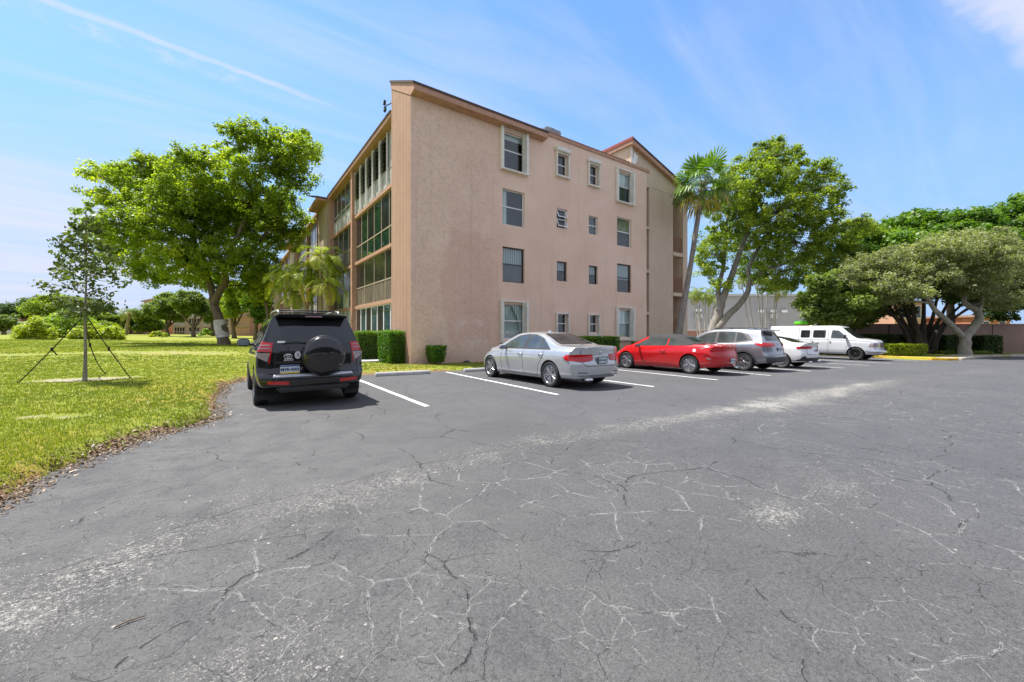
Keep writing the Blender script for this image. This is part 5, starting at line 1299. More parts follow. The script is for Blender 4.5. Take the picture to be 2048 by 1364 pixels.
def make_tree(name, label, cat, base, stems, blobs, leafm, barkm, dens=14, cr=.55, per=60, size=.2, group=None, seed=3, limbs=True, flare=1.35, band=None, twigs=.25, inner=.4, up=.7):
    """stems: list of (points, r0, r1); blobs: (centre, rx, rz) in world coordinates"""
    base = Vector(base); r = empty(name, base, 0, label, cat, group); O = Matrix.Translation(-base)
    tips = []; b = MB()
    for k, (pts, r0, r1) in enumerate(stems):
        pp = smoothpath(pts); n = len(pp)
        rad = [r0 + (r1 - r0) * (i / (n - 1)) ** .8 for i in range(n)]
        if k == 0 or (Vector(pts[0]) - base).length < 1.2:
            for i in range(min(4, n)): rad[i] *= 1 + (flare - 1) * (1 - i / 4) ** 2
        b.tube([p + Vector((random.uniform(-1, 1), random.uniform(-1, 1), 0)) * rad[i] * .12 for i, p in enumerate(pp)], rad, 12)
        for i in range(n // 2, n): tips.append((pp[i], rad[i]))
    b.build('trunk', barkm, r, True, O)
    cc, crr, ct = crown_clumps(blobs, dens, cr, seed, inner)
    if limbs:
        b = MB(); g = random.Random(seed)
        for i, (p, rx, rz) in enumerate(blobs):
            p = Vector(p); t = min(tips, key=lambda q: (q[0] - p).length + max(0, q[0].z - p.z) * 1.5)
            L = (p - t[0]).length; r0 = min(t[1] * .6, .03 + .022 * L)
            path = wig(t[0], p, 6, .25, seed + i); b.tube(path, [r0 * (1 - .75 * j / 6) for j in range(7)], 7)
        for i in range(0, len(cc)):
            if g.random() > twigs: continue
            q = Vector(cc[i]); p = min((Vector(bb[0]) for bb in blobs), key=lambda v: (v - q).length)
            if (p - q).length > .25: b.tube(wig(p, q, 3, .3, i), [.03, .022, .014, .008], 5)
        b.build('limbs', barkm, r, True, O)
    V, Fc, t = leaf_clumps(cc, crr, per, size, up, tint=ct)
    V = V - np.array(base)
    np_mesh('crown', V, Fc, leafm, r, {'tint': t})
    return r
def B(lst, Z, seed=0, zs=.9):
    """blob list given as direction + size, at depth Z (metres) with its own spread in depth"""
    g = random.Random(seed); k = Z / F; out = []
    for px, py, rx, rz in lst:
        dz = g.uniform(-1, 1) * zs * max(1.2, (2.6 - .012 * rx))
        Zi = Z + dz; out.append((tuple(D(px, py, Zi)), rx * Zi / F, rz * Zi / F))
    return out
LG1 = leafmat('leaf_bright', (.085, .145, .012), (.27, .36, .035), .55, (.56, .56, .07), .68)
LG2 = leafmat('leaf_deep', (.07, .12, .016), (.23, .31, .035), .52, (.46, .45, .06), .74)
LG3 = leafmat('leaf_greygreen', (.13, .155, .065), (.30, .34, .16), .4, (.46, .48, .3), .82)
LG4 = leafmat('leaf_fresh', (.05, .12, .015), (.14, .25, .03), .45, (.28, .36, .05), .8)
LG5 = leafmat('leaf_dark', (.03, .06, .015), (.09, .15, .03), .4)
LG6 = leafmat('leaf_olive', (.08, .13, .03), (.21, .28, .06), .42, (.38, .42, .09), .85)
LYE = leafmat('leaf_yellow', (.15, .22, .02), (.36, .42, .03), .42, (.58, .56, .05), .8)
LHE = leafmat('leaf_hedge', (.045, .12, .008), (.13, .28, .018), .42, (.28, .40, .03), .82)
LSA = leafmat('leaf_sapling', (.045, .07, .02), (.11, .15, .04), .35, (.22, .26, .08), .85)
BK1 = bark('bark_brown', (.10, .075, .05), (.24, .19, .14)); BK2 = bark('bark_grey', (.15, .13, .11), (.34, .31, .27)); BK3 = bark('bark_dark', (.035, .028, .022), (.10, .08, .06)); BK4 = bark('bark_pale', (.24, .22, .17), (.5, .46, .38), 4)

# ---- big tree on the lawn
ZT = 30
bs = DG(447, ZT)
def PT(px, py, Z): return tuple(D(px, py, Z))
st = [([tuple(bs - Vector((0, 0, .15))), PT(446, 668, ZT), PT(440, 640, ZT), PT(428, 612, ZT), PT(424, 585, ZT), PT(415, 550, ZT), PT(400, 510, ZT), PT(385, 470, ZT + .5)], .42, .12),
      ([PT(427, 608, ZT), PT(440, 582, ZT - .1), PT(452, 560, ZT - .2), PT(451, 535, ZT - .2), PT(462, 505, ZT - .4), PT(480, 460, ZT - .6), PT(500, 410, ZT)], .30, .10),
      ([PT(422, 575, ZT), PT(408, 545, ZT + .6), PT(375, 515, ZT + 1), PT(335, 480, ZT + 1), PT(290, 440, ZT + .6)], .24, .08),
      ([PT(452, 540, ZT), PT(478, 520, ZT + .8), PT(520, 480, ZT + 1.2), PT(560, 430, ZT + 1)], .22, .08),
      ([PT(405, 520, ZT), PT(430, 450, ZT + .5), PT(455, 380, ZT + .3), PT(480, 330, ZT)], .2, .07)]
bl1 = [(522,282,66,34),(608,299,40,34),(590,344,42,40),(560,310,50,40),(384,315,40,28),(308,325,36,16),(212,347,42,18),(255,350,40,22),(195,392,32,14),(240,400,45,24),(298,375,70,40),(401,368,75,50),(505,378,85,58),(263,450,80,48),(367,454,88,58),(487,454,92,58),(567,423,48,55),(574,471,40,42),
       (281,520,60,36),(374,523,76,40),(470,516,78,46),(528,540,38,38),(308,556,42,18),(401,561,50,20),(500,578,42,34),(340,410,60,45),(440,420,80,55),(225,490,45,32),(450,310,40,30),(470,262,30,14),(330,345,50,28),(180,350,18,9),(600,275,25,12),(632,300,16,12)]
t1 = make_tree('tree', 'large spreading bright green tree on the lawn with a white painted band on its trunk', 'tree', bs, st, B(bl1, ZT, 4, 1.6), LG1, BK1, dens=23, cr=.44, per=60, size=.18, seed=5, twigs=.3, inner=.45)
b = MB(); pp = smoothpath(st[0][0]); b.tube([D(446, 675, ZT), D(445, 668, ZT), D(441, 654, ZT), D(439.5, 640, ZT)], [.435, .42, .405, .395], 16, cap=False); b.build('painted_band', M_('lime_wash', (.62, .58, .52), .9, .2, 3), t1, True, Matrix.Translation(-bs))

# ---- staked sapling
zs_ = 9.8; bs = DG(170, zs_)
tipz = PT(172, 425, zs_)
sb = []
g = random.Random(8)
for i in range(60):
    v = g.random() ** .8; py = 428 + v * 200; half = 8 + 72 * min(1, v * 1.35) * (1 if v < .85 else .75); px = 172 + g.uniform(-1, 1) * half; sb.append((tuple(D(px, py, zs_ + g.uniform(-1, 1) * half * zs_ / F)), .2, .13))
sap = make_tree('sapling', 'young thin staked tree with sparse dark leaves standing on a sandy ring in the lawn', 'tree', bs, [([tuple(bs - Vector((0, 0, .1))), PT(171, 700, zs_), PT(170, 630, zs_), PT(173, 540, zs_), tipz], .042, .010)], sb, LSA, BK2, dens=120, cr=.19, per=12, size=.10, seed=9, flare=1.4, twigs=.5, up=.2)
STRAP = M_('strap_webbing', (.015, .015, .016), .7, .1, 30)
for (px, Z, lab, mid) in ((35, 9.35, 'black guy strap running left from the sapling to the lawn', None), (262, 10.5, 'black guy strap running right from the sapling to the lawn', None), (212, 11.5, 'slack black guy strap behind the sapling trunk', (186, 705))):
    e = DG(px, Z); top = Vector(PT(170, 628, zs_)); b = MB()
    pts = [top + (e - top).normalized() * .02, (top + e) / 2 + Vector((0, 0, -.03)), e]
    if mid: pts = [top, D(174, 660, zs_ + .5), D(180, 690, zs_ + .9), D(196, 728, zs_ + 1.3), e]
    r = empty('tree_strap', e, 0, lab, 'guy strap', 'guy straps of the sapling'); O = Matrix.Translation(-e)
    b.tube(smoothpath(pts), .013, 6); b.build('webbing', STRAP, r, False, O)
    m_ = Vector(pts[1] if not mid else pts[2]); b = MB(); b.rbox(m_ + Vector((-.02, -.03, -.05)), m_ + Vector((.02, .03, .05)), .006)
    if px == 35: b.tube([m_, m_ + Vector((.07, .03, -.14))], .014, 6)
    b.build('buckle', STRAP, r, False, O)
    b = MB(); b.tube([e + Vector((0, 0, .06)), e - Vector((0, 0, .12))], .014, 6); b.build('ground_peg', STRAP, r, False, O)
b = MB(); b.lathe([(.046, -.05), (.05, 0), (.046, .05)], 14, Matrix.Translation(D(170, 628, zs_) - bs)); b.build('tie_collar', STRAP, sap)

# ---- big tree right of the block
ZR = 37; bs = DG(1420, ZR, gz(40) - .05)
st = [([tuple(bs - Vector((0, 0, .2))), PT(1425, 665, ZR), PT(1436, 630, ZR), PT(1446, 595, ZR), PT(1460, 560, ZR), PT(1478, 510, ZR), PT(1500, 450, ZR), PT(1515, 400, ZR)], .55, .12),
      ([PT(1432, 660, ZR - .2), PT(1455, 632, ZR - .4), PT(1478, 610, ZR - .5), PT(1495, 585, ZR - .5), PT(1503, 558, ZR - .4), PT(1535, 538, ZR - .2), PT(1580, 522, ZR), PT(1630, 500, ZR)], .36, .10),
      ([PT(1440, 610, ZR), PT(1436, 580, ZR + .3), PT(1445, 540, ZR + .5), PT(1450, 490, ZR + .5), PT(1455, 430, ZR + .5)], .3, .08),
      ([PT(1503, 558, ZR), PT(1497, 540, ZR), PT(1520, 490, ZR + .4), PT(1560, 430, ZR + .6), PT(1580, 370, ZR)], .22, .07)]
bl2 = [(1536,290,34,14),(1543,318,50,26),(1475,338,40,18),(1516,365,75,32),(1587,341,55,32),(1654,334,28,18),(1671,375,24,30),(1620,385,60,38),(1452,385,45,32),(1469,429,62,42),(1553,425,78,48),(1631,429,52,42),(1428,483,42,32),(1502,483,72,42),(1587,486,72,42),(1664,476,46,32),(1705,456,32,18),(1728,442,18,9),(1418,530,34,24),(1442,570,24,14),(1515,533,42,32),(1563,544,50,36),(1620,527,42,38),(1555,572,40,14),(1671,520,42,34),(1400,505,22,14),(1695,500,34,28),(1715,460,36,22),(1735,442,20,12),(1650,560,44,26)]
make_tree('tree', 'tall broad tree with a leaning forked grey trunk, right of the block', 'tree', bs, st, B(bl2, ZR, 7, 1.6), LG2, BK2, dens=16, cr=.46, per=60, size=.2, seed=12, twigs=.4, inner=.33)

# ---- trees along the boundary wall on the right
bs = DG(1840, 32.6, gz(50) + .05); st = []
g = random.Random(3)
for i, (px0, px1, py1, r0) in enumerate(((1822, 1745, 600, .22), (1826, 1770, 575, .22), (1832, 1795, 560, .3), (1838, 1815, 540, .3), (1845, 1850, 540, .34), (1850, 1885, 545, .28), (1856, 1915, 560, .25), (1862, 1945, 590, .2), (1868, 1970, 600, .16), (1840, 1728, 590, .16), (1850, 1990, 580, .15), (1834, 1800, 620, .16))):
    z = 32.6 + g.uniform(-1, 1)
    st.append(([tuple(D(px0, 708, z)), PT(px0 + (px1 - px0) * .12, 668, z), PT(px0 + (px1 - px0) * .45, 632, z), PT(px1, py1, z + g.uniform(-1, 1))], r0, .06))
bl3 = [(1780,620,40,14),(2000,625,36,14),(1745,600,45,22),(1700,590,40,22),(1790,585,50,26),(1840,570,60,26),(1900,575,60,24),(1960,590,55,22),(2010,605,50,18),(1720,620,35,16),(1990,570,60,35),(1800,540,70,40),(1900,530,80,40),(2055,590,40,35)]
make_tree('banyan_tree', 'dark many-stemmed banyan with a fan of bare limbs against the boundary wall', 'tree', bs, st, B(bl3, 34, 5, 1.2), LG5, BK3, dens=17, cr=.5, per=42, size=.24, seed=21, flare=1.8)
bs = DG(1928, 30.5, gz(48) + .05)
st = [([tuple(bs - Vector((0, 0, .2))), PT(1930, 690, 30.5), PT(1932, 672, 30.5), PT(1946, 655, 30.5), PT(1958, 638, 30.5), PT(1955, 622, 30.5), PT(1938, 612, 30.5), PT(1928, 598, 30.5), PT(1945, 560, 30.6), PT(1965, 520, 30.5)], .40, .10),
      ([PT(1930, 676, 30.5), PT(1912, 660, 30.3), PT(1893, 640, 30.1), PT(1872, 622, 30), PT(1860, 604, 30), PT(1852, 585, 30), PT(1835, 550, 30), PT(1800, 520, 30)], .24, .08),
      ([PT(1957, 630, 30.5), PT(1962, 612, 30.8), PT(1975, 580, 31), PT(1990, 540, 31)], .17, .06)]
bl4 = [(1700,608,30,18),(1745,600,36,18),(2010,600,34,18),(1715,590,36,22),(1800,585,50,20),(1732,537,50,28),(1706,566,40,22),(1767,566,48,32),(1804,524,56,32),(1856,513,56,36),(1851,552,60,32),(1917,527,52,42),(1970,479,42,26),(1983,537,52,42),(2018,555,34,38),(1957,568,46,24),(1690,548,26,16),(1760,520,40,22),(1900,480,40,20),(2030,505,35,30)]
make_tree('tree', 'grey green tree with a pale forked trunk standing on the verge before the boundary wall', 'tree', bs, st, B(bl4, 30.5, 9, 1.2) + B([(1885,500,48,30),(1945,498,52,30),(2000,520,40,30)], 27.3, 19, .6), LG3, BK4, dens=30, cr=.4, per=60, size=.15, seed=31, up=.4)
bl5 = [(1690,560,30,30),(1770,560,60,40),(2000,580,60,40),(1712,520,32,30),(1745,488,48,32),(1800,465,50,34),(1860,452,55,36),(1925,455,50,32),(1985,452,45,34),(2040,425,36,34),(2075,410,40,40),(2060,500,45,60),(1880,490,90,40),(1780,500,70,40),(1980,500,70,45)]
bs = DG(1900, 41, gz(60))
make_tree('tree', 'tall bright green tree rising behind the boundary wall at the right edge', 'tree', bs, [([tuple(bs), PT(1900, 600, 41), PT(1890, 520, 41)], .4, .2), ([PT(1900, 610, 41), PT(1960, 560, 41), PT(2030, 480, 41)], .25, .1), ([PT(1900, 600, 41), PT(1830, 540, 41), PT(1760, 500, 41)], .25, .1)], B(bl5, 41, 2, 2), LG4, BK1, dens=16, cr=.7, per=62, size=.34, seed=41)
bl6 = [(1640,590,34,22),(1610,610,20,12),(1665,615,36,24),(1700,625,30,22),(1690,575,38,24),(1650,560,30,20),(1720,600,30,26),(1735,635,20,14),(1628,628,18,8),(1665,640,30,14),(1705,645,26,12),(1640,632,26,12),(1725,610,34,22)]
bs = DG(1690, 31, gz(40))
make_tree('tree', 'low yellow green feathery tree behind the roof of the white van', 'tree', bs, [([tuple(bs), PT(1690, 650, 31), PT(1680, 610, 31)], .2, .1), ([PT(1690, 660, 31), PT(1655, 635, 31), PT(1625, 622, 31)], .12, .05)], B(bl6, 31, 3, 1), LG6, BK1, dens=32, cr=.42, per=60, size=.22, seed=51)

# ---- far trees on the left
def far_tree(px, Z, top, w_, leafm, label, seed, cat='tree', base=None, trunk=.25, low=.25, name='tree', per=60, size=.3):
    b0 = DG(px, Z); h = D(px, top, Z).z - b0.z; W = w_ * Z / F / 2; g = random.Random(seed); bb = []
    for i in range(11):
        a = g.uniform(0, 6.28); rr = W * g.uniform(.15, .7); zz = b0.z + h * g.uniform(low + .12, .93); sc = 1 - max(0, (zz - b0.z) / h - .5) * .9
        bb.append(((b0.x + math.cos(a) * rr * sc, b0.y + math.sin(a) * rr * sc, zz), W * .42, h * .16))
    st = [([tuple(b0 - Vector((0, 0, .2))), tuple(b0 + Vector((g.uniform(-.3, .3), 0, h * .3))), tuple(b0 + Vector((g.uniform(-.6, .6), 0, h * .6)))], trunk, trunk * .4)]
    for q in range(3):
        a = g.uniform(0, 6.28); st.append(([tuple(b0 + Vector((0, 0, h * .22))), tuple(b0 + Vector((math.cos(a) * W * .3, math.sin(a) * W * .3, h * .42))), tuple(b0 + Vector((math.cos(a) * W * .55, math.sin(a) * W * .55, h * .62)))], trunk * .6, trunk * .2))
    vol = W * W; dens = min(30, 300 / max(vol, 1) )
    return make_tree(name, label, cat, b0, st, bb, leafm, BK1, dens=max(dens, 4.5), cr=max(.5, W * .16), per=per, size=size, seed=seed, twigs=.1, group='trees along the far side of the lawn')
far_tree(8, 55, 632, 60, LG6, 'grey green bushy tree at the far left edge of the photo', 61)
far_tree(62, 70, 600, 110, LG5, 'dark tree crown left of the sapling, above the low pink building', 62)
far_tree(115, 68, 592, 110, LG2, 'dark green tree crown just left of the sapling stem, beyond the scrub', 63, low=.15)
far_tree(178, 72, 602, 100, LG5, 'dark tree crown right behind the sapling stem', 64, low=.1)
far_tree(215, 70, 628, 70, LG2, 'low dark green tree between the sapling and the small palm', 65, low=.1)
far_tree(300, 62, 628, 62, LG2, 'small round tree before the far gabled block', 66, low=.15, size=.34)
far_tree(335, 55, 592, 90, LG6, 'olive tree left of the big lawn tree, half hiding the far gabled block', 67, size=.26, low=.42)
far_tree(388, 52, 588, 90, LG6, 'olive tree directly left of the white banded trunk', 68, size=.26, low=.42)
far_tree(470, 48, 570, 70, LG1, 'bright green tree right of the white banded trunk', 69, size=.26, low=.4)
far_tree(512, 42, 548, 70, LG4, 'fresh green tree between the big lawn tree and the feather palms', 70, size=.28)

far_tree(428, 60, 598, 60, LG6, 'olive tree showing just left of the banded trunk, further back', 71, size=.26, low=.4)
far_tree(262, 78, 622, 60, LG5, 'dark low tree right of the small palm, before the far gabled block', 72, low=.1)
# ---- scrub mound behind the lawn
def scrub(name, px0, px1, Z, h0, leafm, label, seed, n=260, cat='bush', depth=4.):
    g = np.random.default_rng(seed); k = []; q = []
    for i in range(n):
        px = g.uniform(px0, px1); e = math.sin(math.pi * (px - px0) / (px1 - px0)) ** .3 * (.45 + .75 * float(vnoise(np.array([px * .05]), np.array([seed * 3.]), 1., seed)[()][0] if True else 0)); z = Z + g.uniform(-1, 1) * depth; p = DG(px, z); k.append((p.x, p.y, p.z + h0 * e * g.uniform(.05, 1) ** .7)); q.append(h0 * g.uniform(.1, .24))
    V, Fc, t = leaf_clumps(np.array(k), np.array(q), 72, .18, .8, .9, g)
    c0 = V.mean(0); c0[2] = V[:, 2].min(); o = np_mesh(name, V - c0, Fc, leafm, None, {'tint': t}); o.location = tuple(c0); tag(o, label, cat); return o
LSC = leafmat('leaf_scrub', (.10, .19, .02), (.25, .36, .035), .45, (.42, .48, .06), .8)
scrub('scrub_bush', 30, 110, 42, 1.9, LYE, 'bright yellow green scrub left of the sapling', 1, 300)
scrub('scrub_bush', 60, 200, 47, 3.0, LSC, 'tall fresh green scrub straight behind the sapling', 2, 460)
scrub('scrub_bush', 140, 245, 43, 1.7, LYE, 'low yellow green scrub right of the sapling', 3, 340)
scrub('scrub_bush', 400, 425, 60, 1.2, LSC, 'small bush at the foot of the far balcony block', 4, 60)
scrub('scrub_bush', 300, 335, 52, .8, LYE, 'low yellow green bush below the small round tree', 5, 80)

# ---- clipped hedges
def hedge(cx, cy, sx, sy, h, label, leafm=LHE, rot=0., taper=.0, cat='hedge', seed=1, size=.055, dens=1500, z=None, name='hedge', grp=None):
    g = np.random.default_rng(seed); z0 = lawn_h(cx, cy) if z is None else z
    pts = []; nr = []
    faces = [((0, 1, 2), sx, sy, h, 1), ((1, 2, 0), sy, h, sx, 1), ((2, 0, 1), h, sx, sy, 1)]
    n = int(dens * (sx * sy + 2 * h * (sx + sy)) / 1.0)
    area = np.array([sx * sy, h * sy, h * sy, h * sx, h * sx]); pick = g.choice(5, n, p=area / area.sum()); u, v = g.random(n), g.random(n)
    P_ = np.zeros((n, 3)); N_ = np.zeros((n, 3))
    for q, (fx, fy, fz, nn) in enumerate(((None, None, 1, (0, 0, 1)), (1, None, None, (1, 0, 0)), (-1, None, None, (-1, 0, 0)), (None, 1, None, (0, 1, 0)), (None, -1, None, (0, -1, 0)))):
        m = pick == q; a, b_ = u[m], v[m]; k = m.sum()
        if fz: P_[m] = np.stack([(a - .5) * sx, (b_ - .5) * sy, np.full(k, h)], 1)
        elif fx: P_[m] = np.stack([np.full(k, fx * sx / 2), (a - .5) * sy, b_ * h], 1)
        else: P_[m] = np.stack([(a - .5) * sx, np.full(k, fy * sy / 2), b_ * h], 1)
        N_[m] = nn
    # round the edges and rough up the surface
    lump = (vnoise(P_[:, 0] * 1.7 + P_[:, 2], P_[:, 1] * 1.7 - P_[:, 2] * .8, 1.6, seed) - .5) * .13
    q = P_ - np.array([0, 0, h * .5]); e = np.abs(q) / np.array([sx / 2, sy / 2, h / 2]); rr = np.sort(e, 1)[:, 1]; pull = np.clip(rr - .8, 0, 1)[:, None] * .32
    q = q * (1 - pull * .55) ; q *= (1 - taper * np.clip(-q[:, 2:3] / h, 0, .5))
    P2 = q + np.array([0, 0, h * .5]) + N_ * (lump + g.normal(0, .018, n))[:, None]
    inn = P2 - N_ * g.random((n, 1)) * .12
    nor = unit(N_ * .9 + g.normal(size=(n, 3)) * .6); tan = unit(np.cross(nor, g.normal(size=(n, 3)))); s = size * (.7 + .7 * g.random(n))
    V, Fc = quads(inn, nor, tan, s, s * .55, .15)
    r = empty(name, (cx, cy, z0), rot, label, cat, grp)
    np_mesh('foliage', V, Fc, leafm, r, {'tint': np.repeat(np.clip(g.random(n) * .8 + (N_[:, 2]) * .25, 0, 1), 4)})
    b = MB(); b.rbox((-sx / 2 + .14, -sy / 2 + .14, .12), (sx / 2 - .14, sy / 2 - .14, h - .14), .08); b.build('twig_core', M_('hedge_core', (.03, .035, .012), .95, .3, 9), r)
    b = MB()
    for i in range(5): x = (i - 2) * sx * .16; b.tube([(x * .6, 0, -.1), (x, .03 * (-1) ** i, .2)], .022, 6)
    b.build('stems', BK1, r)
    return r
hedge(5.85, 16.55, 1.35, 1.2, 1.36, 'large clipped box hedge at the corner of the block, beside the ribbed wall', seed=2, taper=.12, rot=.1)
hedge(5.2, 18.7, 1.2, 1.1, 1.32, 'clipped yellow green hedge behind the spare wheel side of the black SUV', LG4, seed=3, taper=.1)
hedge(6.85, 14.95, .68, .66, .80, 'small round clipped bush at the foot of the end wall', seed=4, taper=.55)
hedge(15.5, 14.5, 3.1, .85, 1.18, 'long clipped hedge behind the silver sedan', seed=5, dens=900, size=.07)
hedge(19.9, 14.4, 2.4, .8, .92, 'clipped hedge behind the bonnet of the red convertible', seed=6, dens=900, size=.07)
yh = D(1805, HOR, 27.5); hedge(yh.x, yh.y, 2.6, 1.0, .85, 'yellow green flowering hedge on the kerbed island beside the van', LYE, rot=-TH, seed=7, dens=700, size=.1, z=gz(38) + .1, taper=.2)
for i, (px, Z, w_, lab) in enumerate(((1745, 33.2, 2.6, 'dark shrub against the boundary wall beside the van bonnet'), (1795, 33.0, 2.4, 'dark shrub against the boundary wall left of the banyan'), (1900, 33.2, 2.0, 'dark shrub against the wall between banyan and pale trunk'), (1970, 32.8, 1.5, 'dark leafy shrub against the wall right of the pale trunk'))):
    p = D(px, HOR, Z); hedge(p.x, p.y, w_, 1.2, 1.6, lab, LG5, rot=-TH, seed=20 + i, dens=220, size=.16, z=gz(p.x), cat='shrub', name='shrub')
for i, (px, Z, lab) in enumerate(((1895, 31.2, 'low pale leafy plant left of the pale trunk'), (1955, 31.2, 'low pale leafy plant right of the pale trunk'))):
    p = D(px, HOR, Z); hedge(p.x, p.y, 1.6, .8, .35, lab, LG6, rot=-TH, seed=30 + i, dens=260, size=.14, z=gz(p.x), cat='plant', name='plant')

# ---- palms
def feather_frond(mb_v, mb_f, mb_t, o, az, L, el, droop, g, nl=42, lw=.05, ll=.5, t0=.5):
    """arching frond with leaflets; appends quads"""
    p = Vector(o); d = Vector((math.cos(az) * math.cos(el), math.sin(az) * math.cos(el), math.sin(el))); n = 14; path = [p.copy()]
    for i in range(n):
        d = (d + Vector((0, 0, -droop / n * (1 + i / n * 1.5)))).normalized(); p = p + d * L / n; path.append(p.copy())
    for i in range(nl):
        f = .14 + .86 * i / nl; k = f * n; j = min(int(k), n - 1); q = path[j].lerp(path[j + 1], k - j); t = (path[j + 1] - path[j]).normalized()
        side = t.cross(Vector((0, 0, 1))).normalized(); ln = ll * math.sin(math.pi * (.12 + .84 * f)) ** .7
        for s in (-1, 1):
            dd = (side * s * .85 + t * .5 + Vector((0, 0, .18 - .5 * g.random()))).normalized(); w_ = t.cross(dd).cross(dd).normalized() * lw * .5
            e = q + dd * ln + Vector((0, 0, -.18 * ln)); m = q + dd * ln * .5
            a = len(mb_v); mb_v += [q, m + w_, e, m - w_]; mb_f.append((a, a + 1, a + 2, a + 3)); tt = min(1, max(0, t0 + g.uniform(-.2, .2))); mb_t += [tt] * 4
    return path
def areca(stems, label, leafm, seed, name='palm_tree', cat='palm', fl=2.1, nf=11, group=None, stemm=None):
    g = random.Random(seed); base = Vector(stems[0][0][0]); r = empty(name, base, 0, label, cat, group); O = Matrix.Translation(-base)
    V, Fq, T_ = [], [], []; rb = MB(); tr = MB()
    for pts, r0 in stems:
        pp = smoothpath(pts); tr.tube([p + Vector((0, 0, 0)) for p in pp], [r0 * (1 - .35 * i / (len(pp) - 1)) for i in range(len(pp))], 8); top = pp[-1]
        for i in range(nf):
            az = 2.4 * i + g.uniform(-.3, .3); el = 1.25 - 1.25 * (i / nf) + g.uniform(-.1, .1); path = feather_frond(V, Fq, T_, top, az, fl * g.uniform(.8, 1.1), el, 1.5 + .7 * i / nf, g, t0=.35 + .6 * (i / nf) ** 2 * g.random() + .1, ll=fl * .26, lw=fl * .022)
            rb.tube(path, [.018 * (1 - j / 16) for j in range(15)], 5)
    tr.build('trunk', stemm or bark('palm_stem_%d' % seed, (.22, .17, .08), (.4, .34, .2), 9), r, True, O); rb.build('frond_ribs', M_('frond_rib', (.3, .28, .06), .6), r, False, O)
    np_mesh('fronds', np.array([tuple(v - base) for v in V]), np.array(Fq), leafm, r, {'tint': np.array(T_)}); return r
LPA = leafmat('palm_leaf', (.12, .21, .02), (.40, .48, .05), .45, (.75, .48, .08), .68)
def stem(px0, px1, py1, Z, bend=6):
    b0 = DG(px0, Z); return ([tuple(b0 - Vector((0, 0, .2))), tuple(D((px0 + px1) / 2 + bend, (py1 + 690) / 2, Z)), tuple(D(px1, py1, Z))], .11)
areca([stem(612, 575, 545, 26, -2), stem(606, 562, 560, 26.6, -4), stem(620, 600, 560, 25.6, 2), stem(600, 585, 590, 25.9, -3)], 'left clump of feather palms before the long facade, behind the black SUV', LPA, 3, fl=1.75)
areca([stem(640, 640, 515, 25.4, 2), stem(648, 655, 530, 25.8, 3), stem(632, 622, 540, 26.2, -3), stem(655, 650, 570, 25.2, 4)], 'right clump of feather palms closest to the balconies', LPA, 4, fl=1.9)
areca([([tuple(DG(545, 33)), tuple(D(530, 600, 33)), tuple(D(524, 560, 33))], .13)], 'single slender palm left of the feather palm clumps', LPA, 6, fl=2.2)
# thin palms before the warehouse
thin = [(1408, 1385, 588, 44), (1398, 1384, 590, 45), (1401, 1397, 584, 46), (1410, 1410, 590, 45.5), (1418, 1415, 592, 46.5), (1415, 1432, 600, 44.5), (1500, 1482, 560, 44), (1510, 1490, 556, 45), (1524, 1512, 560, 45.5), (1526, 1523, 556, 44.6), (1532, 1534, 560, 46), (1546, 1557, 575, 45), (1543, 1552, 580, 44)]
nm = ['leaning left, first of the left group', 'second of the left group', 'with an orange tinged head in the left group', 'fourth of the left group', 'upright in the left group', 'leaning right towards the forked trunk', 'leaning left behind the silver SUV roof, outer one', 'leaning left behind the silver SUV roof, inner one', 'nearly upright behind the SUV roof rail', 'upright in the middle group before the warehouse', 'straight, just left of the green bin lid', 'leaning right past the green bin lid, outer one', 'leaning right past the green bin lid, inner one']
LPA2 = leafmat('palm_leaf_dry', (.06, .13, .02), (.2, .27, .04), .4, (.5, .3, .05), .7); PST = bark('thin_palm_stem', (.3, .27, .22), (.48, .44, .38), 8)
for i, (a, b_, py, Z) in enumerate(thin):
    b0 = DG(a, Z, -.5); areca([([tuple(b0), tuple(D((a + b_) / 2, (660 + py) / 2, Z)), tuple(D(b_, py, Z))], .075)], 'thin palm before the grey warehouse, ' + nm[i], LPA2, 40 + i, fl=1.5, nf=9, group='thin palms before the warehouse', stemm=PST)
areca([([tuple(DG(250, 60)), tuple(D(255, 650, 60)), tuple(D(260, 625, 60))], .28)], 'small pale trunked palm beside the low house beyond the lawn', LPA2, 77, fl=2.0, nf=14)

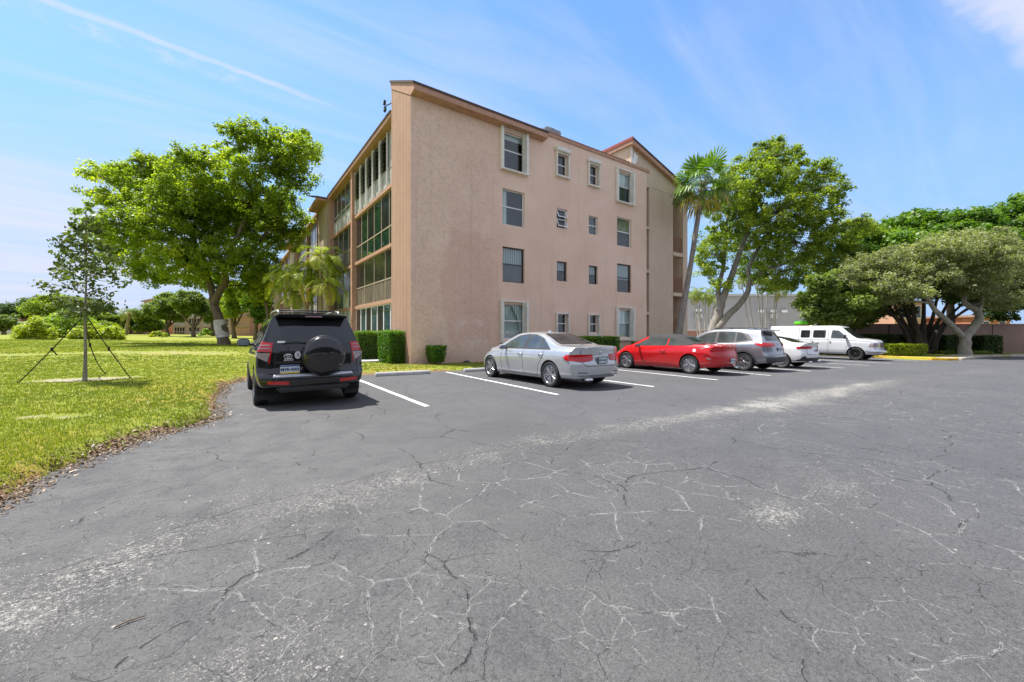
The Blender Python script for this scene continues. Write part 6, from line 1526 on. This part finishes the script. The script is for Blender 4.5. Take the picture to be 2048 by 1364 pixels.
# fan palm
def fan_palm():
    Z = 24; b0 = DG(1350, Z, gz(23) - .0); pts = [tuple(b0 - Vector((0, 0, .1))), tuple(D(1364, 625, Z)), tuple(D(1379, 545, Z)), tuple(D(1392, 460, Z)), tuple(D(1406, 372, Z))]
    r = empty('fan_palm', b0, 0, 'tall leaning fan palm with a slim grey trunk at the right end of the block', 'palm'); O = Matrix.Translation(-b0)
    pp = smoothpath(pts); b = MB(); n = len(pp); b.tube(pp, [.24 - .1 * min(1, i / (n * .5)) + (.02 if i > n - 3 else 0) for i in range(n)], 14); b.build('trunk', BK2, r, True, O)
    g = random.Random(4); top = pp[-1]; V, Fq, T_ = [], [], []; pb = MB()
    b = MB()
    for i in range(26):
        a = g.uniform(0, 6.28); zz = g.uniform(-.5, .2); b.tube([top + Vector((math.cos(a) * .1, math.sin(a) * .1, zz)), top + Vector((math.cos(a) * .26, math.sin(a) * .26, zz + .25))], [.035, .015], 5)
    b.build('leaf_boots', BK1, r, False, O)
    for i in range(27):
        az = 2.4 * i + g.uniform(-.25, .25); el = 1.35 - 2.25 * (i / 27) ** .8 + g.uniform(-.1, .1); dry = i > 20
        d = Vector((math.cos(az) * math.cos(el), math.sin(az) * math.cos(el), math.sin(el))); L = g.uniform(.85, 1.15) * (1.25 if i < 8 else 1)
        hub = top + d * L + Vector((0, 0, -.12 * (i / 27))); pb.tube([top, (top + hub) / 2 + Vector((0, 0, .05)), hub], [.022, .016, .012], 5)
        side = d.cross(Vector((0, 0, 1)));
        if side.length < .1: side = Vector((1, 0, 0))
        side.normalize(); upv = side.cross(d).normalized(); R_ = g.uniform(.95, 1.2) * (.85 if dry else 1)
        nb = 28
        for k in range(nb):
            a = -2.15 + 4.3 * k / (nb - 1); dd = (d * math.cos(a) + side * math.sin(a)).normalized() + upv * (.12 if k % 2 else -.02); dd.normalize(); w_ = dd.cross(upv).normalized() * .055
            l1 = R_ * (.60 + .06 * g.random()) * (1 - .12 * abs(a) / 2.1); l2 = R_ * g.uniform(.9, 1.05) * (1 - .12 * abs(a) / 2.1); p1 = hub + dd * l1 + Vector((0, 0, -.05)); p2 = hub + dd * l2 * .93 + Vector((0, 0, -g.uniform(.25, .6) * (.25 if i < 8 else 1 if not dry else 1.3)))
            a0 = len(V); V += [hub, p1 + w_, p1 + Vector((0, 0, .0)), p1 - w_]; Fq.append((a0, a0 + 1, a0 + 2, a0 + 3)); V += [p1 + w_, p2, p2 + w_ * .05, p1 - w_]; Fq.append((a0 + 4, a0 + 5, a0 + 6, a0 + 7))
            tt = min(1, max(0, (.9 if dry else .35) + g.uniform(-.25, .25))); T_ += [tt] * 4 + [min(1, tt + .15)] * 4
    pb.build('petioles', M_('petiole', (.25, .27, .06), .5), r, False, O)
    np_mesh('fronds', np.array([tuple(v - b0) for v in V]), np.array(Fq), LPF, r, {'tint': np.array(T_)})
LPF = leafmat('fan_palm_leaf', (.05, .12, .015), (.15, .26, .03), .35, (.40, .32, .10), .78)
fan_palm()

# ---- grass blades on the lawn within sight, and litter along the ragged edge
def grass():
    g = np.random.default_rng(5); n = 210000
    Z = 2.2 + 36 * g.random(n) ** 1.6; X = (g.random(n) * 2 - 1) * 1.32 * Z
    x = X * CS + Z * SN; y = -X * SN + Z * CS; sd = asph_sd(x, y)
    ok = (sd > .02 + .35 * g.random(n) * (vnoise(x, y, 1.1, 2) > .4)) & (x < 6.2) & (y > 1) | ((sd > .05) & (x >= 6.2) & (x < 26) & (y < 15.1) & (y > 12))
    ok &= (sand_at(x, y) < .25 + .3 * g.random(n)) & ~((x > 3.9) & (y > 17))
    x, y, Z = x[ok], y[ok], Z[ok]; n = len(x); z = lawn_np(x, y)
    k = 3; x = np.repeat(x, k) + g.normal(0, .02, n * k); y = np.repeat(y, k) + g.normal(0, .02, n * k); z = np.repeat(z, k); Z = np.repeat(Z, k); m = n * k
    h = (.02 + .026 * g.random(m)) * (1 + .0 * Z) ; w_ = .003 + .0008 * Z; az = g.random(m) * 6.28; ln = g.normal(0, .6, m) * h
    dx, dy = np.cos(az) * w_, np.sin(az) * w_
    V = np.stack([np.stack([x - dx, y - dy, z - .01], 1), np.stack([x + dx, y + dy, z - .01], 1), np.stack([x - dy / w_ * ln, y + dx / w_ * ln, z + h], 1)], 1).reshape(-1, 3)
    big = vnoise(x, y, .45, 9); t = np.clip(.2 + .9 * (big - .25) + g.normal(0, .10, m), 0, 1)
    o = np_mesh('grass', V, np.arange(m * 3).reshape(-1, 3), leafmat('grass_blade', (.13, .185, .025), (.28, .32, .04), .35, (.46, .38, .14), .78), None, {'tint': np.repeat(t, 3)})
    tag(o, 'short yellow green lawn grass', 'grass', kind='stuff')
    # dry leaves and thatch
    n = 9000; i0 = g.integers(3, 15, n); t = g.random(n); A = np.array(ASPH); p = A[i0] * (1 - t[:, None]) + A[i0 + 1] * t[:, None]; p += g.normal(0, .10, (n, 2)) + np.array([-.04, .04]) * 1.0
    keep = g.random(n) < sm(.25, .6, vnoise(p[:, 0], p[:, 1], 1.3, 17)) + .12; p = p[keep]; n = len(p)
    z = np.maximum(lawn_np(p[:, 0], p[:, 1]), -SL * p[:, 0]) + .006; nor = unit(g.normal(size=(n, 3)) * .35 + np.array([0, 0, 1])); tan = unit(np.cross(nor, g.normal(size=(n, 3)))); s = .02 + .045 * g.random(n) ** 2
    V, Fc = quads(np.column_stack([p, z]), nor, tan, s, s * .35, .1)
    o = np_mesh('leaf_litter', V, Fc, leafmat('litter', (.05, .03, .018), (.2, .13, .07), .1, (.38, .28, .18), .8), None, {'tint': np.repeat(g.random(n), 4)})
    tag(o, 'dry brown leaves and thatch along the ragged asphalt edge', 'leaf litter', kind='stuff')
grass()
for i, (px, py, lab) in enumerate(((258, 1247, 'thin reddish twig lying on the asphalt in the lower left'), (1247, 797, 'small dark twig lying on the asphalt before the empty space right of the silver sedan'), (1345, 812, 'short green blade lying on the smooth asphalt') )):
    dx_, dy_, dz_ = ((px - 1024) / F * CS + SN, -(px - 1024) / F * SN + CS, (HOR - py) / F); t = CZ / (-dz_ - SL * dx_); p = Vector((t * dx_, t * dy_, 0)); p.z = gz(p.x) + .008
    b = MB(); b.tube([(-.05, 0, 0), (0, .006, .004), (.06, -.004, 0)], [.003, .004, .002], 6); o = b.build('twig', BK1 if i < 2 else LYE, None, True); o.location = p; o.rotation_euler = (0, 0, .2 + i); tag(o, lab, 'twig')
# ================================================================ distance
BW1 = M_('far_wall_pink', (.42, .29, .22), .9, .08, .6); BW2 = M_('far_wall_cream', (.5, .47, .42), .9, .05, .3); BW3 = M_('far_wall_salmon', (.52, .30, .2), .9, .08, .6); FARGL = glassy('far_glass', (.03, .03, .032), .25); SCRN = M_('far_screen', (.06, .058, .055), .8, .15, 2)
TILE = M_('far_tile', (.38, .24, .18), .8, .15, 3)
def block(name, label, px0, px1, Z, top, storeys, bays, wall, roof, yaw=-TH, depth=10, z0=None, gable=0., win='balcony', cat='building'):
    p0 = DG(px0, Z); p1 = DG(px1, Z); base = (p0 + p1) / 2; W = (p1 - p0).length; zb = min(p0.z, p1.z) - .3 if z0 is None else z0
    H = D(px0, top, Z).z - zb; r = empty(name, (base.x, base.y, zb), yaw, label, cat)
    b = MB(); b.box((-W / 2, 0, 0), (W / 2, depth, H)); b.build('wall', wall, r)
    b = MB()
    if gable > 0: b.prism([(-W / 2 - .4, H + .003), (W / 2 + .4, H + .003), (W / 2 + .4, H + .25), (W * .0, H + gable), (-W / 2 - .4, H + .25)], 'y', -.4, depth + .4)
    else: b.box((-W / 2 - .3, -.4, H + .003), (W / 2 + .3, depth + .3, H + .3))
    b.build('roof', roof, r)
    sh_ = (H - .3) / max(storeys, 1)
    for s in range(storeys):
        for k in range(bays):
            x0 = -W / 2 + W * (k + .14) / bays; x1 = -W / 2 + W * (k + .86) / bays; za = .3 + s * sh_ + .1 * sh_; zb_ = .3 + s * sh_ + .88 * sh_
            if win == 'balcony':
                f = MB()
                n = 4
                for i in range(n + 1): x = x0 + (x1 - x0) * i / n; f.box((x - .05, -.08, za), (x + .05, -.003, zb_))
                for z in (za, za + (zb_ - za) * .38, zb_): f.box((x0, -.07, z - .05), (x1, -.004, z + .05))
                fo = f.build('window_frame', BEIGEFR, r)
                f = MB(); f.box((x0, -.045, za + (zb_ - za) * .38), (x1, -.02, zb_)); f.build('pane', FARGL, fo)
                f = MB(); f.box((x0, -.045, za), (x1, -.02, za + (zb_ - za) * .38 - .002)); f.build('panel', GREY_PANEL if (s + k) % 2 else SCRN, fo)
            elif win == 'plain':
                f = MB(); f.box((x0 + .25 * (x1 - x0) - .08, -.06, za + .35), (x0 + .75 * (x1 - x0) + .08, -.003, zb_ - .1)); fo = f.build('window_frame', WHITE, r)
                f = MB(); f.box((x0 + .25 * (x1 - x0), -.075, za + .43), (x0 + .75 * (x1 - x0), -.062, zb_ - .18)); f.build('pane', FARGL, fo)
    if win == 'balcony':
        for s in range(1, storeys):
            b = MB(); b.box((-W / 2, -.16, .3 + s * sh_ - .12), (W / 2, -.09, .3 + s * sh_ + .1)); b.build('floor_band', BEIGEFR, r)
    return r
block('apartment_building', 'far four storey block with a pitched roof end, between the sapling and the lawn tree', 288, 345, 92, 604, 4, 1, BW1, TILE, gable=1.0)
block('apartment_building', 'long far block with two rows of balcony glazing behind the olive trees', 345, 462, 84, 600, 4, 4, BW1, TILE)
block('apartment_building', 'far salmon wall right of the white banded trunk, behind the black SUV mirror', 466, 500, 66, 612, 3, 0, BW3, TILE, gable=0)
block('apartment_building', 'far wing with stacked balconies just left of the feather palms', 524, 562, 72, 584, 4, 1, BW2, TILE, depth=6)
block('low_house', 'low pink house at the far left beyond the scrub', 27, 44, 66, 641, 1, 0, BW3, TILE, depth=8, cat='house')
block('low_house', 'low pink house with a tiled roof between the scrub and the far gabled block', 234, 290, 80, 646, 1, 3, BW3, TILE, win='plain', cat='house', gable=.8)
# dark carport at the far left
r = empty('carport', DG(12, 60), -TH, 'dark open carport at the far left edge beyond the lawn', 'carport')
b = MB(); b.box((-4, 0, 1.75), (1.1, 4, 1.95)); b.build('roof', WHITE, r); b = MB(); b.box((-4, 3.8, 0), (1.1, 4, 1.75)); b.build('back_wall', SCRN, r)
for x in (-3.9, -1.5, .9):
    b = MB(); b.box((x, .05, 0), (x + .1, .15, 1.75)); b.build('post', WHITE, r)
b = MB(); b.box((-4, -.2, 0), (1.1, -.1, .55)); b.build('low_wall', BW2, r)
# warehouse
r = block('warehouse', 'plain pale grey warehouse wall behind the thin palms', 1340, 1760, 64, 592, 1, 0, M_('warehouse_grey', (.37, .36, .355), .9, .05, .4), M_('warehouse_cap', (.5, .49, .46), .7, .05), depth=20)
for px in (1396, 1520, 1545, 1567):
    x = (px - 1550) / F * 64; zz = (664 - (610 if px != 1396 else 608)) / F * 64 + 1.35 - r.location.z - 1.2
    b = MB(); b.rbox((x - .45, -.35, zz), (x + .45, -.003, zz + .45), .05); b.build('wall_lamp', WHITE, r)
for px in (1396, 1545):
    x = (px - 1550) / F * 64; b = MB(); b.box((x - .22, -.3, 0), (x + .22, -.003, 5.0)); b.box((x - .6, -.4, 4.6), (x + .6, -.31, 5.3)); b.build('pilaster', M_('warehouse_pale', (.48, .46, .42), .8, .06), r)
# brick boundary wall with a cap and the bin behind it
BRK = M_('brick_wall', (.34, .17, .12), .9, .25, 6, .3)
p = DG(1470, 52, -.6); r = empty('garden_wall', p, -TH, 'low red brick wall with pale cap before the warehouse', 'wall')
b = MB(); b.box((-7, 0, 0), (7.5, .3, 2.1)); b.build('wall', BRK, r); b = MB(); b.box((-7.1, -.06, 2.103), (7.6, .36, 2.3)); b.build('cap', BW2, r)
p = DG(1608, 50, -.6); r = empty('wheelie_bin', p, -TH, 'bin with a bright green lid poking above the cars beside the thin palms', 'bin')
b = MB(); b.prism([(-.7, 0), (.7, 0), (.8, 2.85), (-.8, 2.85)], 'y', -.6, .6); b.build('body', M_('bin_rust', (.35, .18, .11), .7, .2), r); b = MB(); b.rbox((-.88, -.68, 2.855), (.88, .68, 3.3), .12); b.build('lid', M_('bin_green', (.12, .5, .02), .5, .05), r)
# boundary wall right
WM = stucco('boundary_stucco', (.27, .18, .15), (.34, .235, .2), .3, 14., streak=True)
a = D(1640, HOR, 34.4); e = D(2330, HOR, 34.4); n = 10; t = (e - a) / n
r = empty('boundary_wall', (a.x, a.y, gz(a.x)), -TH, 'long brown boundary wall with a dark coping at the right', 'wall')
L = (e - a).length; seg = L / n; b = MB(); b.box((0, 0, -.6), (L, .2, 2.38)); b.build('wall', WM, r); b = MB(); b.box((-.05, -.06, 2.383), (L + .05, .26, 2.47)); b.build('coping', BROWNTRIM, r)
b = MB()
for i in range(n + 1): b.box((i * seg - .03, -.012, -.6), (i * seg + .03, -.001, 2.38))
b.build('joints', DARKROOM, r)
r.location.z = -.42
block('house', 'pink house with windows behind the boundary wall, seen through the banyan', 1790, 1850, 58, 605, 2, 2, BW3, TILE, z0=-.6, win='plain', cat='house')
block('house', 'pale house beyond the boundary wall, left of the banyan', 1700, 1785, 62, 628, 1, 3, BW2, TILE, z0=-.6, win='plain', cat='house')
block('house', 'orange house with a tiled roof beyond the boundary wall, right of the pale trunk', 1955, 2020, 56, 634, 1, 2, M_('far_orange', (.5, .2, .11), .9, .1, 1), TILE, z0=-.6, win='plain', cat='house')
# unseen trees added behind the viewer to darken reflections in glass and paint
g = random.Random(2)
proto = None
for i in range(17):
    x = -48 + i * 6.5 + g.uniform(-2, 2); y = -24 + g.uniform(-3, 3) - .25 * x
    if proto is None:
        bb = [((x + g.uniform(-3, 3), y + g.uniform(-3, 3), g.uniform(2.2, 7)), 2.4, 1.7) for _ in range(9)]
        proto = make_tree('tree', 'unseen tree added behind the viewer to darken reflections', 'tree', (x, y, 0), [([(x, y, -.3), (x, y, 2), (x + .3, y, 4.5)], .3, .1)], bb, LG5, BK1, dens=5, cr=1.0, per=22, size=.75, seed=90, group='unseen trees added for reflections')
    else:
        o = copy_tree(proto); o.location = (x, y, gz(x)); o.rotation_euler = (0, 0, g.uniform(0, 6)); s = g.uniform(.75, 1.0); o.scale = (s, s, s)
# ================================================================ camera, light, sky
cam = bpy.data.cameras.new('camera'); co = bpy.data.objects.new('camera', cam); C.objects.link(co)
co.location = (0, 0, CZ); co.rotation_euler = (R(90), 0, -TH); cam.sensor_width = 36; cam.lens = F / 2048 * 36
cam.shift_y = -(682 - HOR) / 2048; cam.clip_end = 3000; cam.clip_start = .05
bpy.context.scene.camera = co
SUNDIR = Vector((-.26, .34, 1)).normalized()
sl = bpy.data.lights.new('sun', 'SUN'); so = bpy.data.objects.new('sun', sl); C.objects.link(so)
sl.energy = 3.75; sl.angle = R(.55); sl.color = (1, .955, .89); so.rotation_euler = SUNDIR.to_track_quat('Z', 'Y').to_euler()
w = bpy.data.worlds.new('World'); bpy.context.scene.world = w; w.use_nodes = True; nt = w.node_tree; nt.nodes.clear()
class WT(NT):
    def __init__(s, t): s.t = t
T = WT(nt)
sky = T.n('ShaderNodeTexSky', {'sky_type': 'NISHITA', 'sun_disc': False, 'sun_elevation': math.asin(SUNDIR.z), 'sun_rotation': math.atan2(SUNDIR.x, SUNDIR.y), 'air_density': 1.15, 'dust_density': .25, 'ozone_density': 1.8})
v = T.n('ShaderNodeTexCoord').outputs['Generated']
dn = T.n('ShaderNodeVectorMath', {'operation': 'NORMALIZE'}, i0=v).outputs[0]
sp = T.n('ShaderNodeSeparateXYZ', i0=dn); up = sp.outputs[2]
# project the direction on a high cloud sheet
inv = T.math('DIVIDE', 1., T.math('ADD', T.math('MAXIMUM', up, 0.0), .12))
pl = T.n('ShaderNodeCombineXYZ', i0=T.math('MULTIPLY', sp.outputs[0], inv), i1=T.math('MULTIPLY', sp.outputs[1], inv)).outputs[0]
mp = T.n('ShaderNodeMapping', i0=pl); mp.inputs['Rotation'].default_value = (0, 0, R(35)); mp.inputs['Scale'].default_value = (.55, 2.6, 1)
cir = T.noise(1.1, 7, .6, mp.outputs[0], dist=.6)
veil = T.noise(.55, 4, .5, pl)
lat = T.n('ShaderNodeVectorMath', {'operation': 'DOT_PRODUCT'}, i0=dn, i1=(CS, -SN, 0)).outputs['Value']
cl = T.math('MULTIPLY', T.ss(T.math('ADD', T.math('MULTIPLY', cir, .7), T.math('MULTIPLY', veil, .3)), .42, .66), .5)
def plane_pt(px, py):
    d = (D(px, py, 1) - Vector((0, 0, CZ))).normalized(); k = 1 / (max(d.z, 0) + .12); return Vector((d.x * k, d.y * k))
# contrail: a straight line on the sheet, fraying on one side
A_, B_ = plane_pt(60, -10), plane_pt(760, 250); td = (B_ - A_).normalized(); nrm = Vector((-td.y, td.x))
dist = T.math('SUBTRACT', T.n('ShaderNodeVectorMath', {'operation': 'DOT_PRODUCT'}, i0=pl, i1=(nrm.x, nrm.y, 0)).outputs['Value'], A_.dot(nrm))
alng = T.math('SUBTRACT', T.n('ShaderNodeVectorMath', {'operation': 'DOT_PRODUCT'}, i0=pl, i1=(td.x, td.y, 0)).outputs['Value'], A_.dot(td))
LN = (B_ - A_).length
dist2 = T.math('ADD', dist, T.math('MULTIPLY', T.math('SUBTRACT', T.noise(7, 4, .6, pl), .5), .03))
core = T.ss(T.math('ABSOLUTE', dist2), .022, .003)
fray = T.math('MULTIPLY', T.math('MULTIPLY', T.ss(T.math('ABSOLUTE', T.math('SUBTRACT', dist2, .045)), .09, .0), T.ss(T.noise(16, 5, .7, pl), .42, .7)), .7)
fade = T.math('MULTIPLY', T.ss(alng, LN * 1.0, LN * .55), T.ss(alng, -2.5, -.5))
trail = T.math('MULTIPLY', T.math('ADD', T.math('MULTIPLY', core, .8), fray, clamp=True), T.math('MULTIPLY', fade, .62))
# pale cloud bank, upper right
P1 = plane_pt(1895, 0); P2 = plane_pt(2048, 130); bd = (P2 - P1).normalized(); bn = Vector((-bd.y, bd.x))
if (plane_pt(2040, 10) - P1).dot(bn) < 0: bn = -bn
bank = T.math('ADD', T.math('SUBTRACT', T.n('ShaderNodeVectorMath', {'operation': 'DOT_PRODUCT'}, i0=pl, i1=(bn.x, bn.y, 0)).outputs['Value'], P1.dot(bn)), T.math('MULTIPLY', T.math('SUBTRACT', T.noise(4.5, 6, .65, pl), .5), .16))
bank = T.math('MULTIPLY', T.ss(bank, -.03, .07), .95)
# low haze bank at the left, streaked
hz = T.math('MULTIPLY', T.ss(T.math('ADD', up, T.math('MULTIPLY', T.math('SUBTRACT', cir, .5), .16)), .33, .2), T.ss(lat, -.4, -.72))
hz = T.math('MULTIPLY', hz, T.math('ADD', .45, T.math('MULTIPLY', T.ss(T.noise(3, 4, .6, T.n('ShaderNodeCombineXYZ', i0=T.math('MULTIPLY', lat, .7), i2=T.math('MULTIPLY', up, 12)).outputs[0]), .35, .62), .45)))
leftveil = T.math('MULTIPLY', T.ss(lat, .1, -.75), T.math('MULTIPLY', T.ss(cir, .3, .7), .12))
tot = T.math('MAXIMUM', T.math('MAXIMUM', trail, T.math('MULTIPLY', cl, .8)), T.math('MAXIMUM', bank, hz))
tot = T.math('ADD', tot, leftveil, clamp=True)
SKYK = .105
hs = T.n('ShaderNodeHueSaturation', Saturation=1.15, Value=1.0, Color=sky.outputs[0])
low = T.ss(up, .62, .0)
hs2 = T.mix(1., hs.outputs[0], (.92, .96, 1.02), 'MULTIPLY')
base = T.mix(T.math('MULTIPLY', low, .92), hs2, (1.28, 2.12, 3.7))
col = T.mix(T.math('MULTIPLY', tot, .85), base, (3.2, 3.3, 3.9))
bg = T.n('ShaderNodeBackground', Color=col, Strength=SKYK); oo = T.n('ShaderNodeOutputWorld', Surface=bg.outputs[0])
vs_ = bpy.context.scene.view_settings; vs_.view_transform = 'Standard'; vs_.look = 'None'; vs_.gamma = 1; vs_.exposure = 1.28; vs_.use_curve_mapping = False
cy_ = bpy.context.scene.cycles; cy_.max_bounces = 6; cy_.transparent_max_bounces = 8; cy_.caustics_reflective = False; cy_.caustics_refractive = False; cy_.sample_clamp_indirect = 6
